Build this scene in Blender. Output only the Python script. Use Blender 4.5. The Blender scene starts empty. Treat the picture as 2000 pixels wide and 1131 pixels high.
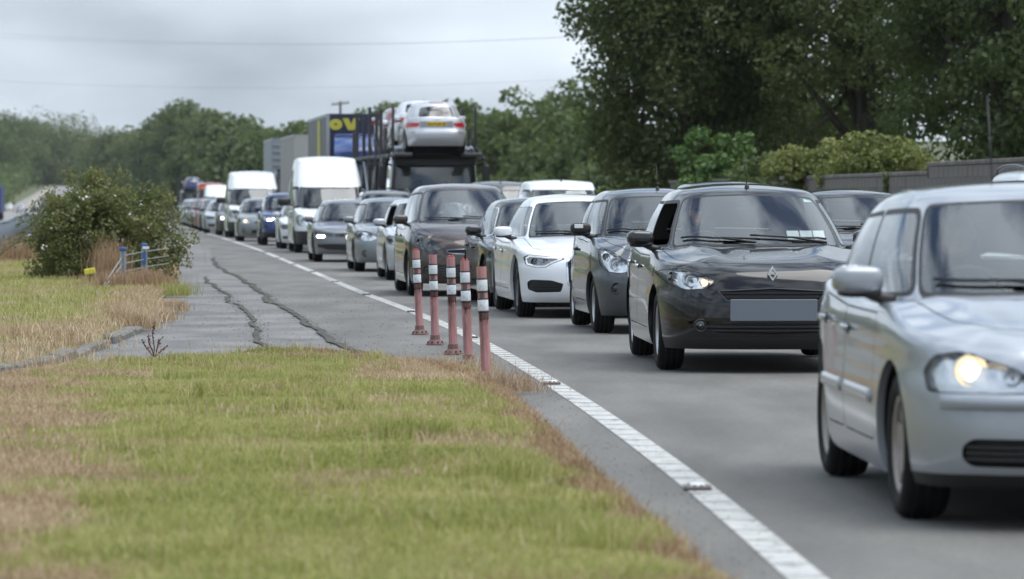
import bpy, bmesh, math, random
import numpy as np
from mathutils import Vector, Matrix
from mathutils.geometry import delaunay_2d_cdt

random.seed(7)
RNG = np.random.default_rng(7)
R = math.radians
SC = bpy.context.scene
COL = SC.collection

# ------------------------------------------------------------------ camera
FPX, YH, CAMH = 7800.0, 376.0, 1.40            # focal length in photo pixels, horizon row, eye height
cam_d = bpy.data.cameras.new('camera')
cam = bpy.data.objects.new('camera', cam_d)
COL.objects.link(cam)
cam_d.sensor_width = 36.0
cam_d.lens = FPX / 2000.0 * 36.0
PITCH = math.atan((565.5 - YH) / FPX)
cam.location = (0, 0, CAMH)
cam.rotation_euler = (R(90) - PITCH, 0, 0)
cam_d.clip_start = 0.5
cam_d.clip_end = 6000
cam_d.dof.use_dof = True
cam_d.dof.focus_distance = 37.0
cam_d.dof.aperture_fstop = 4.0
SC.camera = cam

# ------------------------------------------------------------------ sky and sun
SUN_EL, SUN_AZ = R(66), R(100)                   # azimuth: where the sun stands, clockwise from +Y
world = bpy.data.worlds.new('World')
SC.world = world
world.use_nodes = True
wn, wl = world.node_tree.nodes, world.node_tree.links
wn.clear()
w_out = wn.new('ShaderNodeOutputWorld')
w_bg = wn.new('ShaderNodeBackground')
w_sky = wn.new('ShaderNodeTexSky')
w_sky.sky_type = 'NISHITA'
w_sky.sun_disc = False
w_sky.sun_elevation = SUN_EL
w_sky.sun_rotation = SUN_AZ
w_sky.dust_density = 1.5
w_geo = wn.new('ShaderNodeTexCoord')
w_sep = wn.new('ShaderNodeSeparateXYZ')
wl.new(w_geo.outputs['Generated'], w_sep.inputs[0])
# cloud sheet: direction projected on a flat layer overhead
w_den = wn.new('ShaderNodeMath'); w_den.operation = 'ADD'; w_den.inputs[1].default_value = 0.35
w_abs = wn.new('ShaderNodeMath'); w_abs.operation = 'ABSOLUTE'
wl.new(w_sep.outputs['Z'], w_abs.inputs[0]); wl.new(w_abs.outputs[0], w_den.inputs[0])
w_dx = wn.new('ShaderNodeMath'); w_dx.operation = 'DIVIDE'
w_dy = wn.new('ShaderNodeMath'); w_dy.operation = 'DIVIDE'
wl.new(w_sep.outputs['X'], w_dx.inputs[0]); wl.new(w_den.outputs[0], w_dx.inputs[1])
wl.new(w_sep.outputs['Y'], w_dy.inputs[0]); wl.new(w_den.outputs[0], w_dy.inputs[1])
w_cmb = wn.new('ShaderNodeCombineXYZ')
wl.new(w_dx.outputs[0], w_cmb.inputs['X']); wl.new(w_dy.outputs[0], w_cmb.inputs['Y'])
w_n1 = wn.new('ShaderNodeTexNoise'); w_n1.inputs['Scale'].default_value = 3.0
w_n1.inputs['Detail'].default_value = 6; w_n1.inputs['Roughness'].default_value = 0.45
w_n2 = wn.new('ShaderNodeTexNoise'); w_n2.inputs['Scale'].default_value = 3.6
w_n2.inputs['Detail'].default_value = 5; w_n2.inputs['Roughness'].default_value = 0.5
wl.new(w_cmb.outputs[0], w_n1.inputs['Vector']); wl.new(w_cmb.outputs[0], w_n2.inputs['Vector'])
w_shade = wn.new('ShaderNodeValToRGB')           # grey undersides to bright tops
w_shade.color_ramp.elements[0].position = 0.30; w_shade.color_ramp.elements[0].color = (3.9, 4.6, 5.3, 1)
w_shade.color_ramp.elements[1].position = 0.68; w_shade.color_ramp.elements[1].color = (8.7, 9.7, 10.7, 1)
wl.new(w_n1.outputs['Fac'], w_shade.inputs['Fac'])
w_cov = wn.new('ShaderNodeValToRGB')             # how much cloud covers the blue
w_cov.color_ramp.elements[0].position = 0.42; w_cov.color_ramp.elements[0].color = (0, 0, 0, 1)
w_cov.color_ramp.elements[1].position = 0.52; w_cov.color_ramp.elements[1].color = (1, 1, 1, 1)
wl.new(w_n2.outputs['Fac'], w_cov.inputs['Fac'])
w_low = wn.new('ShaderNodeMapRange')             # unbroken cloud towards the horizon
w_low.inputs['From Min'].default_value = 0.22; w_low.inputs['From Max'].default_value = 0.10
wl.new(w_sep.outputs['Z'], w_low.inputs['Value'])
w_max = wn.new('ShaderNodeMath'); w_max.operation = 'MAXIMUM'
wl.new(w_cov.outputs['Color'], w_max.inputs[0]); wl.new(w_low.outputs[0], w_max.inputs[1])
w_mix = wn.new('ShaderNodeMixRGB')
wl.new(w_max.outputs[0], w_mix.inputs['Fac'])
wl.new(w_sky.outputs['Color'], w_mix.inputs['Color1'])
w_cie = wn.new('ShaderNodeMapRange')             # overcast sky: brighter overhead than at the horizon
w_cie.inputs['From Min'].default_value = 0.0; w_cie.inputs['From Max'].default_value = 0.9
w_cie.inputs['To Min'].default_value = 0.63; w_cie.inputs['To Max'].default_value = 1.45
wl.new(w_sep.outputs['Z'], w_cie.inputs['Value'])
w_mul = wn.new('ShaderNodeVectorMath'); w_mul.operation = 'SCALE'
wl.new(w_shade.outputs['Color'], w_mul.inputs[0]); wl.new(w_cie.outputs[0], w_mul.inputs['Scale'])
wl.new(w_mul.outputs[0], w_mix.inputs['Color2'])
wl.new(w_mix.outputs['Color'], w_bg.inputs['Color'])
w_bg.inputs['Strength'].default_value = 0.085
wl.new(w_bg.outputs[0], w_out.inputs['Surface'])

sun_d = bpy.data.lights.new('sun', 'SUN')
sun_d.energy = 1.5
sun_d.angle = R(52)
sun_d.color = (1.0, 0.975, 0.94)
sun = bpy.data.objects.new('sun', sun_d)
COL.objects.link(sun)
_sd = Vector((math.sin(SUN_AZ) * math.cos(SUN_EL), math.cos(SUN_AZ) * math.cos(SUN_EL), math.sin(SUN_EL)))
sun.rotation_euler = _sd.to_track_quat('Z', 'Y').to_euler()
sun.location = _sd * 50

SC.view_settings.view_transform = 'Standard'
SC.view_settings.look = 'None'
SC.view_settings.exposure = 0.94
SC.view_settings.gamma = 1.0
SC.view_settings.use_curve_mapping = False
SC.render.engine = 'CYCLES'
SC.cycles.max_bounces = 7
SC.cycles.diffuse_bounces = 3
SC.cycles.glossy_bounces = 3
SC.cycles.transmission_bounces = 4
SC.cycles.transparent_max_bounces = 14
SC.cycles.caustics_reflective = False
SC.cycles.caustics_refractive = False
SC.cycles.use_denoising = True

# ------------------------------------------------------------------ small tools
def spl(pts):
    """monotone cubic through (x, y) points, flat-clamped outside"""
    p = sorted(pts); x = np.array([q[0] for q in p], float); y = np.array([q[1] for q in p], float)
    h = np.diff(x); d = np.diff(y) / h
    m = np.zeros_like(x); m[0] = d[0]; m[-1] = d[-1]
    for i in range(1, len(x) - 1):
        if d[i-1] * d[i] > 0:
            w1, w2 = 2*h[i] + h[i-1], h[i] + 2*h[i-1]
            m[i] = (w1 + w2) / (w1 / d[i-1] + w2 / d[i])
    def f(q):
        q = np.clip(np.asarray(q, float), x[0], x[-1])
        i = np.clip(np.searchsorted(x, q) - 1, 0, len(h) - 1)
        t = (q - x[i]) / h[i]
        return ((2*t**3 - 3*t**2 + 1) * y[i] + (t**3 - 2*t**2 + t) * h[i] * m[i]
                + (-2*t**3 + 3*t**2) * y[i+1] + (t**3 - t**2) * h[i] * m[i+1])
    return f

def tag(o, label=None, cat=None, group=None, kind=None):
    if label: o['label'] = label
    if cat: o['category'] = cat
    if group: o['group'] = group
    if kind: o['kind'] = kind
    return o

def empty(name, loc=(0, 0, 0), rz=0.0):
    o = bpy.data.objects.new(name, None)
    o.empty_display_size = 0.2
    COL.objects.link(o); o.location = loc; o.rotation_euler = (0, 0, rz)
    return o

def link(name, me, mats=None, parent=None):
    o = bpy.data.objects.new(name, me)
    COL.objects.link(o)
    if mats is not None and len(me.materials) == 0:
        for m in (mats if isinstance(mats, (list, tuple)) else [mats]):
            me.materials.append(m)
    if parent is not None: o.parent = parent
    return o

def mesh(name, V, F, smooth=False, normals=None, mi=None):
    me = bpy.data.meshes.new(name)
    V = np.asarray(V, float).reshape(-1, 3)
    if isinstance(F, np.ndarray):
        n, k = F.shape
        me.vertices.add(len(V)); me.vertices.foreach_set('co', V.ravel().astype(np.float32))
        me.loops.add(n * k); me.loops.foreach_set('vertex_index', F.ravel().astype(np.int32))
        me.polygons.add(n); me.polygons.foreach_set('loop_start', (np.arange(n) * k).astype(np.int32))
        me.update(calc_edges=True)
        me.validate()
    else:
        me.from_pydata([tuple(v) for v in V], [], [tuple(f) for f in F]); me.update()
    if smooth: me.polygons.foreach_set('use_smooth', np.ones(len(me.polygons), bool))
    if mi is not None: me.polygons.foreach_set('material_index', np.asarray(mi, np.int32))
    if normals is not None and len(me.polygons):
        me.normals_split_custom_set_from_vertices([tuple(n) for n in normals])
    return me

class MB:
    """collects simple solids into one mesh"""
    def __init__(s): s.v = []; s.f = []; s.m = []; s.sm = []
    def add(s, V, F, m=0, smooth=False):
        o = len(s.v); s.v += [tuple(map(float, p)) for p in V]
        for f in F: s.f.append(tuple(i + o for i in f)); s.m.append(m); s.sm.append(smooth)
        return s
    def box(s, c, h, m=0, rot=None, bev=0.0):
        """centre, half sizes, optional chamfer"""
        hx, hy, hz = h
        if bev <= 0:
            V = [(sx*hx, sy*hy, sz*hz) for sx in (-1, 1) for sy in (-1, 1) for sz in (-1, 1)]
            F = [(0,1,3,2), (4,6,7,5), (0,4,5,1), (2,3,7,6), (0,2,6,4), (1,5,7,3)]
        else:
            b = min(bev, hx*.9, hy*.9, hz*.9)
            V, F = [], []
            idx = {}
            for sx in (-1, 1):
                for sy in (-1, 1):
                    for sz in (-1, 1):
                        for a in range(3):
                            p = [sx*(hx-b), sy*(hy-b), sz*(hz-b)]
                            p[a] = (sx*hx, sy*hy, sz*hz)[a]
                            idx[(sx, sy, sz, a)] = len(V); V.append(tuple(p))
            for a in range(3):
                o = [k for k in range(3) if k != a]
                for sg in (-1, 1):
                    q = []
                    for (u, w) in ((-1,-1), (1,-1), (1,1), (-1,1)):
                        t = [0,0,0]; t[a] = sg; t[o[0]] = u; t[o[1]] = w
                        q.append(idx[(*t, a)])
                    F.append(tuple(q if (sg > 0) == (a != 1) else q[::-1]))
            for a in range(3):
                o = [k for k in range(3) if k != a]
                for u in (-1, 1):
                    for w in (-1, 1):
                        t0 = [0,0,0]; t0[a] = -1; t0[o[0]] = u; t0[o[1]] = w
                        t1 = list(t0); t1[a] = 1
                        F.append((idx[(*t0, o[0])], idx[(*t1, o[0])], idx[(*t1, o[1])], idx[(*t0, o[1])]))
            for sx in (-1, 1):
                for sy in (-1, 1):
                    for sz in (-1, 1): F.append(tuple(idx[(sx, sy, sz, a)] for a in range(3)))
        V = np.array(V)
        if rot is not None: V = V @ np.array(rot.to_matrix() if hasattr(rot, 'to_matrix') else rot).T
        return s.add(V + np.array(c), F, m)
    def tube(s, pts, r, n=8, m=0, cap=True, smooth=True):
        pts = [Vector(p) for p in pts]; rr = r if isinstance(r, (list, tuple)) else [r] * len(pts)
        V, F = [], []
        up = Vector((0.13, 0.21, 0.97))
        for i, p in enumerate(pts):
            d = (pts[min(i+1, len(pts)-1)] - pts[max(i-1, 0)])
            d = d.normalized() if d.length > 1e-9 else Vector((0, 0, 1))
            a = d.cross(up)
            if a.length < 1e-3: a = d.cross(Vector((1, 0, 0)))
            a.normalize(); b = d.cross(a)
            for k in range(n):
                t = 2*math.pi*k/n
                V.append(p + (a*math.cos(t) + b*math.sin(t)) * rr[i])
        for i in range(len(pts)-1):
            for k in range(n):
                F.append((i*n+k, i*n+(k+1) % n, (i+1)*n+(k+1) % n, (i+1)*n+k))
        if cap: F.append(tuple(range(n))[::-1]); F.append(tuple(range((len(pts)-1)*n, len(pts)*n)))
        return s.add(V, F, m, smooth)
    def lathe(s, prof, c=(0,0,0), axis='z', n=24, m=0, smooth=True, close=False):
        """prof: (radius, height) pairs turned about an axis through c"""
        V, F = [], []
        for (r, h) in prof:
            for k in range(n):
                t = 2*math.pi*k/n; a, b = r*math.cos(t), r*math.sin(t)
                p = {'z': (a, b, h), 'y': (a, h, b), 'x': (h, a, b)}[axis]
                V.append((p[0]+c[0], p[1]+c[1], p[2]+c[2]))
        q = len(prof)
        for i in range(q if close else q-1):
            j = (i+1) % q
            for k in range(n): F.append((i*n+k, i*n+(k+1) % n, j*n+(k+1) % n, j*n+k))
        return s.add(V, F, m, smooth)
    def blob(s, c, h, e=(0.5, 0.5), nu=20, nv=12, m=0, rot=None):
        """superellipsoid: rounded box (e small) to ellipsoid (e = 1)"""
        V, F = [], []
        pw = lambda x, k: math.copysign(abs(x)**k, x)
        for j in range(nv+1):
            ph = -math.pi/2 + math.pi*j/nv
            for i in range(nu):
                th = 2*math.pi*i/nu
                V.append((h[0]*pw(math.cos(ph), e[0])*pw(math.cos(th), e[1]), h[1]*pw(math.cos(ph), e[0])*pw(math.sin(th), e[1]), h[2]*pw(math.sin(ph), e[0])))
        for j in range(nv):
            for i in range(nu): F.append((j*nu+i, j*nu+(i+1) % nu, (j+1)*nu+(i+1) % nu, (j+1)*nu+i))
        V = np.array(V)
        if rot is not None: V = V @ np.array(rot.to_matrix()).T
        return s.add(V + np.array(c), F, m, True)
    def prism(s, poly, z0, z1, m=0, axis='z'):
        n = len(poly)
        mp = {'z': lambda a, b, h: (a, b, h), 'y': lambda a, b, h: (a, h, b), 'x': lambda a, b, h: (h, a, b)}[axis]
        V = [mp(a, b, z0) for a, b in poly] + [mp(a, b, z1) for a, b in poly]
        F = [tuple(range(n))[::-1], tuple(range(n, 2*n))] + [(i, (i+1) % n, n+(i+1) % n, n+i) for i in range(n)]
        return s.add(V, F, m)
    def ribbon(s, A, B, m=0, smooth=True):
        """strip between two equally long point rows"""
        n = len(A); V = list(A) + list(B)
        return s.add(V, [(i, i+1, n+i+1, n+i) for i in range(n-1)], m, smooth)
    def me(s, name):
        me = bpy.data.meshes.new(name)
        me.from_pydata(s.v, [], s.f); me.update()
        bm = bmesh.new(); bm.from_mesh(me); bmesh.ops.recalc_face_normals(bm, faces=bm.faces); bm.to_mesh(me); bm.free()
        me.polygons.foreach_set('material_index', np.array(s.m, np.int32))
        me.polygons.foreach_set('use_smooth', np.array(s.sm, bool))
        return me
    def build(s, name, mats, parent=None): return link(name, s.me(name), mats, parent)

def copy_tree(o, parent=None):
    c = o.copy(); COL.objects.link(c); c.parent = parent
    for ch in list(o.children): copy_tree(ch, c)
    return c

# ------------------------------------------------------------------ materials
def mat(name, col, rough=0.5, metal=0.0, coat=0.0, spec=0.5, emit=None, es=0.0):
    m = bpy.data.materials.new(name); m.use_nodes = True
    b = m.node_tree.nodes['Principled BSDF']
    b.inputs['Base Color'].default_value = (*col, 1); b.inputs['Roughness'].default_value = rough
    b.inputs['Metallic'].default_value = metal; b.inputs['Coat Weight'].default_value = coat
    b.inputs['Coat Roughness'].default_value = 0.04; b.inputs['Specular IOR Level'].default_value = spec
    if emit: b.inputs['Emission Color'].default_value = (*emit, 1); b.inputs['Emission Strength'].default_value = es
    return m

def nodes(m): return m.node_tree.nodes, m.node_tree.links, m.node_tree.nodes['Principled BSDF']

def noise_col(m, stops, scale=8.0, detail=5.0, coord='Object', rough=0.6, stretch=None, bump=0.0, bscale=None, bdist=0.01):
    """colour ramp over noise, optional bump"""
    N, Lk, b = nodes(m)
    tc = N.new('ShaderNodeTexCoord'); src = tc.outputs[coord]
    if stretch:
        mp = N.new('ShaderNodeMapping'); mp.inputs['Scale'].default_value = stretch
        Lk.new(src, mp.inputs['Vector']); src = mp.outputs[0]
    n = N.new('ShaderNodeTexNoise'); n.inputs['Scale'].default_value = scale; n.inputs['Detail'].default_value = detail
    n.inputs['Roughness'].default_value = rough
    Lk.new(src, n.inputs['Vector'])
    r = N.new('ShaderNodeValToRGB')
    while len(r.color_ramp.elements) < len(stops): r.color_ramp.elements.new(0.5)
    for e, (p, c) in zip(r.color_ramp.elements, stops): e.position = p; e.color = (*c, 1)
    Lk.new(n.outputs['Fac'], r.inputs['Fac']); Lk.new(r.outputs['Color'], b.inputs['Base Color'])
    if bump:
        n2 = N.new('ShaderNodeTexNoise'); n2.inputs['Scale'].default_value = bscale or scale*4; n2.inputs['Detail'].default_value = 4
        Lk.new(src, n2.inputs['Vector'])
        bp = N.new('ShaderNodeBump'); bp.inputs['Strength'].default_value = bump; bp.inputs['Distance'].default_value = bdist
        Lk.new(n2.outputs['Fac'], bp.inputs['Height']); Lk.new(bp.outputs[0], b.inputs['Normal'])
    return r

_paints = {}
def paint(col, metal=0.0, rough=0.38, dirt=0.5):
    """car paint: clear coat over colour, with road dust thrown up over the sills"""
    k = (tuple(col), metal, rough, dirt)
    if k in _paints: return _paints[k]
    m = mat('car_paint', col, rough, metal, coat=1.0, spec=0.15)
    N, Lk, b = nodes(m)
    tc = N.new('ShaderNodeTexCoord'); sp = N.new('ShaderNodeSeparateXYZ'); Lk.new(tc.outputs['Object'], sp.inputs[0])
    mr = N.new('ShaderNodeMapRange'); mr.inputs['From Min'].default_value = 0.75; mr.inputs['From Max'].default_value = 0.15
    mr.inputs['To Min'].default_value = 0.02; mr.inputs['To Max'].default_value = 0.75
    Lk.new(sp.outputs['Z'], mr.inputs['Value'])
    n = N.new('ShaderNodeTexNoise'); n.inputs['Scale'].default_value = 3.0; n.inputs['Detail'].default_value = 8
    n.inputs['Roughness'].default_value = 0.65
    Lk.new(tc.outputs['Object'], n.inputs['Vector'])
    mu = N.new('ShaderNodeMath'); mu.operation = 'MULTIPLY'; Lk.new(mr.outputs[0], mu.inputs[0]); Lk.new(n.outputs['Fac'], mu.inputs[1])
    m2 = N.new('ShaderNodeMath'); m2.operation = 'MULTIPLY'; m2.inputs[1].default_value = dirt; Lk.new(mu.outputs[0], m2.inputs[0])
    mx = N.new('ShaderNodeMixRGB'); mx.inputs['Color1'].default_value = (*col, 1); mx.inputs['Color2'].default_value = (0.17, 0.15, 0.13, 1)
    Lk.new(m2.outputs[0], mx.inputs['Fac']); Lk.new(mx.outputs[0], b.inputs['Base Color'])
    rr = N.new('ShaderNodeMath'); rr.operation = 'MULTIPLY_ADD'; rr.inputs[1].default_value = 0.5; rr.inputs[2].default_value = 0.03
    Lk.new(m2.outputs[0], rr.inputs[0]); Lk.new(rr.outputs[0], b.inputs['Coat Roughness'])
    _paints[k] = m
    return m

def glass(name, tint, boost=1.5, base=0.02):
    m = bpy.data.materials.new(name); m.use_nodes = True
    N, Lk = m.node_tree.nodes, m.node_tree.links; N.clear()
    o = N.new('ShaderNodeOutputMaterial'); t = N.new('ShaderNodeBsdfTransparent'); g = N.new('ShaderNodeBsdfGlossy')
    t.inputs['Color'].default_value = (*tint, 1); g.inputs['Roughness'].default_value = 0.015
    g.inputs['Color'].default_value = (0.96, 0.98, 1, 1)
    f = N.new('ShaderNodeFresnel'); f.inputs['IOR'].default_value = 1.5
    a = N.new('ShaderNodeMath'); a.operation = 'MULTIPLY_ADD'; a.inputs[1].default_value = boost; a.inputs[2].default_value = base; a.use_clamp = True
    x = N.new('ShaderNodeMixShader')
    Lk.new(f.outputs[0], a.inputs[0]); Lk.new(a.outputs[0], x.inputs['Fac']); Lk.new(t.outputs[0], x.inputs[1]); Lk.new(g.outputs[0], x.inputs[2])
    Lk.new(x.outputs[0], o.inputs['Surface'])
    return m

M = {}
M['glass'] = glass('windscreen_glass', (0.90, 0.94, 0.92), 1.45, 0.015)
M['sideglass'] = glass('side_glass', (0.60, 0.66, 0.64), 1.3, 0.02)
M['lens'] = glass('lamp_lens', (0.93, 0.94, 0.94), 1.3, 0.02)
M['black'] = mat('black_plastic', (0.012, 0.012, 0.013), 0.45)
M['blackgloss'] = mat('gloss_black', (0.008, 0.008, 0.009), 0.2, coat=0.6)
M['rubber'] = mat('window_rubber', (0.012, 0.012, 0.012), 0.55)
M['tyre'] = mat('tyre_rubber', (0.016, 0.016, 0.017), 0.8, spec=0.25)
M['under'] = mat('underbody', (0.010, 0.010, 0.010), 0.9, spec=0.1)
M['chrome'] = mat('chrome', (0.75, 0.76, 0.78), 0.12, 1.0)
M['alloy'] = mat('alloy', (0.42, 0.43, 0.44), 0.35, 0.85)
M['alloydark'] = mat('dark_alloy', (0.10, 0.10, 0.105), 0.4, 0.7)
M['reflector'] = mat('lamp_reflector', (0.78, 0.79, 0.80), 0.22, 0.9)
M['lampdark'] = mat('lamp_dark_housing', (0.07, 0.07, 0.075), 0.3, 0.5)
M['amber'] = mat('amber_lens', (0.55, 0.18, 0.02), 0.25)
M['redlens'] = mat('red_lens', (0.42, 0.012, 0.012), 0.2, coat=0.7)
M['seat'] = mat('seat_fabric', (0.07, 0.071, 0.074), 0.9)
M['dash'] = mat('dashboard_plastic', (0.018, 0.018, 0.019), 0.65)
M['trim'] = mat('cabin_trim', (0.52, 0.51, 0.49), 0.85)
M['white'] = mat('white_plastic', (0.75, 0.76, 0.76), 0.4)
M['plate'] = mat('blank_number_plate', (0.135, 0.155, 0.18), 0.6)
M['yellowplate'] = mat('yellow_number_plate', (0.72, 0.50, 0.02), 0.4)
M['lampon'] = mat('lit_bulb', (1, 0.95, 0.85), 0.3, emit=(1.0, 0.93, 0.78), es=9.0)
M['lampwarm'] = mat('lit_warm_bulb', (1, 0.9, 0.7), 0.3, emit=(1.0, 0.74, 0.42), es=1.6)
M['skin'] = mat('skin', (0.42, 0.22, 0.15), 0.55)
M['hair'] = mat('hair', (0.03, 0.02, 0.015), 0.6)
M['hairgrey'] = mat('grey_hair', (0.25, 0.24, 0.22), 0.6)
M['steel'] = mat('galvanised_steel', (0.36, 0.38, 0.40), 0.45, 0.6)
noise_col(M['tyre'], [(0.3, (0.007, 0.007, 0.0075)), (0.75, (0.017, 0.016, 0.015))], 6, 6)

# ------------------------------------------------------------------ car bodies: a grid surface that is cut into panels
def dens(poly, step=0.035, closed=True):
    out = []; n = len(poly)
    for i in range(n if closed else n-1):
        a, b = np.array(poly[i], float), np.array(poly[(i+1) % n], float)
        k = max(1, int(np.ceil(np.linalg.norm(b-a) / step)))
        for j in range(k): out.append(a + (b-a) * j / k)
    if not closed: out.append(np.array(poly[-1], float))
    return np.array(out)

def rpoly(poly, r, seg=4):
    """polygon with rounded corners; r one radius or one per corner"""
    n = len(poly); out = []
    rr = list(r) if isinstance(r, (list, tuple)) else [r]*n
    if len(rr) < n: rr = (rr + rr[::-1] + [0.02]*n)[:n]
    for i in range(n):
        p = np.array(poly[i], float); a = np.array(poly[i-1], float); b = np.array(poly[(i+1) % n], float)
        la, lb = np.linalg.norm(a-p), np.linalg.norm(b-p)
        q = min(rr[i], la*0.48, lb*0.48)
        if q < 1e-4: out.append(p); continue
        s, e = p + (a-p)/la*q, p + (b-p)/lb*q
        for k in range(seg+1):
            t = k/seg; out.append((1-t)**2*s + 2*t*(1-t)*p + t*t*e)
    return out

def inset(poly, d):
    """move a polygon's edges inwards by d (outwards if negative)"""
    P = np.array(poly, float); n = len(P)
    ar = 0.5*np.sum(P[:, 0]*np.roll(P[:, 1], -1) - np.roll(P[:, 0], -1)*P[:, 1])
    sg = 1 if ar > 0 else -1
    out = []
    for i in range(n):
        a, p, b = P[i-1], P[i], P[(i+1) % n]
        e1, e2 = p-a, b-p
        e1 = e1/(np.linalg.norm(e1)+1e-9); e2 = e2/(np.linalg.norm(e2)+1e-9)
        n1 = np.array((-e1[1], e1[0]))*sg; n2 = np.array((-e2[1], e2[0]))*sg
        m = n1+n2; l = np.dot(m, m)
        out.append(p + (m*(2*d/l) if l > 0.3 else n1*d))
    return out

class Surf:
    AX = {'x': (0, (1, 2)), 'y': (1, (0, 2)), 'z': (2, (0, 1))}
    def __init__(s, P):
        s.P = P; s.nu, s.nv = P.shape[0]-1, P.shape[1]
        Q = P[:-1]
        du = (np.roll(Q, -1, 0) - np.roll(Q, 1, 0)); dv = np.gradient(Q, axis=1)
        N = np.cross(du, dv); N /= (np.linalg.norm(N, axis=2, keepdims=True) + 1e-12)
        c = Q.mean((0, 1))
        if np.sum(N*(Q-c)) < 0: N = -N
        s.N = np.concatenate([N, N[:1]], 0)
        s.reg = []; s._cand = None; s.sol = None
    def _bl(s, G, uv):
        u = np.clip(uv[:, 0], 0, s.nu-1e-6); v = np.clip(uv[:, 1], 0, s.nv-1-1e-6)
        i, j = u.astype(int), v.astype(int); a, b = (u-i)[:, None], (v-j)[:, None]
        return G[i, j]*(1-a)*(1-b) + G[i+1, j]*a*(1-b) + G[i, j+1]*(1-a)*b + G[i+1, j+1]*a*b
    def ev(s, uv): return s._bl(s.P, np.asarray(uv, float).reshape(-1, 2))
    def nr(s, uv):
        n = s._bl(s.N, np.asarray(uv, float).reshape(-1, 2)); return n/(np.linalg.norm(n, axis=1, keepdims=True)+1e-12)
    def inv(s, Q, ax, sgn, lim=None):
        """uv of the surface points seen along an axis at the 2-D places Q"""
        a, (c0, c1) = s.AX[ax]; Q = np.asarray(Q, float).reshape(-1, 2)
        if s._cand is None:
            U, V = np.meshgrid(np.arange(0, s.nu+.01, .5), np.arange(0, s.nv-.99, .5), indexing='ij')
            uv = np.stack([U.ravel(), V.ravel()], 1); s._cand = (uv, s.ev(uv), s.nr(uv))
        uv, PC, NC = s._cand
        k = np.nonzero(NC[:, a]*sgn > 0.04)[0]
        if lim is not None: k = k[lim(PC[k])]
        d = (PC[k][None, :, c0]-Q[:, None, 0])**2 + (PC[k][None, :, c1]-Q[:, None, 1])**2
        x = uv[k[np.argmin(d, 1)]].copy(); e = 0.02
        for _ in range(7):
            p = s.ev(x)[:, (c0, c1)]; r = Q-p
            ju = (s.ev(x+(e, 0)) - s.ev(x-(e, 0)))[:, (c0, c1)]/(2*e); jv = (s.ev(x+(0, e)) - s.ev(x-(0, e)))[:, (c0, c1)]/(2*e)
            det = ju[:, 0]*jv[:, 1]-ju[:, 1]*jv[:, 0]; det = np.where(np.abs(det) < 1e-7, 1e9, det)
            st = np.stack([(r[:, 0]*jv[:, 1]-r[:, 1]*jv[:, 0])/det, (ju[:, 0]*r[:, 1]-ju[:, 1]*r[:, 0])/det], 1)
            x = x + np.clip(st, -.4, .4)
            x[:, 0] = np.clip(x[:, 0], 0, s.nu); x[:, 1] = np.clip(x[:, 1], 0, s.nv-1)
        return x
    def region(s, rid, uv): s.reg.append((rid, np.asarray(uv, float))); return s.ev(uv)
    def region_p(s, rid, poly, ax, sgn, lim=None, step=0.035):
        return s.region(rid, s.inv(dens(poly, step), ax, sgn, lim))
    def solve(s, drop=None):
        U, V = np.meshgrid(np.arange(s.nu+1), np.arange(s.nv), indexing='ij')
        pts = [Vector((float(a), float(b))) for a, b in zip(U.ravel(), V.ravel())]
        faces = []
        for rid, uv in s.reg:
            uv = np.stack([np.clip(uv[:, 0], 0, s.nu), np.clip(uv[:, 1], 0, s.nv-1)], 1)
            ar = np.sum(uv[:, 0]*np.roll(uv[:, 1], -1) - np.roll(uv[:, 0], -1)*uv[:, 1])
            if ar < 0: uv = uv[::-1]
            o = len(pts); pts += [Vector((float(a), float(b))) for a, b in uv]
            faces.append(list(range(o, o+len(uv))))
        vo, _, fo, _, _, of = delaunay_2d_cdt(pts, [], faces, 0, 1e-4)
        uv = np.array([tuple(v) for v in vo]); T = np.array([tuple(f) for f in fo], int)
        ids = np.array([max(o) if len(o) else -1 for o in of])
        X, N = s.ev(uv), s.nr(uv)
        # outward winding
        fn = np.cross(X[T[:, 1]]-X[T[:, 0]], X[T[:, 2]]-X[T[:, 0]])
        fl = np.sum(fn*N[T].mean(1), 1) < 0
        T[fl] = T[fl][:, ::-1]
        if drop is not None: ids[drop(X[T].mean(1), ids)] = -2
        s.sol = (X, N, T, ids)
    def get(s, rid):
        X, N, T, ids = s.sol
        if rid is None: k = ids == -1
        else:
            w = [i for i, (r, _) in enumerate(s.reg) if r == rid]
            k = np.isin(ids, w)
        t = T[k]
        u, inv = np.unique(t, return_inverse=True)
        return X[u], N[u], inv.reshape(-1, 3)
    def obj(s, rid, name, mats, parent, off=None):
        V, N, F = s.get(rid)
        if len(F) == 0: return None
        if off is not None: V = V + np.asarray(off)
        return link(name, mesh(name, V, F, True, N), mats, parent)

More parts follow.
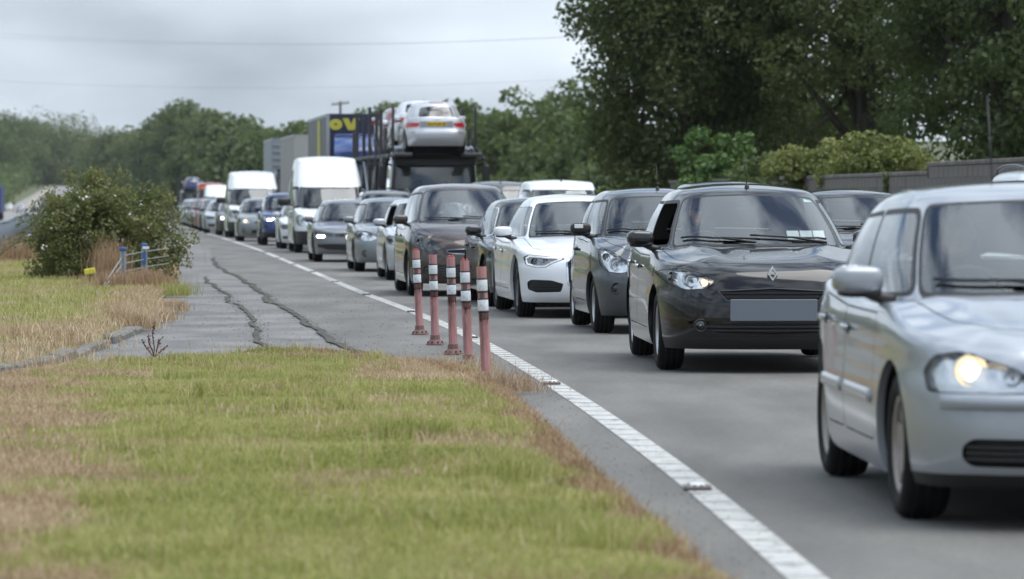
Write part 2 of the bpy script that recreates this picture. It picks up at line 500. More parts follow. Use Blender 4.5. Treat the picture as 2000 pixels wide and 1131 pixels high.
def outline(x0, x1, b, nf, nr, n, wfront=1.0, tau=None, bow=0.0):
    """rounded plan outline from rear centre by the right side to the front and back"""
    xc, a = (x0+x1)/2, (x1-x0)/2
    def at(t):
        c, q = np.cos(t), np.sin(t); e = np.where(c > 0, nf, nr)
        r = (np.abs(c)**e + np.abs(q)**e)**(-1/e)
        X, Y = r*c, r*q
        gx = np.sign(X)*np.abs(X)**(e-1)/a; gy = np.sign(Y)*np.abs(Y)**(e-1)/b
        g = np.hypot(gx, gy)
        return np.stack([xc+a*X, b*Y], 1), np.stack([gx/g, gy/g], 1)
    if tau is None:
        t = np.pi + np.linspace(0, 2*np.pi, 6001); P, _ = at(t)
        w = 1 + wfront*(P[:, 0] > x1-1.0)
        d = np.concatenate([[0], np.cumsum(np.linalg.norm(np.diff(P, axis=0), axis=1)*w[1:])])
        tau = np.interp(np.linspace(0, d[-1], n+1), d, t)
        tau = (tau + (2*np.pi*2 - tau[::-1]))/2     # exact left-right symmetry
    P, N = at(tau)
    if bow: P[:, 0] -= bow*(P[:, 1]/b)**2*np.clip((P[:, 0]-xc)/a, 0, 1)**3
    return P, N, tau

def lower_surf(s):
    W, b = s['W'], s['W']/2
    xf, xr = s['fo'], -(s['wb']+s['ro'])
    P0, N0, tau = outline(xr, xf, b, max(6.2, s.get('nf', 4.6)+1.6), s.get('nr', 5.0)+.6, s.get('nu', 180), bow=s.get('fbow', .20))
    hc = spl(s['hood']); cr = spl(s.get('crown', [(xr, .05), (xf-1.2, .05), (xf, .07)]))
    ridge = s.get('ridge')
    def H(x, y):
        z = hc(x) - cr(x)*np.abs(y/b)**2.3
        if ridge: # raised lines along the bonnet: (y at front, y at back, height, width)
            for (yf, yb, h, w) in ridge:
                t = np.clip((xf-x)/(xf-s['xbf']+.001), 0, 1); yr = yf+(yb-yf)*t
                z = z + h*np.exp(-((np.abs(y)-yr)/w)**2)*np.clip((xf-x)*4, 0, 1)*np.clip((x-s['xbf']+.35)*3, 0, 1)
        return z
    F, S_, Rr = spl(s['F']), spl(s['S']), spl(s['R'])
    wf = np.clip(N0[:, 0], 0, None)**2; wr = np.clip(-N0[:, 0], 0, None)**2; ws = N0[:, 1]**2
    zb = s.get('zb', 0.19)
    def off(z): return wf*F(z) + ws*S_(z) + wr*Rr(z)
    def wp(z): return P0 - N0*off(z)[:, None]
    zs = np.linspace(zb+.1, s['hood_max']+.25, 90); zt = np.full(len(P0), zs[-1]); done = np.zeros(len(P0), bool); gp = None
    for i, z in enumerate(zs):
        p = wp(np.full(len(P0), z)); g = z - H(p[:, 0], p[:, 1])
        hit = (g >= 0) & ~done
        if i and hit.any():
            f = gp[hit]/(gp[hit]-g[hit]-1e-9); zt[hit] = zs[i-1] + (z-zs[i-1])*np.clip(f, 0, 1)
        elif hit.any(): zt[hit] = z
        done |= hit; gp = g
    rho = s.get('rho_s', .05)*ws + s.get('rho_f', .09)*wf + s.get('rho_r', .07)*wr
    nw = s.get('nw', 15); rows = []
    zl = zt - rho*0.9
    for t in np.linspace(0, 1, nw):
        z = zb + (zl-zb)*t; p = wp(z); rows.append(np.concatenate([p, z[:, None]], 1))
    C = wp(zt); xs0, xs1 = s['xbr']+.5, s['xbf']-.45
    Qp = np.stack([np.clip(C[:, 0], xs0, xs1), np.zeros(len(C))], 1)
    D = np.linalg.norm(Qp-C, axis=1) + 1e-6
    Cz = np.concatenate([C, H(C[:, 0], C[:, 1])[:, None]], 1)
    r0 = np.clip(rho/D, 0, .5)
    def top(r):
        p = C + (Qp-C)*r[:, None]; return np.concatenate([p, H(p[:, 0], p[:, 1])[:, None]], 1)
    A, B = rows[-1], top(r0)
    for t in (.2, .4, .6, .8):
        rows.append((1-t)**2*A + 2*t*(1-t)*Cz + t*t*B)
    for t in np.linspace(0, 1, s.get('nt', 12))**1.15: rows.append(top(r0 + (1-r0)*t*.995))
    return Surf(np.stack(rows, 1)), H, tau

def cabin_surf(s, H):
    g = s
    nu = g.get('gnu', 132)
    B, NB, tau = outline(g['xbr'], g['xbf'], g['gb'], max(7.0, g.get('nbf', 7.0)), g.get('nbr', 4.5), nu, bow=g.get('bow', .17))
    T, NT, _ = outline(g['xtr'], g['xtf'], g['gt'], max(6.5, g.get('ntf', 6.5)), g.get('ntr', 4.5), nu, tau=tau, bow=g.get('bow', .17)*.7)
    zr = spl(g['roof']); cr = g.get('rcrown', .05)
    def RF(x, y): return zr(x) - cr*np.abs(y/g['gt'])**2
    zB = H(B[:, 0], B[:, 1]) - g.get('sink', .03)
    zT = RF(T[:, 0], T[:, 1])
    wf = np.clip(NB[:, 0], 0, None)**2; wr = np.clip(-NB[:, 0], 0, None)**2; ws = NB[:, 1]**2
    bul = g.get('bulge_s', .03)*ws + g.get('bulge_f', .015)*wf + g.get('bulge_r', .03)*wr
    def wall(t):
        p = B + (T-B)*t[:, None] + NB*(bul*4*t*(1-t))[:, None]
        return np.concatenate([p, (zB+(zT-zB)*t)[:, None]], 1)
    rho = g.get('grho_s', .07)*ws + g.get('grho_f', .06)*wf + g.get('grho_r', .08)*wr
    Lw = np.linalg.norm(np.concatenate([T-B, (zT-zB)[:, None]], 1), axis=1)
    t1 = 1 - rho/Lw
    rows = []; nw = 14
    for t in np.linspace(0, 1, nw): rows.append(wall(t1*t))
    C = np.concatenate([T, zT[:, None]], 1)
    xs0, xs1 = g['xtr']+.5, g['xtf']-.5
    Q = np.stack([np.clip(T[:, 0], min(xs0, xs1), max(xs0, xs1)), np.zeros(len(T))], 1)
    D = np.linalg.norm(Q-T, axis=1)+1e-6; r0 = np.clip(rho/D, 0, .5)
    def top(r):
        p = T+(Q-T)*r[:, None]; return np.concatenate([p, RF(p[:, 0], p[:, 1])[:, None]], 1)
    A, E = rows[-1], top(r0)
    for t in (.2, .4, .6, .8): rows.append((1-t)**2*A + 2*t*(1-t)*C + t*t*E)
    for t in np.linspace(0, 1, 9): rows.append(top(r0+(1-r0)*t*.998))
    S = Surf(np.stack(rows, 1)); S.nw = nw; S.B = B; S.NB = NB
    S.arc = np.concatenate([[0], np.cumsum(np.linalg.norm(np.diff(B, axis=0), axis=1))])
    return S

_wheels = {}
def wheel_mesh(r, w, style):
    k = (r, w, style)
    if k in _wheels: return _wheels[k]
    t = MB(); h = w/2; rr = r*(.66 if style != 'steel' else .62)
    t.lathe([(rr, -h*.80), (rr+.02, -h*.98), (r-.05, -h*1.04), (r-.018, -h*.93), (r-.004, -h*.70), (r, -h*.3), (r, h*.3),
             (r-.004, h*.70), (r-.018, h*.93), (r-.05, h*1.04), (rr+.02, h*.98), (rr, h*.80), (rr-.02, h*.5), (rr-.02, -h*.5)], axis='y', n=40, close=True)
    for q in (-.45, 0, .45): t.lathe([(r+.0005, h*q-.006), (r+.0008, h*q+.006)], axis='y', n=40, m=1)
    m = MB()     # outer face towards +y
    m.lathe([(rr+.004, h*.86), (rr-.012, h*.90), (rr-.026, h*.78), (rr-.03, h*.1)], axis='y', n=36, m=0)
    m.lathe([(rr-.03, h*.1), (.02, h*.05)], axis='y', n=36, m=1)
    n = {'five': 5, 'ten': 10, 'seven': 7, 'steel': 9, 'multi': 12}[style]
    for i in range(n):
        a = 2*math.pi*i/n + .3
        wi, wo = (.045, .03) if n <= 7 else (.024, .018)
        if style == 'five': wi, wo = .062, .044
        rm = rr-.02
        V = []
        for (q, ww, yo) in ((.05, wi, h*.62), (rm*.6, (wi+wo)/2, h*.72), (rm, wo, h*.74)):
            for sg in (-1, 1):
                for dp in (0, -.03):
                    x, z = q, sg*ww
                    V.append((x*math.cos(a)-z*math.sin(a), yo+dp, x*math.sin(a)+z*math.cos(a)))
        F = []
        for j in range(2):
            o = j*4
            F += [(o, o+2, o+6, o+4), (o, o+4, o+5, o+1), (o+2, o+3, o+7, o+6)]
        m.add(V, F, 0, False)
    m.lathe([(.0, h*.68), (.05, h*.68), (.07, h*.60), (.075, h*.3)], axis='y', n=20, m=0)
    _wheels[k] = (t.me('wheel'), m.me('rim'))
    return _wheels[k]

def add_wheel(root, x, y, r, w, style, rimmat, steer=0.0):
    tm, rm = wheel_mesh(r, w, style)
    if not tm.materials: tm.materials.append(M['tyre']); tm.materials.append(M['black'])
    o = link('wheel', tm, None, root)
    o.location = (x, y, r); o.rotation_euler = (0, 0, (math.pi if y < 0 else 0) + steer)
    q = link('rim', rm.copy(), [rimmat, M['black']], o)
    return o

SEAT = {}
def cabin_fill(root, s, H):
    """dashboard, seats, steering wheel, mirror: what shows through the glass"""
    zc = float(H(s['xbf']-.35, 0)); hw = s['gb']-.10
    xd = s['xbf']
    m = MB()
    m.blob((xd-.52, 0, zc-.13), (.30, hw, .13), (.5, .35), 20, 10)
    m.build('dashboard', M['dash'], root)
    rz = s['roof'][0][1]; xs = xd-1.36 - s.get('seat_back', 0)
    zs = max(q[1] for q in s['roof'])-.77 if max(q[1] for q in s['roof']) < 2.2 else zc-.28
    if 'seat' not in SEAT:
        a = MB(); a.blob((0, 0, -.30), (.085, .25, .34), (.45, .5), 20, 12); SEAT['seat'] = a.me('seat')
        b = MB(); b.blob((-.01, 0, .17), (.05, .145, .10), (.5, .5), 16, 10); b.tube([(0, -.06, .0), (0, -.06, .12)], .008, 6); b.tube([(0, .06, .0), (0, .06, .12)], .008, 6)
        SEAT['head'] = b.me('headrest')
        c = MB(); c.lathe([(.175+.014*math.cos(t), .014*math.sin(t)) for t in np.linspace(0, 2*np.pi, 9)[:-1]], axis='x', n=28, close=True)
        c.blob((0, 0, 0), (.03, .07, .06), (.6, .6), 12, 8); c.box((0, .1, 0), (.008, .08, .02)); c.box((0, -.1, 0), (.008, .08, .02))
        SEAT['sw'] = c.me('steering_wheel')
        d = MB(); d.blob((0, 0, 0), (.02, .12, .038), (.5, .5), 16, 8); SEAT['mir'] = d.me('rear_view_mirror')
        for q in ('seat', 'head'): SEAT[q].materials.append(M['seat'])
        SEAT['sw'].materials.append(M['dash']); SEAT['mir'].materials.append(M['dash'])
    for y in (-.37, .37):
        o = link('seat', SEAT['seat'], None, root); o.location = (xs, y, zs+.28); o.rotation_euler = (0, R(-14), 0)
        link('headrest', SEAT['head'], None, o)
    if s.get('rearseats', True):
        b = MB(); b.blob((xs-.88, 0, zs-.10), (.10, hw-.08, .33), (.35, .3), 20, 10); bo = b.build('rear_seat', M['seat'], root)
        for y in (-.38, .38):
            h = MB(); h.blob((xs-.92, y, zs+.27), (.05, .13, .08), (.5, .5), 14, 8); h.build('headrest', M['seat'], bo)
    o = link('steering_wheel', SEAT['sw'], None, root); o.location = (xd-.92, -.37, zc-.06); o.rotation_euler = (0, R(25), 0)
    o = link('rear_view_mirror', SEAT['mir'], None, root)
    o.location = (s['xtf']-.02, 0, s['roof'][-1][1]-.14)
    return xs, zs

def door_mirror(root, x, y, z, sg, mats, sc=1.0):
    m = MB()
    m.blob((0, sg*.10*sc, .02), (.07*sc, .122*sc, .066*sc), (.6, .62), 22, 14, 0, Matrix.Rotation(sg*R(-12), 3, 'Z').to_quaternion())
    m.blob((-.01, sg*.09*sc, -.036*sc), (.06*sc, .105*sc, .026*sc), (.6, .6), 18, 10, 1)
    m.tube([(.02, -sg*.07, -.075), (.0, -sg*.01, -.06), (0, sg*.06*sc, -.03)], [.03, .028, .03], 10, 1)
    o = m.build('door_mirror', mats, root)
    o.location = (x, y, z)
    g = MB(); g.blob((-.074*sc, sg*.10*sc, .02), (.006, .105*sc, .066*sc), (.5, .6), 16, 8)
    g.build('mirror_glass', M['chrome'], o)
    return o

def plate(root, xyz, w, h, mt, tilt=0, name='number_plate', yaw=0):
    m = MB(); m.box((0, 0, 0), (.006, w/2, h/2), 0, None, .004)
    o = m.build(name, mt, root); o.location = xyz; o.rotation_euler = (0, tilt, yaw)
    return o

def recess(root, name, S, rid, loop, depth, mt, back=None, axis=(-1, 0, 0)):
    """dark pocket behind an opening: floor set back, walls from the rim"""
    V, N, F = S.get(rid)
    if len(F) == 0: return None
    d = np.array(axis, float)*depth
    A = np.concatenate([loop, loop[:1]]); B = A + d
    n0 = len(V)
    VV = np.concatenate([V+d, A, B]); k = len(A)
    FF = [tuple(f) for f in F] + [(n0+i, n0+i+1, n0+k+i+1, n0+k+i) for i in range(k-1)]
    return link(name, mesh(name, VV, FF), mt, root)

def make_car(name, spec, paintm, **o):
    """spec -> an Empty with body, roof, glass, doors, lamps, grilles, wheels, seats"""
    s = dict(spec); s.update(o)
    s['hood_max'] = max(z for _, z in s['hood'])
    lod = s.get('lod', 2)           # 2 near, 1 middle, 0 far
    if lod < 2: s['nu'] = 120; s['nw'] = 11; s['nt'] = 9; s['gnu'] = 96
    if lod < 1: s['nu'] = 84; s['nw'] = 9; s['nt'] = 8; s['gnu'] = 72
    stp = (.07, .05, .03)[lod]
    root = empty(name)
    S, H, tau = lower_surf(s)
    G = cabin_surf(s, H)
    b = s['W']/2; r = s['r']; fo, wb, ro = s['fo'], s['wb'], s['ro']
    bodym = paintm
    # ---- openings in the lower body
    arches = []
    ra = r + s.get('arch', .05)
    for xw in s.get('axles', (0.0, -wb)):
        for sg in (-1, 1):
            a0 = math.asin(max(-1, min(1, (s.get('zb', .19)-.02-r)/ra)))
            ph = np.linspace(a0, math.pi-a0, 26)
            pts = np.stack([xw+ra*np.cos(ph), r+ra*np.sin(ph)], 1)
            lim = lambda P, sg=sg: P[:, 1]*sg > .3
            uv = S.inv(pts, 'y', sg, lim)
            uv[0, 1] = 0; uv[-1, 1] = 0
            S.region('arch', uv); arches.append((sg, S.ev(uv)))
    gapw = .007
    doors = []
    if lod >= 1:
        for i, (x1, x0) in enumerate(s.get('doors', [])):
            for sg in (-1, 1):
                zt1, zt0 = [float(H(x, b))-.035 for x in (x1, x0)]
                zl = s.get('zb', .19)+.13
                poly = [(x1, zl), (x1-.03, zt1*.6+zl*.4), (x1, zt1), (x0, zt0), (x0, zt0*.6+zl*.4), (x0+.02, zl)]
                if i == 1: poly = [(x1, zl), (x1, zt1), (x0, zt0), (x0+.0, .74), (max(x0, -wb+ra*.95+.05), .52), (max(x0, -wb+ra+.06), zl)]
                poly = rpoly(poly, [.06, .02, .02, .02, .04, .06])
                lim = lambda P, sg=sg: P[:, 1]*sg > .3
                S.region_p('gap', poly, 'y', sg, lim, stp*1.5)
                rid = 'door%d%d' % (i, sg); S.region_p(rid, inset(poly, gapw), 'y', sg, lim, stp*1.5); doors.append((rid, i, sg, x1, x0, (zt1+zt0)/2))
    if lod >= 1 and s.get('bonnet'):
        half = s['bonnet']           # (x, y) from the front middle to the rear edge, left side
        poly = [(x, y) for x, y in half] + [(x, -y) for x, y in half[::-1] if abs(y) > 1e-6]
        poly = rpoly(poly, .05)
        S.region_p('gap', poly, 'z', 1, None, stp*1.5)
        S.region_p('bonnet', inset(poly, gapw), 'z', 1, None, stp*1.5)
    lamps = []
    fl = lambda P: P[:, 0] > fo-1.25
    for hd in s.get('lamps', []):
        for sg in (1, -1):
            poly = [(y*sg, z) for y, z in hd['poly']]
            if sg < 0: poly = poly[::-1]
            poly = rpoly(poly, hd.get('round', .03))
            rid = 'lamp%d%d' % (id(hd) % 99991, sg)
            if hd.get('rim', True) and lod >= 1: S.region_p('gap', inset(poly, -.004), 'x', 1, fl, stp)
            loop = S.region_p(rid, poly, 'x', 1, fl, stp); lamps.append((hd, sg, rid, loop))
    grs = []
    for gi, gr in enumerate(s.get('grilles', [])):
        for sg in ((1, -1) if gr.get('mirror') else (1,)):
            poly = [(y*sg, z) for y, z in gr['poly']]
            if not gr.get('mirror') and gr.get('half', True): poly = poly + [(-y, z) for y, z in poly[::-1] if abs(y) > 1e-6]
            poly = rpoly(poly, gr.get('round', .03))
            rid = 'grille%d%d' % (gi, sg)
            fr = gr.get('frame', 0)
            if fr: S.region_p('gframe%d%d' % (gi, sg), inset(poly, -fr), 'x', 1, fl, stp)
            loop = S.region_p(rid, poly, 'x', 1, fl, stp); grs.append((gr, sg, rid, loop, 'gframe%d%d' % (gi, sg) if fr else None))
    rl = lambda P: P[:, 0] < -wb-ro+1.2
    rlamps = []
    for hd in s.get('rear_lamps', []):
        for sg in (1, -1):
            poly = rpoly([(y*sg, z) for y, z in hd['poly']], .03)
            rid = 'rlamp%d' % sg; S.region_p(rid, poly, 'x', -1, rl, stp); rlamps.append(rid)
    for pn in s.get('panels', []):           # coloured front panels (black lower lip and so on), drawn half
        poly = rpoly(pn['poly'] + [(-y, z) for y, z in pn['poly'][::-1] if abs(y) > 1e-6], pn.get('round', .02))
        S.reg.insert(0, (pn['id'], S.inv(dens(poly, stp*1.5), 'x', 1, fl)))
    # cabin footprint left open
    B = G.B; xc = (s['xbf']+s['xbr'])/2; ax = (s['xbf']-s['xbr'])/2-.07; by = s['gb']-.05
    def drop(c, ids): return (np.abs((c[:, 0]-xc)/ax)**4 + np.abs(c[:, 1]/by)**4 < 1) & (c[:, 2] > .55)
    S.solve(drop)
    S.obj(None, 'body', bodym, root)
    for (rid, i, sg, x1, x0, zt) in doors:
        d = S.obj(rid, 'door', bodym, root)
        if d is None: continue
        if s.get('handles', True):
            z = zt-.10 - s.get('hdrop', 0); x = x0+.13
            p = S.ev(S.inv([(x, z)], 'y', sg, lambda P, sg=sg: P[:, 1]*sg > .3))[0]
            h = MB(); h.blob((p[0], p[1]+sg*.022, z), (.095, .014, .016), (.5, .5), 16, 8); h.blob((p[0]-.02, p[1]-sg*.004, z-.005), (.07, .008, .03), (.5, .6), 14, 8, 1)
            h.build('handle', [s.get('handle_mat', bodym), M['black']], d)
        if s.get('moulding'):
            z = s['moulding']
            xs = np.linspace(x0+.04, x1-.06, 12)
            uv = S.inv(np.stack([xs, np.full(12, z)], 1), 'y', sg, lambda P, sg=sg: P[:, 1]*sg > .3); p = S.ev(uv)
            h = MB(); pr = [(0, -.03), (.011, -.026), (.013, .0), (.010, .024), (0, .03)]
            V = [(q[0], q[1]+sg*a, q[2]+c) for q in p for a, c in pr]
            h.add(V, [(i*5+k, i*5+k+1, (i+1)*5+k+1, (i+1)*5+k) for i in range(11) for k in range(4)] + [tuple(range(5)), tuple(range(55, 60))], 0, True)
            h.build('moulding', bodym, d)
    S.obj('bonnet', 'bonnet', bodym, root)
    for pn in s.get('panels', []): S.obj(pn['id'], pn.get('name', 'lower_bumper'), pn['mat'], root)
    # ---- front lamps
    for hd, sg, rid, loop in lamps:
        lens = S.obj(rid, hd.get('name', 'headlight'), hd.get('lens', M['lens']), root)
        if lens is None: continue
        if hd.get('solid'): continue
        dp = hd.get('depth', .06)
        recess(lens, 'housing', S, rid, loop, dp, hd.get('mat', M['reflector']))
        for (y, z, rad, kind) in hd.get('bowls', []):
            p = S.ev(S.inv([(y*sg, z)], 'x', 1, fl))[0]
            x = p[0]-min(dp, .045)-.01
            w = MB()
            w.lathe([(rad, .03), (rad*.97, .022), (rad*.85, .0), (rad*.55, -.025), (.02, -.035)], (x, y*sg, z), 'x', 24)
            w.build('reflector', M['chrome'] if kind != 'proj' else M['lampdark'], lens)
            w = MB(); rb = {'proj': rad*.75, 'on': rad*.42, 'warm': rad*.62}.get(kind, rad*.22)
            w.blob((x+.012, y*sg, z), (.02 if kind != 'proj' else .03, rb, rb), (1, 1), 16, 10)
            w.build('bulb', {'on': M['lampon'], 'warm': M['lampwarm'], 'amber': M['amber'], 'proj': M['blackgloss']}.get(kind, M['white']), lens)
        for st in hd.get('strips', []):      # light guides inside the lamp: list of (y, z)
            P = S.ev(S.inv(dens([(y*sg, z) for y, z in st['pts']], .03, False), 'x', 1, fl)) - np.array([[.014, 0, 0]])
            w = MB(); w.tube([tuple(p) for p in P], st.get('r', .008), 8); w.build('light_strip', st.get('mat', M['lampon']), lens)
    for gr, sg, rid, loop, fr in grs:
        g = recess(root, gr.get('name', 'grille'), S, rid, loop, gr.get('depth', .035), gr.get('mat', M['black']))
        if fr: S.obj(fr, 'grille_surround', gr.get('frame_mat', M['chrome']), root, (.004, 0, 0))
        if g is None: continue
        for z in gr.get('slats', []):
            ys = [y for y, _ in loop[:, 1:3]] if False else None
            lo = loop[np.abs(loop[:, 2]-z) < .05][:, 1]
            if len(lo) < 2: continue
            y = np.linspace(lo.min()+.015, lo.max()-.015, 14)
            P = S.ev(S.inv(np.stack([y, np.full(14, z)], 1), 'x', 1, fl))
            w = MB(); hh = gr.get('slat_h', .007)
            V = []
            for p in P:
                for (dx, dz) in ((-.004, -hh), (-.004, hh), (-.03, hh*.6), (-.03, -hh*.6)): V.append((p[0]+dx, p[1], z+dz))
            w.add(V, [(i*4+k, i*4+(k+1) % 4, (i+1)*4+(k+1) % 4, (i+1)*4+k) for i in range(13) for k in range(4)])
            w.build('slat', gr.get('slat_mat', M['black']), g)
    for k, rid in enumerate(rlamps): S.obj(rid, 'tail_light', M['redlens'], root, (-.004, 0, 0))
    for (y, z, rad) in s.get('fogs', []):
        for sg in (1, -1):
            p = S.ev(S.inv([(y*sg, z)], 'x', 1, fl))[0]
            w = MB(); w.lathe([(rad*1.5, -.02), (rad*1.5, .012), (rad*1.25, .016), (rad*1.12, .004), (rad*1.0, -.015)], (p[0], y*sg, z), 'x', 24)
            f = w.build('fog_light', M['black'], root)
            w = MB(); w.lathe([(rad, -.012), (rad*.6, -.03), (.005, -.04)], (p[0], y*sg, z), 'x', 20); w.blob((p[0]-.02, y*sg, z), (.015, rad*.3, rad*.3), (1, 1), 10, 8)
            w.build('reflector', M['chrome'], f)
            w = MB(); w.lathe([(rad, -.008), (rad*.7, .0), (.003, .004)], (p[0], y*sg, z), 'x', 20); w.build('lens', M['lens'], f)
    # ---- wheel arches: turned-in lip and liner
    for sg, L in arches:
        m = MB(); q = L.copy(); q[:, 1] -= sg*.035
        m.ribbon([tuple(p) for p in L], [tuple(p) for p in q]); m.build('arch_lip', s.get('arch_mat', bodym), root)
        q2 = L.copy(); q2[:, 1] = sg*(b-.40)
        m = MB(); m.ribbon([tuple(p) for p in q], [tuple(p) for p in q2]); m.build('arch_liner', M['under'], root)
    m = MB(); zb = s.get('zb', .19)
    m.box(((0-wb)/2, 0, zb+.05), ((wb+.2)/2-r*.4, b-.14, .05), 0, None, .03)
    m.box((fo-.48, 0, zb+.06), (.20, b*.66, .045), 0, None, .03); m.box((-wb-ro+.35, 0, zb+.09), (.22, b-.28, .05), 0, None, .03)
    m.box((.0, 0, .45), (.36, b-.42, .22)); m.box((-wb, 0, .45), (.36, b-.42, .22))
    if s.get('under', True): m.build('underbody', M['under'], root)
    # ---- cabin: roof and pillars, glass
    arc = G.arc; mid = G.nu//2
    nb = G.NB
    half = np.arange(0, mid+1)
    kx = nb[:mid+1, 0] - s.get('apil', .45)*np.abs(nb[:mid+1, 1])
    uA = int(np.argmax(kx > 0)); aA = float(arc[uA])          # front corner on the right side
    kr = -nb[:mid+1, 0] - s.get('cpil', .7)*np.abs(nb[:mid+1, 1])
    uR = int(np.nonzero(kr > 0)[0].max()); aR = float(arc[uR])  # rear corner
    A2U = lambda a: np.interp(a, arc, np.arange(len(arc)))
    tot = arc[-1]
    zref = s['roof'][-1][1]-s['hood_max']
    def uvrect(a0, a1, t0, t1, rad):
        """rounded rectangle, arc length by wall fraction"""
        ht = max(.3, zref*1.15)
        p = rpoly([(a0, t0*ht), (a1, t0*ht), (a1, t1*ht), (a0, t1*ht)], rad, 5)
        q = dens(p, .05)
        return np.stack([A2U(q[:, 0]), q[:, 1]/ht*(G.nw-1)], 1)
    pil = s.get('pillar', .075)
    wt0, wt1 = s.get('wt', (.10, .96))
    G.region('seal', uvrect(aA+pil*.5, tot-aA-pil*.5, wt0-.05, wt1+.02, .055))
    G.region('windscreen', uvrect(aA+pil*.5+.024, tot-aA-pil*.5-.024, wt0, wt1-.01, .05))
    sw = []
    st0, st1 = s.get('st', (.14, .90))
    base = G.B[:mid+1]
    seals = []
    for i, (x1, x0) in enumerate(s.get('side_glass', [])):
        # x at the belt line -> arc length on the right side
        ks = np.arange(uR, uA+1); xsd = base[ks, 0]
        f = lambda x: float(np.interp(x, xsd, arc[ks]))
        ahi = aA-pil*.5 if x1 is None else f(x1)
        alo = aR+.06 if x0 is None else f(x0)
        for sg in (-1, 1):
            e = lambda a: a if sg < 0 else tot-a
            rr = s.get('sg_round', .05); sm_ = .038 if s.get('trim_mat') is None else .02
            G.region('seal' if s.get('trim_mat') is None else 'wtrim%d' % sg, uvrect(min(e(alo-sm_), e(ahi+sm_)), max(e(alo-sm_), e(ahi+sm_)), st0-.045, st1+sm_*1.6, rr+.02))
            rid = 'side%d%d' % (i, sg)
            if s.get('trim_mat') is not None: G.region('seal', uvrect(min(e(alo-.006), e(ahi+.006)), max(e(alo-.006), e(ahi+.006)), st0-.012, st1+.012, rr+.01))
            G.region(rid, uvrect(min(e(alo), e(ahi)), max(e(alo), e(ahi)), st0, st1, rr)); sw.append((rid, i, sg))
    if s.get('rear_glass', True):
        rt0, rt1 = s.get('rt', (.14, .88))
        for (a0, a1) in ((0, aR-.07), (tot-aR+.07, tot)):
            G.region('rear_window', uvrect(a0, a1, rt0, rt1, [.0, .08, .08, 0] if a0 == 0 else [.08, 0, 0, .08]))
    G.solve()
    G.obj(None, s.get('roof_name', 'roof'), s.get('roof_mat', bodym), root)
    G.obj('seal', 'window_seal', M['rubber'], root)
    if s.get('trim_mat') is not None: [G.obj('wtrim%d' % q, 'window_trim', s['trim_mat'], root) for q in (-1, 1)]
    G.obj('windscreen', 'windscreen', M['glass'], root)
    for rid, i, sg in sw:
        if (i, sg) in s.get('open', ()): continue
        if s.get('blind') and i >= s['blind']: G.obj(rid, 'side_panel', bodym, root)
        else: G.obj(rid, 'side_window', M['sideglass'], root)
    if s.get('rear_glass', True): G.obj('rear_window', 'rear_window', s.get('rear_glass_mat', M['glass']), root)
    if lod >= 1 and s.get('interior', True):
        V, N, F = G.get(None)
        link('headlining', mesh('headlining', V-N*.022, F[:, ::-1], True), M['trim'], root)
    # ---- wheels, mirrors, wipers, seats
    tw = s.get('tw', .205); yt = b - tw/2 - s.get('tin', .042)
    for x in s.get('axles', (0, -wb)):
        for sg in (-1, 1): add_wheel(root, x, sg*yt, r, tw, s.get('rim', 'five'), s.get('rimmat', M['alloy']), s.get('steer', 0) if x == 0 else 0)
    if s.get('mirrors', True):
        kA = uA-2 if uA > 2 else uA
        bx = base[uA]; mx = float(bx[0])-s.get('mir_x', .22); mz = float(H(mx, b*.9))+s.get('mir_z', .075)
        for sg in (-1, 1): door_mirror(root, mx, sg*(b+s.get('mir_y', -.05)), mz, sg, s.get('mir_mats', [bodym, M['black']]), s.get('mir_s', .9))
    if lod >= 1 and s.get('wipers', True):
        for (y0, y1, k) in ((.56, -.06, .08), (-.02, -.60, .05)):
            ys = np.linspace(y0, y1, 10)
            zz = [float(H(s['xbf']-.12, y))+.035 + k*.35*i/9 for i, y in enumerate(ys)]
            uv = G.inv(np.stack([ys, zz], 1), 'x', 1); P = G.ev(uv)+G.nr(uv)*.018
            w = MB(); w.tube([tuple(p) for p in P], .009, 6); w.tube([tuple(P[0]+np.array([.06, .0, -.03])), tuple(P[4]+np.array([.012, 0, .0]))], .010, 6)
            w.build('wiper', M['black'], root)
    xs = zs = None
    if s.get('interior', True): xs, zs = cabin_fill(root, s, H)
    if s.get('antenna'):
        x, y, l = s['antenna']; uv = G.inv([(x, y)], 'z', 1, lambda P: P[:, 2] > s['roof'][-1][1]-.3); p = G.ev(uv)[0]
        w = MB(); w.lathe([(.022, -.01), (.018, .02), (.006, .035)], tuple(p), 'z', 12); w.tube([tuple(p), (p[0]-l*.35, y, p[2]+l*.94)], .004, 6)
        w.build('antenna', M['black'], root)
    if s.get('rails'):
        x1, x0 = s['rails']
        for sg in (-1, 1):
            xs_ = np.linspace(x1, x0, 9); y = sg*(s['gt']-.06)
            uv = G.inv(np.stack([xs_, np.full(9, y)], 1), 'z', 1, lambda P: P[:, 2] > s['roof'][-1][1]-.3); P = G.ev(uv)
            lift = np.array([0, .045, .055, .06, .06, .06, .055, .045, 0.]); P[:, 2] += lift
            w = MB(); w.tube([tuple(p) for p in P], .016, 8); w.build('roof_rail', s.get('rail_mat', M['alloydark']), root)
    root['_car'] = 1
    info = dict(S=S, G=G, H=H, seat=(xs, zs), spec=s, fl=fl)
    del root['_car']
    return root, info

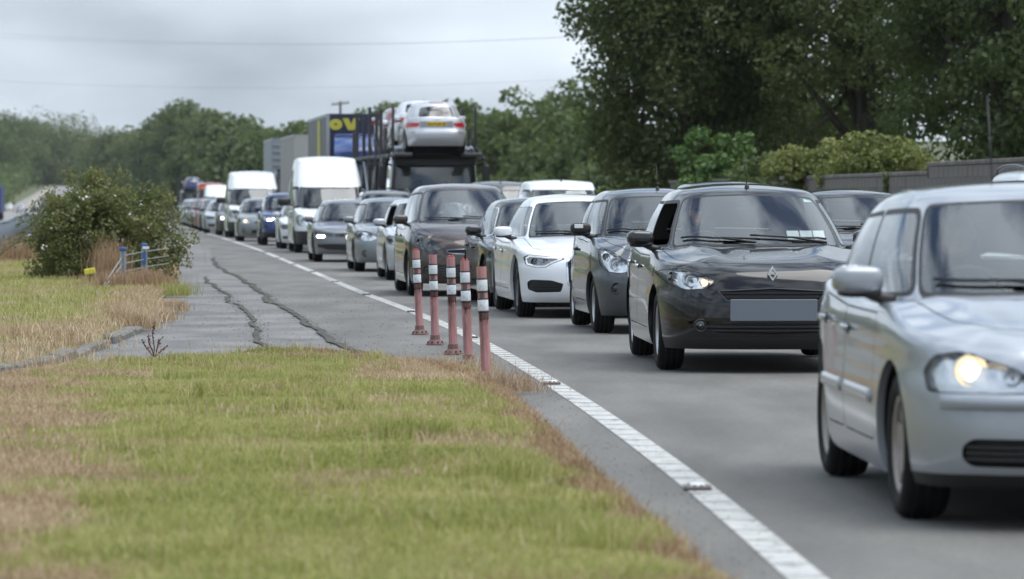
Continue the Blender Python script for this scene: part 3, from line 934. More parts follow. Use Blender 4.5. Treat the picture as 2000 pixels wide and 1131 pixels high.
# ------------------------------------------------------------------ measurements of the different cars (metres; x = 0 at the front axle)
DEF = dict(
    S=[(.17, .05), (.22, .026), (.30, .010), (.45, .0), (.58, .0), (.66, .010), (.76, .006), (.9, .028), (1.05, .06), (1.4, .12)],
    F=[(.17, .10), (.22, .045), (.30, .012), (.40, .0), (.50, .004), (.58, .015), (.66, .042), (.73, .085), (.79, .16), (.85, .29), (.95, .55), (1.1, .9)],
    R=[(.17, .18), (.28, .05), (.42, .0), (.56, .0), (.62, .03), (.78, .05), (.95, .09), (1.1, .16), (1.4, .3)],
    side_glass=[(None, -1.42), (-1.50, -2.35)], doors=[(-.42, -1.46), (-1.48, -2.46)], r=.315, zb=.19)
def base(**k): d = dict(DEF); d.update(k); return d
def mirror_half(p): return p

SP = {}
# black saloon with a wide badge nose
SP['saloon_a'] = base(W=1.775, wb=2.70, fo=.88, ro=1.00, r=.318, nf=4.4,
    F=[(.17, .10), (.22, .045), (.30, .012), (.40, .0), (.50, .002), (.58, .010), (.66, .030), (.73, .058), (.79, .10), (.85, .19), (.92, .38), (1.1, .9)],
    hood=[(.88, .79), (.74, .85), (.5, .895), (.1, .95), (-.30, .995), (-1.0, .985), (-2.2, 1.02), (-3.1, 1.07), (-3.7, 1.05)],
    xbf=-.16, xtf=-1.06, xtr=-2.55, xbr=-3.25, gb=.80, gt=.585, nbf=6.0, ntf=5.6,
    roof=[(-2.9, 1.40), (-2.5, 1.455), (-1.9, 1.495), (-1.4, 1.48), (-1.0, 1.435)], rcrown=.055,
    ridge=[(.30, .52, .022, .11)], doors=[(-.50, -1.50), (-1.515, -2.42)], side_glass=[(None, -1.52), (-1.60, -2.5)],
    bonnet=[(.66, .0), (.62, .35), (.50, .62), (.30, .73), (-.32, .80)],
    lamps=[dict(poly=[(.445, .722), (.52, .668), (.66, .655), (.79, .70), (.865, .775), (.84, .80), (.70, .822), (.56, .785)], round=.03,
        bowls=[(.635, .735, .062, 'off'), (.76, .755, .04, 'amber'), (.53, .715, .035, 'warm')], depth=.07)],
    grilles=[dict(poly=[(.0, .560), (.36, .575), (.42, .645), (.0, .668)], round=[0, .02, .02, 0], depth=.03, slats=[.60, .632], frame=.006, frame_mat=M['alloydark']),
             dict(name='intake', poly=[(.0, .310), (.44, .325), (.66, .40), (.60, .425), (.40, .395), (0, .395)], round=.01, depth=.04, slats=[.34, .37])],
    panels=[dict(id='lip', poly=[(0, .17), (.95, .17), (.95, .265), (.6, .285), (0, .285)], mat=M['black'])],
    fogs=[(.56, .378, .036)], mir_mats=[M['blackgloss'], M['black']], handle_mat=M['chrome'], antenna=(-1.15, 0, .30), rim='five')

# small round grey hatch, black mirrors
SP['mini_a'] = base(W=1.66, wb=2.30, fo=.72, ro=.60, r=.295, nf=4.0, nr=4.2,
    hood=[(.72, .70), (.58, .80), (.35, .905), (.0, .985), (-.25, 1.02), (-1.0, 1.0), (-1.8, 1.06), (-2.9, 1.10)],
    xbf=-.02, xtf=-.86, xtr=-2.35, xbr=-2.82, gb=.75, gt=.56, nbf=5.9, ntf=5.4,
    roof=[(-2.8, 1.40), (-2.3, 1.46), (-1.7, 1.505), (-1.2, 1.495), (-.8, 1.45)],
    F=[(.17, .14), (.22, .07), (.30, .03), (.40, .0), (.52, .0), (.62, .02), (.70, .06), (.78, .13), (.86, .24), (.96, .42), (1.1, .8)],
    doors=[(-.42, -1.60)], side_glass=[(None, -1.45), (-1.54, -2.2)], ridge=[(.35, .50, .02, .10)],
    bonnet=[(.52, 0), (.48, .32), (.38, .52), (.2, .62), (-.16, .70)],
    lamps=[dict(poly=[(.42, .66), (.56, .625), (.70, .645), (.755, .72), (.76, .85), (.72, .885), (.64, .845), (.50, .755)], round=.04,
        bowls=[(.60, .72, .07, 'off'), (.69, .79, .038, 'amber')], depth=.06)],
    grilles=[dict(poly=[(0, .335), (.38, .345), (.48, .47), (.42, .525), (0, .53)], round=.03, depth=.04, slats=[.38, .43, .48])],
    fogs=[(.60, .475, .042)], mir_mats=[M['black'], M['black']], handle_mat=M['black'], antenna=(-1.02, 0, .27), rim='seven', wt=(.10, .95), rearseats=True)

# white executive saloon
SP['saloon_b'] = base(W=1.87, wb=2.91, fo=.92, ro=1.08, r=.345, nf=4.8, nr=5.0,
    hood=[(.92, .66), (.80, .745), (.5, .83), (.1, .895), (-.45, .955), (-1.1, .945), (-2.3, .97), (-3.3, 1.02), (-3.99, 1.02)],
    xbf=-.36, xtf=-1.28, xtr=-2.80, xbr=-3.55, gb=.80, gt=.575, nbf=6.1, ntf=5.7,
    roof=[(-3.1, 1.35), (-2.7, 1.41), (-2.1, 1.455), (-1.6, 1.44), (-1.22, 1.395)],
    doors=[(-.62, -1.66), (-1.675, -2.62)], side_glass=[(None, -1.66), (-1.74, -2.75)],
    F=[(.17, .12), (.22, .05), (.30, .012), (.40, .0), (.50, .004), (.58, .015), (.66, .045), (.72, .09), (.78, .18), (.88, .42), (1.1, .9)],
    bonnet=[(.72, .0), (.68, .40), (.58, .62), (.35, .74), (-.50, .78)],
    lamps=[dict(poly=[(.40, .700), (.55, .642), (.62, .600), (.72, .596), (.83, .630), (.85, .715), (.80, .742), (.60, .725)], round=.012, mat=mat('grey_lamp_housing', (.30, .31, .33), .25, .6),
        bowls=[(.735, .665, .045, 'proj'), (.62, .672, .03, 'off')], strips=[dict(pts=[(.43, .700), (.555, .652), (.625, .612), (.715, .607), (.815, .637), (.825, .70), (.79, .728), (.62, .712), (.46, .705)], r=.010, mat=mat('light_guide', (.85, .87, .9), .3, emit=(.9, .95, 1), es=.25))], depth=.05)],
    grilles=[dict(poly=[(0, .36), (.30, .37), (.36, .42), (.37, .66), (.33, .70), (0, .715)], round=.02, depth=.03, slats=[.42, .47, .52, .57, .62, .66], frame=.018, slat_mat=M['alloydark']),
             dict(name='intake', mirror=True, poly=[(.42, .41), (.45, .315), (.72, .305), (.81, .34), (.82, .425), (.78, .455), (.56, .45)], round=.02, depth=.04, slats=[.35, .38, .41])],
    trim_mat=M['chrome'], rimmat=M['alloydark'], rim='five', mir_x=.26)
# dark saloon with bright window trim
SP['saloon_c'] = base(W=1.82, wb=2.80, fo=.88, ro=1.0, r=.325, nf=4.6,
    hood=[(.88, .64), (.75, .74), (.5, .82), (.1, .88), (-.4, .945), (-1.0, .935), (-2.2, .965), (-3.1, 1.01), (-3.8, 1.01)],
    xbf=-.30, xtf=-1.20, xtr=-2.65, xbr=-3.35, gb=.79, gt=.575, nbf=6.0, ntf=5.6,
    roof=[(-3.0, 1.33), (-2.6, 1.39), (-2.0, 1.43), (-1.5, 1.42), (-1.15, 1.375)],
    doors=[(-.58, -1.58), (-1.595, -2.50)], side_glass=[(None, -1.6), (-1.68, -2.6)],
    bonnet=[(.68, 0), (.64, .38), (.5, .62), (.3, .72), (-.45, .77)],
    lamps=[dict(poly=[(.40, .69), (.55, .60), (.78, .60), (.84, .66), (.83, .73), (.62, .735)], round=.02, bowls=[(.66, .665, .05, 'off')], mat=M['lampdark'])],
    grilles=[dict(poly=[(0, .34), (.30, .36), (.36, .64), (.32, .69), (0, .70)], round=.02, slats=[.4, .46, .52, .58, .64], frame=.016),
             dict(name='intake', mirror=True, poly=[(.44, .30), (.74, .31), (.76, .40), (.48, .40)], round=.02)],
    trim_mat=M['chrome'], mir_mats=[M['blackgloss'], M['black']])
# tall brown people carrier
SP['mpv_a'] = base(W=1.845, wb=2.77, fo=.93, ro=.88, r=.325, nf=4.0,
    hood=[(.93, .72), (.78, .84), (.5, .96), (.2, 1.05), (-.1, 1.10), (-1.0, 1.04), (-2.2, 1.07), (-3.1, 1.10), (-3.65, 1.10)],
    F=[(.17, .14), (.22, .06), (.30, .02), (.40, .0), (.50, .0), (.60, .02), (.70, .06), (.80, .13), (.90, .24), (1.0, .4), (1.2, .8)],
    xbf=.10, xtf=-.98, xtr=-3.05, xbr=-3.50, gb=.82, gt=.62, nbf=5.8, ntf=5.6,
    roof=[(-3.4, 1.56), (-2.8, 1.62), (-2.0, 1.655), (-1.4, 1.645), (-.92, 1.60)],
    doors=[(-.45, -1.50), (-1.515, -2.45)], side_glass=[(None, -1.5), (-1.58, -2.5), (-2.58, -3.2)],
    bonnet=[(.68, 0), (.64, .36), (.52, .60), (.25, .72), (-.10, .80)],
    lamps=[dict(poly=[(.42, .70), (.60, .665), (.78, .70), (.855, .80), (.86, .93), (.82, .96), (.70, .905), (.52, .79)], round=.04,
        bowls=[(.60, .745, .06, 'off'), (.74, .80, .055, 'off')], mat=M['lampdark'], depth=.07)],
    grilles=[dict(poly=[(0, .62), (.34, .64), (.38, .68), (0, .70)], round=.015, frame=.006),
             dict(name='intake', poly=[(0, .27), (.42, .28), (.50, .46), (0, .47)], round=.03, slats=[.31, .35, .39, .43], slat_h=.009, slat_mat=M['alloydark'])],
    fogs=[(.66, .40, .04)], handle_mat=M['chrome'], mir_z=.06, antenna=(-2.9, 0, .2), seat_back=.1, wt=(.10, .96))
# silver compact hatch, nearest car
SP['hatch_a'] = base(W=1.76, wb=2.58, fo=.86, ro=.74, r=.316, nf=5.0, nr=5.0, zb=.175,
    hood=[(.86, .69), (.72, .775), (.5, .84), (.1, .905), (-.28, .96), (-1.0, .95), (-2.2, .995), (-3.3, 1.045)],
    xbf=-.16, xtf=-1.10, xtr=-2.72, xbr=-3.20, gb=.79, gt=.60, nbf=6.1, ntf=5.7,
    roof=[(-3.1, 1.36), (-2.6, 1.415), (-1.9, 1.455), (-1.4, 1.445), (-1.06, 1.40)],
    doors=[(-.46, -1.50), (-1.515, -2.38)], side_glass=[(None, -1.50), (-1.58, -2.42)],
    bonnet=[(.60, 0), (.57, .35), (.50, .52), (.30, .64), (-.32, .76)], ridge=[(.42, .62, .018, .10)],
    lamps=[dict(poly=[(.31, .578), (.56, .572), (.78, .574), (.79, .66), (.755, .722), (.66, .738), (.45, .672)], round=.02,
        bowls=[(.62, .664, .07, 'warm'), (.46, .645, .04, 'off'), (.40, .632, .02, 'amber')], depth=.06)],
    grilles=[dict(poly=[(0, .615), (.30, .615), (.40, .665), (0, .70)], round=.015, slats=[.64, .665]),
             dict(name='intake', poly=[(0, .262), (.62, .268), (.66, .30), (.66, .355), (.62, .385), (0, .385)], round=.025, depth=.05, slats=[.30, .325, .35])],
    panels=[dict(id='lip', poly=[(0, .17), (.95, .17), (.95, .225), (.6, .235), (0, .235)], mat=M['black'])],
    moulding=.50, antenna=(-2.6, 0, .5), rim='five', rimmat=mat('dusty_alloy', (.30, .27, .25), .5, .6), mir_s=.95)
# ordinary hatch and saloons further back
SP['hatch_b'] = base(W=1.75, wb=2.60, fo=.88, ro=.75, r=.315,
    hood=[(.88, .66), (.75, .76), (.5, .85), (.1, .93), (-.25, .98), (-1.0, .965), (-2.2, 1.0), (-3.3, 1.06)],
    xbf=-.10, xtf=-1.0, xtr=-2.7, xbr=-3.2, gb=.78, gt=.585, nbf=5.9, ntf=5.6, roof=[(-3.1, 1.38), (-2.6, 1.43), (-1.9, 1.465), (-1.4, 1.455), (-.95, 1.41)],
    bonnet=[(.64, 0), (.6, .36), (.46, .60), (.25, .7), (-.3, .77)],
    lamps=[dict(poly=[(.42, .68), (.60, .62), (.80, .64), (.84, .74), (.82, .80), (.62, .76)], round=.03, bowls=[(.64, .69, .055, 'off'), (.76, .71, .04, 'off')])],
    grilles=[dict(poly=[(0, .58), (.36, .59), (.40, .66), (0, .68)], round=.02, slats=[.62]), dict(name='intake', poly=[(0, .28), (.55, .29), (.5, .43), (0, .44)], round=.03, slats=[.33, .38])],
    fogs=[(.66, .36, .035)], antenna=(-1.1, 0, .3))
SP['saloon_d'] = base(W=1.76, wb=2.70, fo=.95, ro=.98, r=.315, nf=4.2,
    hood=[(.95, .68), (.82, .78), (.5, .87), (.1, .94), (-.3, .99), (-1.0, .975), (-2.2, 1.0), (-3.1, 1.06), (-3.68, 1.06)],
    xbf=-.15, xtf=-1.05, xtr=-2.55, xbr=-3.25, gb=.775, gt=.575, nbf=5.9, ntf=5.6, roof=[(-2.9, 1.40), (-2.5, 1.45), (-1.9, 1.485), (-1.4, 1.475), (-1.0, 1.43)],
    bonnet=[(.70, 0), (.66, .36), (.5, .58), (.3, .69), (-.3, .76)],
    lamps=[dict(poly=[(.40, .70), (.48, .635), (.66, .615), (.80, .66), (.845, .77), (.80, .825), (.66, .815), (.50, .77)], round=.05, bowls=[(.57, .71, .06, 'off'), (.73, .735, .05, 'off')])],
    grilles=[dict(poly=[(0, .60), (.30, .61), (.34, .70), (0, .72)], round=.02, slats=[.64, .68], frame=.01), dict(name='intake', poly=[(0, .27), (.42, .28), (.40, .40), (0, .41)], round=.03, slats=[.32, .36])],
    fogs=[(.66, .37, .045)])
SP['saloon_e'] = base(W=1.83, wb=2.79, fo=.90, ro=1.05, r=.33, nf=4.8,
    hood=[(.90, .68), (.78, .755), (.5, .83), (.1, .89), (-.4, .95), (-1.0, .94), (-2.2, .97), (-3.1, 1.03), (-3.84, 1.04)],
    xbf=-.26, xtf=-1.18, xtr=-2.75, xbr=-3.45, gb=.79, gt=.58, nbf=6.0, ntf=5.7, roof=[(-3.0, 1.36), (-2.6, 1.41), (-2.0, 1.455), (-1.5, 1.445), (-1.12, 1.40)],
    bonnet=[(.70, 0), (.68, .40), (.58, .66), (.35, .74), (-.4, .78)],
    lamps=[dict(poly=[(.40, .655), (.44, .60), (.80, .565), (.85, .62), (.86, .70), (.80, .725)], round=.015, mat=M['lampdark'], bowls=[(.60, .645, .03, 'off')],
        strips=[dict(pts=[(.66, .605), (.72, .60), (.80, .60)], r=.026)])],
    grilles=[dict(poly=[(0, .58), (.40, .59), (.40, .665), (0, .70)], round=.01, slats=[.61, .64, .67], slat_mat=M['chrome'], slat_h=.004),
             dict(name='intake', poly=[(0, .28), (.60, .30), (.80, .36), (.80, .42), (.5, .43), (0, .43)], round=.02, slats=[.32])],
    rimmat=M['alloydark'])
SP['mini_b'] = base(W=1.74, wb=2.47, fo=.80, ro=.68, r=.31,
    hood=[(.80, .66), (.68, .76), (.45, .84), (.1, .91), (-.3, .965), (-1, .96), (-2, .99), (-3.1, 1.04)],
    xbf=-.2, xtf=-1.05, xtr=-2.45, xbr=-3.0, gb=.77, gt=.57, roof=[(-2.9, 1.33), (-2.4, 1.385), (-1.8, 1.42), (-1.4, 1.41), (-1.0, 1.37)],
    doors=[(-.45, -1.75)], side_glass=[(None, -1.6), (-1.7, -2.3)], bonnet=[(.58, 0), (.54, .4), (.4, .62), (.2, .7), (-.4, .76)],
    lamps=[dict(poly=[(.40, .67), (.50, .58), (.78, .58), (.82, .66), (.80, .72), (.6, .72)], round=.03, mat=M['lampdark'], bowls=[(.58, .64, .055, 'on')])],
    grilles=[dict(poly=[(0, .33), (.30, .34), (.36, .62), (.3, .68), (0, .69)], round=.03, slats=[.4, .48, .56], frame=.015),
             dict(name='intake', mirror=True, poly=[(.42, .30), (.76, .30), (.78, .38), (.44, .38)], round=.02)])
SP['suv_a'] = base(W=1.765, wb=2.52, fo=.84, ro=.66, r=.335, zb=.26, nf=4.2,
    S=[(.2, .03), (.26, .0), (.40, .0), (.50, .025), (.62, .02), (.8, .02), (1.0, .04), (1.2, .08), (1.4, .12)],
    F=[(.2, .14), (.28, .06), (.36, .01), (.45, .0), (.55, .0), (.70, .02), (.80, .05), (.88, .11), (.96, .22), (1.05, .4), (1.2, .8)],
    hood=[(.84, .88), (.70, .965), (.4, 1.03), (.0, 1.085), (-.25, 1.11), (-1, 1.08), (-2, 1.11), (-3.1, 1.15)],
    xbf=-.1, xtf=-.92, xtr=-2.7, xbr=-3.05, gb=.78, gt=.61, roof=[(-3, 1.58), (-2.5, 1.63), (-1.8, 1.655), (-1.3, 1.645), (-.86, 1.60)],
    bonnet=[(.60, 0), (.56, .4), (.44, .62), (.2, .70), (-.3, .76)],
    lamps=[dict(poly=[(.42, .86), (.50, .80), (.74, .78), (.83, .84), (.84, .93), (.7, .92)], round=.02, bowls=[(.62, .85, .045, 'off')], strips=[dict(pts=[(.50, .815), (.66, .80)], r=.016)])],
    grilles=[dict(poly=[(0, .62), (.34, .63), (.44, .70), (.42, .84), (0, .86)], round=.03, slats=[.67, .72, .77, .82], frame=.012), dict(name='intake', poly=[(0, .34), (.5, .35), (.46, .48), (0, .5)], round=.02, slats=[.4])],
    panels=[dict(id='lip', poly=[(0, .18), (1, .18), (1, .46), (.6, .42), (0, .36)], mat=M['black'])], arch_mat=M['black'],
    fogs=[(.68, .62, .04)], rails=(-1.1, -2.6), rail_mat=M['alloy'])
SP['suv_b'] = base(W=1.85, wb=2.66, fo=.90, ro=.95, r=.36, zb=.26, nf=4.4,
    S=SP['suv_a']['S'], F=SP['suv_a']['F'],
    hood=[(.90, .90), (.76, .985), (.4, 1.05), (.0, 1.09), (-.35, 1.13), (-1, 1.10), (-2, 1.13), (-3.5, 1.17)],
    xbf=-.2, xtf=-1.0, xtr=-3.0, xbr=-3.45, gb=.82, gt=.64, roof=[(-3.4, 1.62), (-2.8, 1.68), (-2.0, 1.70), (-1.4, 1.69), (-.94, 1.64)],
    bonnet=[(.66, 0), (.62, .45), (.5, .66), (.2, .74), (-.4, .8)], side_glass=[(None, -1.5), (-1.58, -2.5), (-2.6, -3.15)], doors=[(-.5, -1.52), (-1.535, -2.5)],
    lamps=[dict(poly=[(.45, .86), (.52, .78), (.80, .78), (.87, .86), (.86, .94), (.7, .93)], round=.03, bowls=[(.62, .85, .055, 'off'), (.76, .86, .045, 'off')])],
    grilles=[dict(poly=[(0, .66), (.40, .67), (.42, .86), (0, .88)], round=.03, slats=[.71, .77, .83], frame=.012), dict(name='intake', poly=[(0, .36), (.55, .37), (.5, .52), (0, .54)], round=.03, slats=[.44])],
    fogs=[(.7, .5, .04)], rails=(-1.15, -2.9), rail_mat=M['alloydark'])
# small van or window van, tall roof
SP['van_small'] = base(W=1.80, wb=2.72, fo=.90, ro=.78, r=.32, nf=4.4, zb=.21,
    hood=[(.90, .80), (.76, .90), (.4, 1.0), (.05, 1.07), (-.2, 1.10), (-1, 1.06), (-2, 1.08), (-3.4, 1.10)],
    F=[(.17, .12), (.22, .06), (.30, .02), (.42, .0), (.6, .0), (.72, .03), (.80, .07), (.88, .14), (.98, .28), (1.1, .5), (1.3, .9)],
    xbf=.0, xtf=-.92, xtr=-3.22, xbr=-3.42, gb=.82, gt=.69, nbf=6.1, ntf=6.5, roof=[(-3.4, 1.80), (-2.6, 1.84), (-1.8, 1.85), (-1.3, 1.84), (-.86, 1.77)], rcrown=.04,
    doors=[(-.4, -1.4)], side_glass=[(None, -1.35)], bonnet=[(.66, 0), (.62, .4), (.5, .62), (.2, .72), (-.2, .8)], st=(.14, .80), wt=(.08, .84), mir_s=1.2,
    lamps=[dict(poly=[(.46, .78), (.56, .70), (.78, .70), (.85, .80), (.84, .93), (.72, .90)], round=.04, bowls=[(.66, .79, .06, 'off')])],
    grilles=[dict(poly=[(0, .66), (.38, .67), (.42, .74), (0, .76)], round=.02), dict(name='intake', poly=[(0, .30), (.55, .31), (.5, .46), (0, .47)], round=.03, slats=[.36, .41])], antenna=(-1.1, 0, .2))
# high-roof panel van
SP['van_high'] = base(W=2.0, wb=3.66, fo=1.0, ro=1.0, r=.345, nf=4.6, nr=7, zb=.25, tw=.22,
    S=[(.17, .06), (.25, .02), (.4, .0), (.8, .0), (1.0, .01), (1.2, .02), (1.4, .03)],
    hood=[(1.0, .88), (.86, 1.02), (.5, 1.14), (.2, 1.22), (.0, 1.26), (-1, 1.18), (-2, 1.18), (-4.66, 1.18)],
    F=[(.17, .12), (.25, .04), (.4, .0), (.65, .0), (.80, .03), (.92, .09), (1.02, .2), (1.15, .4), (1.4, .9)],
    R=[(.17, .1), (.3, .0), (.8, .0), (1.2, .0), (1.4, .02)],
    xbf=.32, xtf=-1.05, xtr=-4.50, xbr=-4.62, gb=.955, gt=.80, nbf=6.5, ntf=6.6, nbr=8, ntr=8, roof=[(-4.6, 2.60), (-3.5, 2.64), (-2.4, 2.65), (-1.7, 2.63), (-.98, 2.50)], rcrown=.05,
    doors=[(-.25, -1.3)], side_glass=[(None, -1.15)], st=(.07, .42), wt=(.04, .46), bulge_s=.06, bulge_f=.10, mir_s=1.5, mir_z=.16, mir_y=.08, mir_mats=[M['black'], M['black']],
    bonnet=[(.74, 0), (.70, .5), (.55, .75), (.3, .85), (.05, .92)],
    lamps=[dict(poly=[(.56, .86), (.64, .74), (.86, .74), (.94, .86), (.93, 1.02), (.82, 1.04)], round=.04, bowls=[(.75, .87, .07, 'off')])],
    grilles=[dict(poly=[(0, .70), (.46, .71), (.52, .86), (0, .90)], round=.02, slats=[.75, .80, .85]), dict(name='intake', poly=[(0, .34), (.6, .35), (.56, .5), (0, .52)], round=.03, slats=[.4, .46])],
    panels=[dict(id='lip', poly=[(0, .17), (1.1, .17), (1.1, .60), (.5, .60), (0, .60)], mat=M['black'])], rim='steel', rear_glass=False, rearseats=False)
# hatch seen from behind on the transporter
SP['hatch_rear'] = base(W=1.765, wb=2.58, fo=.86, ro=.80, r=.315, nr=4.2,
    hood=[(.86, .66), (.74, .75), (.5, .82), (.1, .88), (-.3, .94), (-1, .95), (-2.2, .985), (-3.1, 1.0), (-3.4, 1.0)],
    R=[(.17, .16), (.26, .07), (.36, .02), (.46, .0), (.58, .0), (.64, .05), (.72, .075), (.85, .10), (.98, .15), (1.1, .25)], rho_r=.03,
    xbf=-.25, xtf=-1.1, xtr=-2.78, xbr=-3.24, gb=.775, gt=.565, nbr=3.4, ntr=3.8, roof=[(-3.1, 1.37), (-2.7, 1.41), (-1.9, 1.46), (-1.4, 1.45), (-1.0, 1.40)],
    side_glass=[(None, -1.55), (-1.63, -2.45)], rt=(.10, .86), rear_glass_mat=M['sideglass'], bonnet=None,
    rear_lamps=[dict(poly=[(.46, .80), (.52, .72), (.84, .70), (.86, .80), (.80, .845), (.5, .835)])])

# cab-over lorry front
SP['cab'] = base(W=2.5, wb=0, fo=1.38, ro=.92, r=.50, tw=.30, zb=.36, nf=8.5, nr=12, axles=(0,), under=False, arch=.07,
    S=[(.3, .03), (.45, .0), (1.7, .0), (2.2, .01)], F=[(.3, .10), (.45, .02), (.6, .0), (1.3, .01), (1.7, .04), (2.2, .1)], R=[(.3, 0), (2.2, .01)],
    hood=[(1.38, 1.72), (1.1, 1.74), (-.92, 1.74)], crown=[(-.92, .005), (1.38, .01)], rho_s=.03, rho_f=.04,
    bow=.05, fbow=.05, xbf=1.345, xtf=1.10, xtr=-.86, xbr=-.88, gb=1.24, gt=1.15, nbf=7.5, ntf=7.0, nbr=12, ntr=12, roof=[(-.9, 3.02), (.4, 3.0), (1.1, 2.92)], rcrown=.04,
    doors=[(.62, -.55)], side_glass=[(None, -.30)], st=(.06, .60), wt=(.05, .78), bulge_s=.01, bulge_f=.02, bulge_r=.0, mirrors=False, rear_glass=False, rearseats=False, bonnet=None,
    lamps=[dict(poly=[(.78, .62), (.82, .52), (1.14, .52), (1.16, .66), (1.1, .70)], round=.03, bowls=[(.92, .60, .06, 'off'), (1.06, .61, .05, 'off')])],
    grilles=[dict(poly=[(0, .80), (.80, .82), (.86, 1.45), (0, 1.5)], round=.03, slats=[.9, 1.0, 1.1, 1.2, 1.3, 1.4], slat_h=.02), dict(name='intake', poly=[(0, .44), (.6, .45), (.6, .68), (0, .70)], round=.03, slats=[.5, .57, .63])],
    rim='steel')

# ------------------------------------------------------------------ seated drivers
def person_mesh(arm_out=False):
    """one continuous body in driving posture; x forward, hip at the origin"""
    V = []; E = []; Rd = []
    def ch(pts, root=None):
        prev = root
        for p, r in pts:
            V.append(p); Rd.append(r); i = len(V)-1
            if prev is not None: E.append((prev, i))
            prev = i
        return prev
    ch([((0, 0, 0), .135)]); hip = 0
    ab = ch([((-.05, 0, .18), .125), ((-.09, 0, .34), .135), ((-.11, 0, .46), .125)], hip); chest = ab
    nk = ch([((-.10, 0, .55), .06), ((-.085, 0, .61), .055), ((-.07, 0, .70), .085), ((-.07, 0, .78), .08)], chest)
    for sg in (-1, 1):
        ch([((.10, sg*.10, .0), .10), ((.40, sg*.13, .06), .075), ((.60, sg*.13, -.14), .05), ((.72, sg*.13, -.34), .04), ((.84, sg*.13, -.36), .035)], hip)
        sh = ch([((-.11, sg*.15, .47), .075), ((-.10, sg*.20, .44), .062)], chest)
        if arm_out and sg < 0:
            w = ch([((-.02, -.30, .30), .048), ((.06, -.44, .34), .042), ((.20, -.42, .39), .034), ((.27, -.40, .42), .03)], sh)
            hand = (.27, -.40, .42); dr = (.03, .005, .02)
        else:
            w = ch([((.03, sg*.25, .22), .048), ((.18, sg*.20, .27), .04), ((.33, sg*.15, .36), .031), ((.40, sg*.145, .385), .03)], sh)
            hand = (.40, sg*.145, .385); dr = (.02, -sg*.008, .014)
        for k, (dy, l) in enumerate(((-.022, .9), (-.008, 1.0), (.007, .95), (.021, .78))):
            a = (hand[0]+dr[0]*1.2, hand[1]+dy+dr[1], hand[2]+dr[2]*1.2)
            ch([(a, .0125), ((a[0]+.028*l, a[1], a[2]+.006), .012), ((a[0]+.038*l, a[1], a[2]-.02), .011)], w)
        ch([((hand[0]-.005, hand[1]-sg*.03, hand[2]+.01), .014), ((hand[0]+.03, hand[1]-sg*.045, hand[2]+.018), .012)], w)
    me = bpy.data.meshes.new('person')
    me.from_pydata(V, E, []); me.update()
    o = bpy.data.objects.new('tmp_person', me); COL.objects.link(o)
    o.modifiers.new('skin', 'SKIN')
    for sv, r in zip(me.skin_vertices[0].data, Rd): sv.radius = (r, r)
    me.skin_vertices[0].data[0].use_root = True
    o.modifiers.new('sub', 'SUBSURF').levels = 2
    dg = bpy.context.evaluated_depsgraph_get()
    b = bmesh.new(); b.from_mesh(bpy.data.meshes.new_from_object(o.evaluated_get(dg)))
    # head with nose, brow, chin and ears grown into the same surface
    h = MB(); c = (-.055, 0, .735)
    h.blob(c, (.098, .078, .122), (1, 1), 24, 18); h.blob((c[0]+.098, 0, c[2]-.012), (.022, .016, .028), (1, 1), 12, 8); h.blob((c[0]+.06, 0, c[2]-.09), (.036, .042, .034), (1, 1), 14, 10)
    h.blob((c[0]+.082, 0, c[2]+.028), (.018, .055, .012), (1, 1), 14, 8); h.blob((c[0]+.088, 0, c[2]-.058), (.012, .026, .010), (1, 1), 12, 8)
    for sg in (-1, 1): h.blob((c[0]-.01, sg*.079, c[2]-.01), (.024, .012, .034), (1, 1), 12, 8)
    hm = h.me('head'); b.from_mesh(hm)
    fin = bpy.data.meshes.new('person'); b.to_mesh(fin); b.free()
    o2 = bpy.data.objects.new('tmp2', fin); COL.objects.link(o2)
    rm = o2.modifiers.new('re', 'REMESH'); rm.mode = 'VOXEL'; rm.voxel_size = .006; rm.use_smooth_shade = True
    o2.modifiers.new('sm', 'SMOOTH').iterations = 3
    dg = bpy.context.evaluated_depsgraph_get()
    out = bpy.data.meshes.new_from_object(o2.evaluated_get(dg))
    for q in (o, o2): bpy.data.objects.remove(q)
    b = bmesh.new(); b.from_mesh(out); seen = set(); best = []
    for v in b.verts:
        if v in seen: continue
        st = [v]; seen.add(v); isl = []
        while st:
            q = st.pop(); isl.append(q)
            for e in q.link_edges:
                w2 = e.other_vert(q)
                if w2 not in seen: seen.add(w2); st.append(w2)
        if len(isl) > len(best): best = isl
    keep = set(best); bmesh.ops.delete(b, geom=[v for v in b.verts if v not in keep], context='VERTS'); b.to_mesh(out); b.free()
    n = len(out.polygons); cc = np.zeros(n*3, np.float32); out.polygons.foreach_get('center', cc); cc = cc.reshape(-1, 3)
    skin = (cc[:, 2] > .575) | ((cc[:, 0] > .24) & (cc[:, 2] > .25)) | ((cc[:, 1] < -.36) & (cc[:, 2] > .2) & arm_out)
    out.materials.clear()
    out.polygons.foreach_set('material_index', np.where(skin, 1, 0).astype(np.int32)); out.polygons.foreach_set('use_smooth', np.ones(n, bool))
    return out
_pm = {}
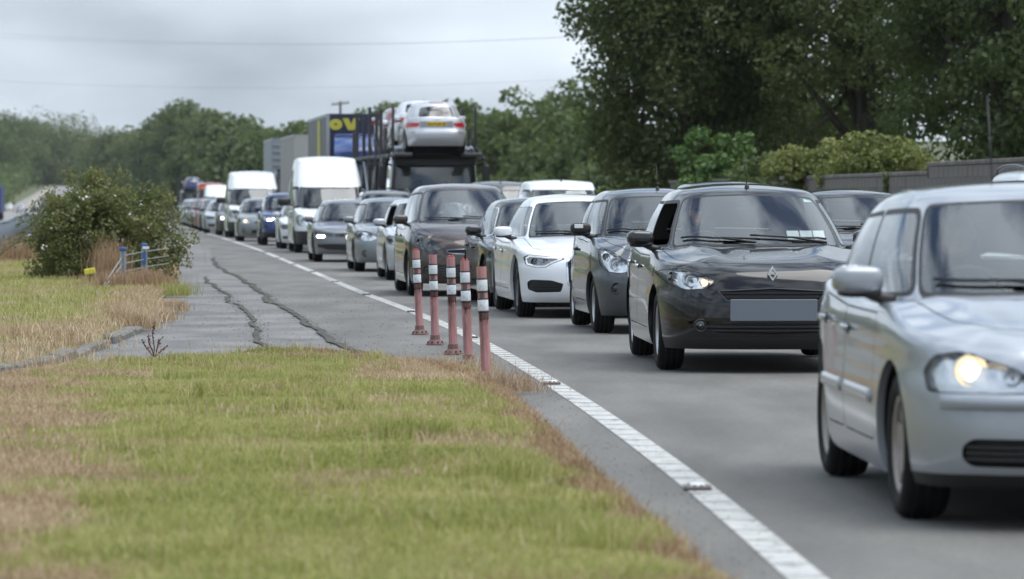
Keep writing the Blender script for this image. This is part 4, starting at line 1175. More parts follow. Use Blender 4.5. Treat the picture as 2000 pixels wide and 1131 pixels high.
def driver(info, root_car, cloth, label, hair='hair', arm_out=False, glasses=False, side=-1):
    """a person of their own, sitting in the driver's seat of a placed car"""
    k = bool(arm_out)
    if k not in _pm: _pm[k] = person_mesh(k)
    xs, zs = info['seat']
    me = _pm[k]
    if not me.materials: me.materials.append(M['seat']); me.materials.append(M['skin'])
    p = link('person', me, None); tag(p, label, 'person')
    p.material_slots[0].link = 'OBJECT'; p.material_slots[0].material = mat('clothing', cloth, .85)
    mw = root_car.matrix_basis if root_car.matrix_world == Matrix() else root_car.matrix_world
    L = Matrix.Translation((xs+.22, side*.37, zs-.20))
    p.matrix_world = mw @ L
    h = MB(); c = (-.068, 0, .752)
    h.blob(c, (.098, .087, .118), (1, 1), 22, 16)
    hm = h.me('hair')
    b = bmesh.new(); b.from_mesh(hm)
    bmesh.ops.delete(b, geom=[v for v in b.verts if v.co.x > -.01+(v.co.z-.78)*.55 or v.co.z < .70], context='VERTS'); b.to_mesh(hm); b.free()
    link('hair', hm, M[hair], p)
    if glasses:
        g = MB()
        for sg in (-1, 1): g.blob((.036, sg*.033, .748), (.012, .028, .019), (.7, .7), 14, 8); g.tube([(.03, sg*.06, .752), (-.06, sg*.083, .75)], .004, 6)
        g.tube([(.042, -.012, .752), (.042, .012, .752)], .004, 6)
        g.build('sunglasses', M['blackgloss'], p)
    return p

# ------------------------------------------------------------------ the lie of the land
zc = spl([(0, 0), (25, 0), (33, -.02), (47, -.07), (59, -.12), (80, -.18), (95, -.22), (120, -.26), (150, -.29), (185, -.36), (230, -.47),
          (300, -.8), (460, -1.8), (780, -2.2), (1000, .3), (1200, 3.0), (1600, 11), (3000, 30)])
_xe = spl([(0, 1.45), (8, 1.29), (14.5, 1.066), (18.7, .895), (30, .262), (41, -.5), (51.5, -1.41), (61.3, -2.33), (75.6, -3.62), (114, -7.2), (142, -10.1),
           (180, -14.1), (230, -19.2), (360, -32.4), (460, -42.4), (780, -74.2), (1200, -116), (1600, -152), (3000, -260)])
def XE(D): return _xe(D)                       # the white edge line
def head(D): return float((XE(D+.5)-XE(D-.5)))  # its drift per metre
def px(x, y, D):
    """photo pixel -> point at depth D"""
    return Vector(((x-1000.0)*D/FPX, D, CAMH - (y-YH)*D/FPX))

_tab = RNG.random((64, 64))
def vnoise(x, y, sc=1.0, seed=0):
    x = np.asarray(x, float)*sc+seed*7.31+100; y = np.asarray(y, float)*sc+seed*3.17+100
    i, j = np.floor(x).astype(int), np.floor(y).astype(int); a, b = x-i, y-j
    a = a*a*(3-2*a); b = b*b*(3-2*b); g = lambda p, q: _tab[p % 64, q % 64]
    return (g(i, j)*(1-a)+g(i+1, j)*a)*(1-b)+(g(i, j+1)*(1-a)+g(i+1, j+1)*a)*b
def fnoise(x, y, sc=1.0, seed=0): return .55*vnoise(x, y, sc, seed)+.3*vnoise(x, y, sc*2.1, seed+5)+.15*vnoise(x, y, sc*4.3, seed+9)

STN = np.concatenate([np.arange(3, 62, .5), np.arange(62, 200, 2), np.arange(200, 600, 10), np.arange(600, 3001, 25)])
def strip(name, L, Rr, d0, d1, dz, mt, cols=2, zf=None, parent=None):
    """a sheet that follows the ground between two edges"""
    D = np.unique(np.concatenate([[d0], STN[(STN > d0) & (STN < d1)], [d1]]))
    t = np.linspace(0, 1, cols)
    l, r_ = np.array([float(L(d)) for d in D]), np.array([float(Rr(d)) for d in D])
    X = l[:, None]+(r_-l)[:, None]*t[None]; Y = np.repeat(D[:, None], cols, 1)
    Z = np.repeat(zc(D)[:, None], cols, 1)+dz
    if zf is not None: Z = Z+zf(X, Y, t[None]+0*X)
    V = np.stack([X, Y, Z], 2).reshape(-1, 3)
    n = len(D); i = np.arange(n-1)[:, None]*cols+np.arange(cols-1)[None]
    F = np.stack([i, i+1, i+cols+1, i+cols], 2).reshape(-1, 4)
    return link(name, mesh(name, V, F, True), mt, parent)

# materials of the ground
M['asphalt'] = mat('road_asphalt', (.17, .165, .155), .85)
noise_col(M['asphalt'], [(.32, (.060, .058, .053)), (.5, (.128, .124, .114)), (.68, (.215, .208, .193))], 24, 12, rough=.92, bump=.5, bscale=120, bdist=.006)
def stains(m, scale, lo, hi, stretch):
    N, Lk, b = nodes(m); src = b.inputs['Base Color'].links[0].from_socket
    tc = N.new('ShaderNodeTexCoord'); mp = N.new('ShaderNodeMapping'); mp.inputs['Scale'].default_value = stretch; Lk.new(tc.outputs['Object'], mp.inputs['Vector'])
    n = N.new('ShaderNodeTexNoise'); n.inputs['Scale'].default_value = scale; n.inputs['Detail'].default_value = 6; Lk.new(mp.outputs[0], n.inputs['Vector'])
    r = N.new('ShaderNodeMapRange'); r.inputs['From Min'].default_value = .32; r.inputs['From Max'].default_value = .68; r.inputs['To Min'].default_value = lo; r.inputs['To Max'].default_value = hi
    Lk.new(n.outputs['Fac'], r.inputs['Value'])
    v = N.new('ShaderNodeVectorMath'); v.operation = 'SCALE'; Lk.new(src, v.inputs[0]); Lk.new(r.outputs[0], v.inputs['Scale']); Lk.new(v.outputs[0], b.inputs['Base Color'])
stains(M['asphalt'], .9, .72, 1.22, (1.6, .35, 1))
M['asphalt_old'] = mat('crossover_asphalt', (.2, .2, .2), .9)
noise_col(M['asphalt_old'], [(.30, (.075, .073, .069)), (.5, (.158, .155, .149)), (.70, (.265, .261, .25))], 18, 12, rough=.92, bump=.6, bscale=90, bdist=.008)
stains(M['asphalt_old'], 1.2, .70, 1.2, (1, .6, 1))
M['soil'] = mat('verge_soil', (.12, .09, .06), .95)
noise_col(M['soil'], [(.3, (.10, .095, .04)), (.5, (.19, .165, .08)), (.7, (.27, .215, .125))], 1.4, 12)
M['field'] = mat('rough_grass_land', (.07, .09, .035), .95)
noise_col(M['field'], [(.3, (.045, .062, .02)), (.55, (.085, .095, .035)), (.75, (.13, .11, .055))], .35, 10)
M['white_line'] = mat('road_paint', (.62, .62, .60), .7)
noise_col(M['white_line'], [(.32, (.18, .18, .17)), (.46, (.40, .40, .385)), (.70, (.52, .52, .50))], 9, 12, bump=.3, bscale=80, bdist=.004)
M['yellow_line'] = mat('yellow_road_paint', (.50, .36, .07), .7)
M['crack'] = mat('crack_filling', (.03, .03, .025), .95)
noise_col(M['crack'], [(.35, (.040, .038, .034)), (.55, (.075, .072, .062)), (.68, (.10, .11, .045))], 6, 8, bump=.8, bscale=60, bdist=.02)
M['concrete'] = mat('concrete', (.27, .26, .24), .9)
noise_col(M['concrete'], [(.25, (.05, .048, .042)), (.5, (.13, .125, .11)), (.75, (.22, .21, .19))], 5, 10, bump=.5, bscale=40, bdist=.01)

# one sheet for all the land, out to the hills
def land():
    D = STN[(STN > 2) & (STN < 2600)]
    rel = np.array([-700, -550, -400, -260, -170, -110, -70, -45, -32, -24, -18, -14, -10, -6, -3, 0, 3, 6, 9, 12, 15, 19, 25, 40, 70, 120, 200, 350, 500, 700.])
    X = XE(D)[:, None]+rel[None]; Y = np.repeat(D[:, None], len(rel), 1)
    side = np.clip((np.abs(rel+4)-34)/120, 0, 1)[None]
    Z = zc(D)[:, None]-.05 + side*np.clip((Y-500)/900, 0, 1)*10
    Z = Z + np.where(rel[None] < -28, 1, 0)*np.clip((Y-850)/300, 0, 1)*np.clip((-rel[None]-28)/25, 0, 1)*6
    n, c = X.shape; i = np.arange(n-1)[:, None]*c+np.arange(c-1)[None]
    F = np.stack([i, i+1, i+c+1, i+c], 2).reshape(-1, 4)
    o = link('ground', mesh('ground', np.stack([X, Y, Z], 2).reshape(-1, 3), F, True), M['field'])
    tag(o, kind='structure')
    return o
land()

crack1 = spl([(27, -.10), (31.4, -.42), (32.6, -.66), (33.5, -.88), (35.8, -1.38), (39, -1.75), (46, -2.40), (52, -3.0), (66, -4.3), (84, -6.1), (112, -8.5)])
crack2 = spl([(30.5, -1.35), (33.5, -1.72), (36.5, -2.20), (40, -2.55), (44.5, -2.85), (51, -3.45), (60, -4.30), (71, -5.45), (76, -5.9)])
XA = lambda D: float(crack1(D)) if 28 < D < 112 else float(XE(D))-.75-.6*(D >= 112)
tag(strip('road', lambda D: XA(D), lambda D: float(XE(D))+11.0, 3, 1700, 0.0, M['asphalt'], 9), kind='structure')
XK = spl([(28.5, -5.6), (29.5, -4.7), (30.5, -4.15), (32, -3.88), (35, -3.74), (39, -3.80), (44.5, -4.02), (57, -4.85), (68, -5.6), (100, -8.3), (130, -11.2), (160, -14)])
tag(strip('crossover_pavement', lambda D: float(XK(D))-.25 if D > 28.6 else -9.0, lambda D: float(XE(D))-.1, 24, 150, -.006, M['asphalt_old'], 6), kind='structure')
tag(strip('far_carriageway', lambda D: float(XE(D))-25.5, lambda D: float(XE(D))-15.0, 150, 1700, -.01, mat('pale_asphalt', (.21, .205, .20), .85), 6), kind='structure')

# edge line with raised ribs, lane line, yellow line of the hard shoulder
el = tag(strip('edge_line', lambda D: float(XE(D))-.075, lambda D: float(XE(D))+.075, 4, 420, .004, M['white_line'], 3), kind='structure')
rb = MB()
for d in np.arange(8, 75, .5):
    x = float(XE(d)); h = head(d)
    rb.box((x, d, float(zc(d))+.0060), (.073, .009, .0018), 0, Matrix.Rotation(math.atan(-h)*0, 3, 'Z'))
tag(rb.build('rib', M['white_line'], el), kind='stuff')
def dashes(name, rel, w, d0, d1, on, per, mt):
    root = tag(empty(name), kind='structure')
    d = d0
    while d < d1:
        strip('lane_dash', lambda D: float(XE(D))+rel-w/2, lambda D: float(XE(D))+rel+w/2, d, d+on, .004, mt, 2, None, root); d += per
    return root
dashes('lane_line', 3.72, .12, 12, 240, 2.0, 8.0, M['white_line'])
dashes('shoulder_line', 7.45, .12, 12, 180, 2.0, 6.0, M['yellow_line'])
tag(strip('far_yellow_line', lambda D: float(XE(D))-22.9, lambda D: float(XE(D))-22.6, 300, 1300, .0, M['yellow_line'], 2), kind='structure')

# foreground grass nose
XL1 = spl([(3, -7), (26, -7), (27.5, -5.2), (28.9, -3.9), (30.2, -3.62), (31.2, -3.36), (32.0, -3.02), (32.8, -2.5), (33.3, -1.95)])
XR1 = spl([(3, 1.22), (8, 1.02), (14.5, .74), (18.7, .48), (23, .24), (27, .0), (30, -.27), (31.3, -.64), (32.3, -1.1), (33.3, -1.75)])
def edge_z(h, e):
    def f(X, Y, t):
        b = np.minimum(t, 1-t)
        return h*np.clip(b/e, 0, 1)**.6 + .02*(fnoise(X, Y, 1.3, 3)-.5)*np.clip(b/e, 0, 1)
    return f
tag(strip('grass_nose', lambda D: float(XL1(D)), lambda D: float(XR1(D))+.02*math.sin(D*7.1)+.03*math.sin(D*2.7), 3, 33.3, .012, M['soil'], 41, edge_z(.055, .06)), kind='structure')
# verge beyond the crossover, behind a broken kerb
def verge_z(X, Y, t): return .10*np.clip((1-t)*40, 0, 1)**.5 + .05*(fnoise(X, Y, .5, 8)-.5)*np.clip((1-t)*10, 0, 1) - .25*np.clip((.72-t)/.72, 0, 1)
tag(strip('verge', lambda D: float(XK(D))-9.5, lambda D: float(XK(D))-.12, 28.6, 150, .02, M['soil'], 40, verge_z), kind='structure')
kerb = tag(empty('kerb'), kind='structure')
kb = MB(); kb.box((0, 0, 0), (.06, .42, .075), 0, None, .02); kme = kb.me('kerb_stone'); kme.materials.append(M['concrete'])
d = 31.2
while d < 41.5:
    a = math.atan2(float(XK(d+.5)-XK(d-.5)), 1.0)
    if not (37.5 < d < 38.2 or 46 < d < 47):
        o = link('kerb_stone', kme, None, kerb)
        o.location = (float(XK(d))-.05+random.uniform(-.02, .02), d, float(zc(d))+.0+random.uniform(-.02, .015))
        o.rotation_euler = (random.uniform(-.02, .02), random.uniform(-.06, .06), -a+random.uniform(-.03, .03))
    d += .91*math.cos(a)

# cracks in the crossover: ragged seams with grit and moss
def seam(name, cf, d0, d1, w):
    D = np.arange(d0, d1, .12); x = cf(D)+.15*(fnoise(D, D*0, .40, 4)-.5)*2+.06*(fnoise(D, D*0+5, 2.6, 4)-.5)
    ww = w*(.7+.7*fnoise(D, D*0+9, 1.1, 6)); w2 = w*(.7+.7*fnoise(D, D*0+30, 1.4, 7))
    z = zc(D)+.0085
    A = np.stack([x-ww/2, D, z], 1); B = np.stack([x+w2/2, D, z], 1); C = np.stack([x, D, z+.004], 1)
    m = MB(); m.ribbon([tuple(p) for p in A], [tuple(p) for p in C]); m.ribbon([tuple(p) for p in C], [tuple(p) for p in B])
    return tag(m.build(name, M['crack']), kind='structure')
seam('pavement_crack', crack1, 30.8, 100, .075)
seam('pavement_crack', crack2, 31.5, 74, .052)
for (d, l) in ((38.6, 1.0), (41.2, 1.25), (44.0, .9), (48.5, 1.1)):
    x0 = float(XK(d)); n = 26; xs = np.linspace(x0, float(crack2(d))-.1*l, n); ds = d+.06*np.sin(xs*9)+.05*(fnoise(xs, xs*0, 3, 2)-.5)
    m = MB(); w = .035
    m.ribbon([(a, b-w*.6, float(zc(b))+.007) for a, b in zip(xs, ds)], [(a, b+w*.6, float(zc(b))+.007) for a, b in zip(xs, ds)])
    tag(m.build('pavement_crack', M['crack']), kind='structure')

# loose grit and pebbles
def grit(name, n, f, s0, s1, mt):
    V, F = [], []
    base = np.array([(1, 0, 0), (-1, 0, 0), (0, 1, 0), (0, -1, 0), (0, 0, .8), (0, 0, -.5)])
    tri = np.array([(0, 2, 4), (2, 1, 4), (1, 3, 4), (3, 0, 4), (2, 0, 5), (1, 2, 5), (3, 1, 5), (0, 3, 5)])
    X, D = f(n); S = RNG.uniform(s0, s1, n)**1.0
    k = RNG.uniform(.6, 1.3, (n, 6, 1)); P = base[None]*k*S[:, None, None]
    P = P + np.stack([X, D, zc(D)+S*.25+.004], 1)[:, None]
    F = (tri[None]+np.arange(n)[:, None, None]*6).reshape(-1, 3)
    return tag(link(name, mesh(name, P.reshape(-1, 3), F), mt), kind='stuff')
def along(cf, d0, d1, sp):
    def f(n): D = RNG.uniform(d0**.5, d1**.5, n)**2; return cf(D)+RNG.normal(0, sp, n), D
    return f
M['grit'] = mat('grit', (.09, .088, .082), .95)
noise_col(M['grit'], [(.35, (.05, .049, .045)), (.6, (.13, .128, .12)), (.8, (.3, .29, .27))], 30, 2)
grit('loose_grit', 1500, along(crack1, 30, 70, .05), .002, .007, M['grit'])
grit('loose_grit', 1300, along(crack2, 31.5, 62, .07), .002, .007, M['grit'])
def wide(n): D = RNG.uniform(31, 62, n); return XK(D)+RNG.uniform(0, 1, n)**1.2*(XE(D)-XK(D)-.2), D
grit('loose_grit', 1500, wide, .002, .007, M['grit'])
grit('loose_grit', 500, lambda n: (lambda D: (XR1(np.minimum(D, 30))+RNG.uniform(.0, .45, n)**1.0, D))(RNG.uniform(13, 31, n)), .002, .005, M['grit'])

# ------------------------------------------------------------------ the queue
for k, q in SP.items():
    if not k.startswith(('cab', 'van')):
        q['gb'] -= .02; q['gt'] -= .008; q.setdefault('grho_s', .085)
    q.setdefault('pillar', .046)
CARS = {}
def put(root, D, X, yaw=0.0, z=0.0, back=False):
    a = math.atan2(-1.0, -head(D)) + yaw + (math.pi if back else 0)
    root.location = (X, D, float(zc(D))+z); root.rotation_euler = (0, 0, a)
    root.matrix_world = Matrix.Translation(root.location) @ Matrix.Rotation(a, 4, 'Z')
    return root
def car(key, sp, col, D, X, label, metal=.35, cat='car', name='car', lod=2, group='cars queuing on the road', yaw=0, rough=.38, dirt=.5, **o):
    root, info = make_car(name, SP[sp], paint(col, metal, rough, dirt), lod=lod, **o)
    put(root, D, X, yaw); tag(root, label, cat, group)
    CARS[key] = (root, info)
    return root, info
def front_pt(info, y, z): return info['S'].ev(info['S'].inv([(y, z)], 'x', 1, info['fl']))[0]
def sticker(info, root, y, z, w, h, mt, name='windscreen_sticker'):
    """small paper on the inside of the windscreen"""
    uv = info['G'].inv([(y-w/2, z-h/2), (y+w/2, z-h/2), (y+w/2, z+h/2), (y-w/2, z+h/2)], 'x', 1); P = info['G'].ev(uv)-info['G'].nr(uv)*.004
    m = MB(); m.add([tuple(p) for p in P], [(0, 1, 2, 3)]); return m.build(name, mt, root)
M['paper'] = mat('pale_paper', (.62, .68, .70), .8)
M['paperblue'] = mat('blue_paper', (.25, .42, .6), .8)
M['greenpaper'] = mat('pale_green_paper', (.45, .72, .62), .8)

# near lane, nearest first
r, i = car('golf', 'hatch_a', (.34, .365, .40), 17.2, 2.49, 'silver hatchback with glowing headlight, nearest car and cut by the picture edge', .45)
driver(i, r, (.10, .11, .13), 'person in dark clothes driving the nearest silver hatchback')
sticker(i, r, -.50, 1.375, .16, .05, M['greenpaper'])
p = front_pt(i, 0, .655); m = MB()
m.lathe([(.048, -.004), (.055, .004), (.05, .010), (.044, .004)], (p[0]+.002, 0, .66), 'x', 28)
m.tube([(p[0]+.012, -.030, .688), (p[0]+.012, -.012, .632), (p[0]+.012, 0, .664), (p[0]+.012, .012, .632), (p[0]+.012, .030, .688)], .0045, 6)
m.build('badge', M['chrome'], r)

yy = np.linspace(-.74, .74, 30); P = i['S'].ev(i['S'].inv(np.stack([yy, np.full(30, .535)], 1), 'x', 1, i['fl']))
m = MB(); pr = [(-.01, -.038), (.016, -.032), (.024, .0), (.014, .026), (-.01, .034)]
m.add([(q[0]+a, q[1], .535+c) for q in P for a, c in pr], [(k*5+j, k*5+j+1, (k+1)*5+j+1, (k+1)*5+j) for k in range(29) for j in range(4)] + [tuple(range(5)), tuple(range(145, 150))], 0, True)
m.build('bumper_strip', paint((.34, .365, .40), .45), r)

r, i = car('fluence', 'saloon_a', (.0035, .003, .004), 32.0, 2.00, 'black saloon with diamond badge and blank grey number plate, driver window open', .1, yaw=-.02, open=((0, -1),), dirt=.05)
driver(i, r, (.12, .13, .15), 'person in sunglasses driving the black saloon, arm on the window sill', 'hairgrey', True, True)
p = front_pt(i, 0, .76); m = MB(); X0 = float(p[0])+.014
for (ya, za, yb, zb_) in ((0, .062, .042, 0), (.042, 0, 0, -.062), (0, -.062, -.042, 0), (-.042, 0, 0, .062)):
    fa, fb = .52, .52
    V = [(X0-.02, ya, .782+za), (X0-.02, yb, .782+zb_), (X0-.02, yb*fa, .782+zb_*fa), (X0-.02, ya*fa, .782+za*fa),
         (X0+.004, ya*.93, .782+za*.93), (X0+.004, yb*.93, .782+zb_*.93), (X0+.004, yb*.6, .782+zb_*.6), (X0+.004, ya*.6, .782+za*.6)]
    m.add(V, [(4, 5, 6, 7), (0, 1, 5, 4), (3, 7, 6, 2), (1, 2, 6, 5), (0, 4, 7, 3)])
m.build('badge', M['chrome'], r)
p = front_pt(i, 0, .50); plate(r, (float(p[0])+.02, 0, .50), .68, .17, M['plate'])
sticker(i, r, -.50, 1.385, .10, .03, M['paperblue']); sticker(i, r, .50, 1.375, .085, .065, M['greenpaper'])
for q in (.30, .41, .52): sticker(i, r, q, 1.075, .10, .07, M['paper'])

r, i = car('ka', 'mini_a', (.065, .075, .088), 41.3, 1.62, 'small grey round hatchback with black mirrors behind the black saloon', .5)
driver(i, r, (.05, .06, .08), 'person driving the small grey hatchback behind the black saloon')
m = MB(); m.box((.068, -.115, .045), (.004, .045, .02), 0, None, .002)
for ch in r.children:
    if ch.name.startswith('door_mirror') and ch.location.y < 0: m.build('sticker', M['white'], ch)
p = front_pt(i, 0, .70); m = MB(); m.blob((p[0], 0, .70), (.012, .075, .032), (.8, .8), 20, 10); m.build('badge', mat('blue_badge', (.02, .05, .2), .2, coat=1), r)

r, i = car('a6', 'saloon_b', (.74, .76, .79), 47.3, .94, 'white executive saloon with slim angular headlights and large black intakes', .05, rough=.3, dirt=.25)
driver(i, r, (.06, .06, .07), 'person driving the white executive saloon')
m = MB(); p = front_pt(i, 0, .70)
for q in (-.075, -.025, .025, .075): m.lathe([(.036+.005*math.cos(t), .005*math.sin(t)) for t in np.linspace(0, 2*np.pi, 7)[:-1]], (p[0]+.004, q, .675), 'x', 20, close=True)
m.build('badge', M['chrome'], r)
sticker(i, r, -.42, 1.345, .10, .03, M['greenpaper']); sticker(i, r, .30, 1.02, .05, .10, mat('yellow_paper', (.55, .5, .12), .8))

r, i = car('a4', 'saloon_c', (.006, .006, .008), 52.5, .50, 'black saloon with chrome window trim between the white saloon and the brown people carrier', .2, dirt=.15)
r, i = car('scenic', 'mpv_a', (.040, .028, .025), 59.0, -.66, 'tall brown people carrier with large swept headlights', .5)
driver(i, r, (.20, .19, .18), 'person driving the tall brown people carrier')
p = front_pt(i, 0, .78); m = MB(); m.add([(p[0]+.015, 0, .84), (p[0]+.025, .04, .78), (p[0]+.035, 0, .72), (p[0]+.025, -.04, .78)], [(0, 1, 2, 3)]); m.build('badge', M['chrome'], r)
r, i = car('astra', 'hatch_b', (.50, .53, .57), 71.0, -1.41, 'silver hatchback tucked close behind the brown people carrier', .5, open=((0, -1),))
r, i = car('avensis', 'saloon_d', (.20, .225, .245), 80.0, -2.32, 'grey-blue saloon with round twin headlights and small fog lights', .55)
r, i = car('passat', 'saloon_e', (.17, .18, .20), 93.0, -3.75, 'dark silver saloon with slim headlights and a lit daytime lamp', .6, lod=1)
r, i = car('merge_suv', 'suv_b', (.16, .165, .17), 103.0, -3.15, 'grey sport utility car with roof rails, its roof showing over the dark silver saloon', .5, lod=1)
r, i = car('van_tall', 'van_high', (.74, .76, .78), 109.0, -4.98, 'tall white high-roof van standing before the car transporter', .0, 'van', 'panel_van', 1, 'vans in the queue', rough=.35)
r, i = car('a1', 'mini_b', (.70, .72, .74), 117.5, -6.0, 'small white hatchback with lit headlight left of the tall white van', .1, lod=1)
r, i = car('ecosport', 'suv_a', (.018, .045, .17), 126.0, -7.08, 'blue compact sport utility car with black lower bumper', .3, lod=1)
r, i = car('volvo', 'saloon_d', (.17, .19, .20), 137.0, -8.55, 'grey saloon with lit headlight in front of the white panel van', .5, lod=1,
    lamps=[dict(poly=[(.44, .70), (.50, .63), (.78, .63), (.84, .70), (.82, .78), (.6, .77)], round=.03, bowls=[(.62, .70, .07, 'warm')])])
r, i = car('sprinter', 'van_high', (.74, .76, .78), 149.0, -9.62, 'white panel van with dark windscreen, second large van in the queue', .0, 'van', 'panel_van', 1, 'vans in the queue', rough=.35,
    roof=[(-4.6, 2.46), (-3.5, 2.50), (-2.4, 2.50), (-1.7, 2.48), (-.98, 2.38)], wt=(.04, .56), st=(.07, .50), xtf=-.75)
LAMPS_ON = dict(poly=[(.42, .68), (.50, .62), (.80, .62), (.84, .72), (.82, .78), (.60, .75)], round=.03, bowls=[(.66, .69, .07, 'on')])
far = [('hatch_b', (.03, .032, .035), 158.5, -10.85, 'dark car with lit headlight half hidden behind the white panel van', True),
       ('saloon_c', (.42, .45, .48), 168, -12.05, 'silver car at the far end of the near lane', False),
       ('hatch_b', (.02, .03, .07), 177.5, -13.05, 'dark blue car just behind the far silver car', False),
       ('hatch_b', (.35, .015, .02), 186.5, -13.92, 'red car far back in the near lane', False),
       ('saloon_d', (.03, .032, .036), 195, -14.85, 'dark car far back in the near lane beside the bush', False),
       ('hatch_b', (.06, .065, .07), 204.5, -15.75, 'dark car with both headlights lit near the bush edge', True),
       ('hatch_b', (.30, .42, .50), 214, -16.7, 'pale blue car glimpsed past the bush edge', True),
       ('saloon_d', (.45, .47, .5), 224, -17.75, 'silver car glimpsed through the bush twigs', False)]
for (sp, c, D, X, lb, on) in far:
    kw = dict(lamps=[LAMPS_ON]) if on else {}
    car('far%d' % int(D), sp, c, D, X, lb, .4, lod=0, fogs=[], **kw)

# outer lane
car('white_suv', 'suv_b', (.66, .68, .70), 39.0, 5.84, 'white sport utility car with dark roof rails at the right picture edge', .1)
car('black_outer', 'saloon_d', (.006, .006, .008), 48.6, 4.36, 'black car beyond the black saloon, in the outer lane', .3, hood=[(.95, .70), (.82, .80), (.5, .89), (.1, .96), (-.3, 1.01), (-1.0, .995), (-2.2, 1.02), (-3.1, 1.08), (-3.68, 1.08)],
    roof=[(-2.9, 1.43), (-2.5, 1.48), (-1.9, 1.52), (-1.4, 1.51), (-1.0, 1.46)])
car('mpv_outer', 'suv_b', (.035, .034, .036), 59.5, 3.45, 'dark tall car whose roof rises behind the black saloon roof', .4, rails=None)
car('white_roof', 'hatch_b', (.72, .74, .76), 74.0, 1.58, 'white car of which only the roof shows behind the white executive saloon', .1, lod=1, antenna=None)
car('white_smallvan', 'van_small', (.72, .74, .76), 82.0, 1.12, 'small white van in the outer lane with roof aerial', .05, 'van', 'small_van', 1, 'vans in the queue')
car('dark_mpv', 'van_small', (.055, .052, .052), 95.5, -.18, 'dark grey people carrier in the outer lane beside the small white van', .4, 'car', 'people_carrier', 1, side_glass=[(None, -1.35), (-1.45, -2.45), (-2.55, -3.2)],
    roof=[(-3.4, 1.82), (-2.6, 1.87), (-1.8, 1.89), (-1.3, 1.88), (-.86, 1.80)])
car('dark_mpv2', 'van_small', (.03, .03, .032), 106.0, -1.5, 'blackish people carrier just ahead of the car transporter', .4, 'car', 'people_carrier', 1, side_glass=[(None, -1.35), (-1.45, -2.45), (-2.55, -3.2)], antenna=None)
car('van_mid', 'van_high', (.72, .74, .76), 198, -10.3, 'white van far off in the outer lane, between two lorries', .0, 'van', 'panel_van', 0, 'vans in the queue')
car('van_far', 'van_high', (.70, .72, .72), 280, -20.6, 'white van far down the road in front of the red coach', .0, 'van', 'panel_van', 0, 'vans in the queue')

driver(CARS['a4'][1], CARS['a4'][0], (.15,.15,.17), 'person driving the black saloon with chrome window trim', 'hair')
driver(CARS['astra'][1], CARS['astra'][0], (.25,.26,.3), 'person driving the silver hatchback behind the people carrier', 'hairgrey')
driver(CARS['avensis'][1], CARS['avensis'][0], (.05,.06,.1), 'person driving the grey-blue saloon', 'hair')
driver(CARS['passat'][1], CARS['passat'][0], (.2,.2,.2), 'person driving the dark silver saloon', 'hair')
driver(CARS['van_tall'][1], CARS['van_tall'][0], (.5,.12,.05), 'person in orange driving the tall white van', 'hair')
driver(CARS['black_outer'][1], CARS['black_outer'][0], (.2,.05,.05), 'person driving the black car in the outer lane', 'hair')

# ------------------------------------------------------------------ lorries, coach, transporters
def truck_mirrors(root, z=2.1):
    for sg in (-1, 1):
        m = MB(); m.blob((1.18, sg*1.46, z), (.07, .11, .34), (.4, .4), 16, 10); m.blob((1.18, sg*1.45, z-.46), (.07, .11, .13), (.4, .4), 16, 10)
        m.tube([(1.1, sg*1.2, z+.32), (1.2, sg*1.44, z+.38), (1.2, sg*1.46, z+.2)], .03, 8); m.tube([(1.1, sg*1.2, z-.5), (1.2, sg*1.42, z-.55)], .03, 8)
        m.build('door_mirror', M['black'], root)
def trailer(root, x0, x1, h, side_mt, front_mt, w=2.52, z0=1.15, ribs=0, wheels=True):
    m = MB(); m.box((x0-.03, 0, (z0+h)/2), (.03, w/2, (h-z0)/2), 0, None, .01); m.build('trailer_front', front_mt, root)
    if ribs:
        for k in range(ribs):
            y = -w/2+.1+(w-.2)*k/(ribs-1); q = MB(); q.box((x0+.02, y, (z0+h)/2), (.02, .035, (h-z0)/2-.04), 0, None, .008); q.build('rib', front_mt, root)
    for sg in (-1, 1):
        n = 120; xs = np.linspace(x0-.07, x1+.06, n); ys = sg*(w/2-.02+.022*np.abs(np.sin(xs*4.2))*np.clip(np.sin(xs*1.1)+1.2, .3, 1))
        m = MB(); m.ribbon([(a, b, z0) for a, b in zip(xs, ys)], [(a, b*.998, h-.12) for a, b in zip(xs, ys)]); m.build('side_curtain', side_mt, root)
        m = MB(); m.box(((x0+x1)/2, sg*(w/2-.03), h-.06), (abs(x1-x0)/2, .035, .06), 0, None, .01); m.build('roof_rail', M['steel'], root)
        m = MB(); m.box(((x0+x1)/2, sg*(w/2-.06), z0-.08), (abs(x1-x0)/2, .05, .08), 0, None, .01); m.build('side_beam', M['under'], root)
    m = MB(); m.box(((x0+x1)/2, 0, h-.02), (abs(x1-x0)/2, w/2-.06, .02)); m.build('trailer_roof', side_mt, root)
    m = MB(); m.box((x1+.03, 0, (z0+h)/2), (.03, w/2-.01, (h-z0)/2)); m.build('trailer_door', side_mt, root)
    if wheels:
        for x in (x1+2.0, x1+3.3, x1+4.6):
            for sg in (-1, 1): add_wheel(root, x, sg*(w/2-.2), .5, .34, 'steel', M['alloydark'])
def lorry(name, D, X, col, label, h, length, side_mt, front_mt, roof=3.0, lod=0, cat='lorry', **o):
    root, info = make_car(name, SP['cab'], paint(col, .1), lod=lod, **o)
    put(root, D, X); tag(root, label, cat, 'lorries in the queue')
    truck_mirrors(root)
    m = MB(); m.box((-1.9, 0, .8), (2.6, .45, .14)); m.build('chassis', M['under'], root)
    for sg in (-1, 1): add_wheel(root, -3.6, sg*.98, .5, .5, 'steel', M['alloydark'])
    if length: trailer(root, -1.45, -1.45-length, h, side_mt, front_mt)
    return root, info
M['curtain_grey'] = mat('grey_curtain', (.30, .295, .285), .6)
M['curtain_dark'] = mat('dark_curtain', (.10, .105, .11), .5)
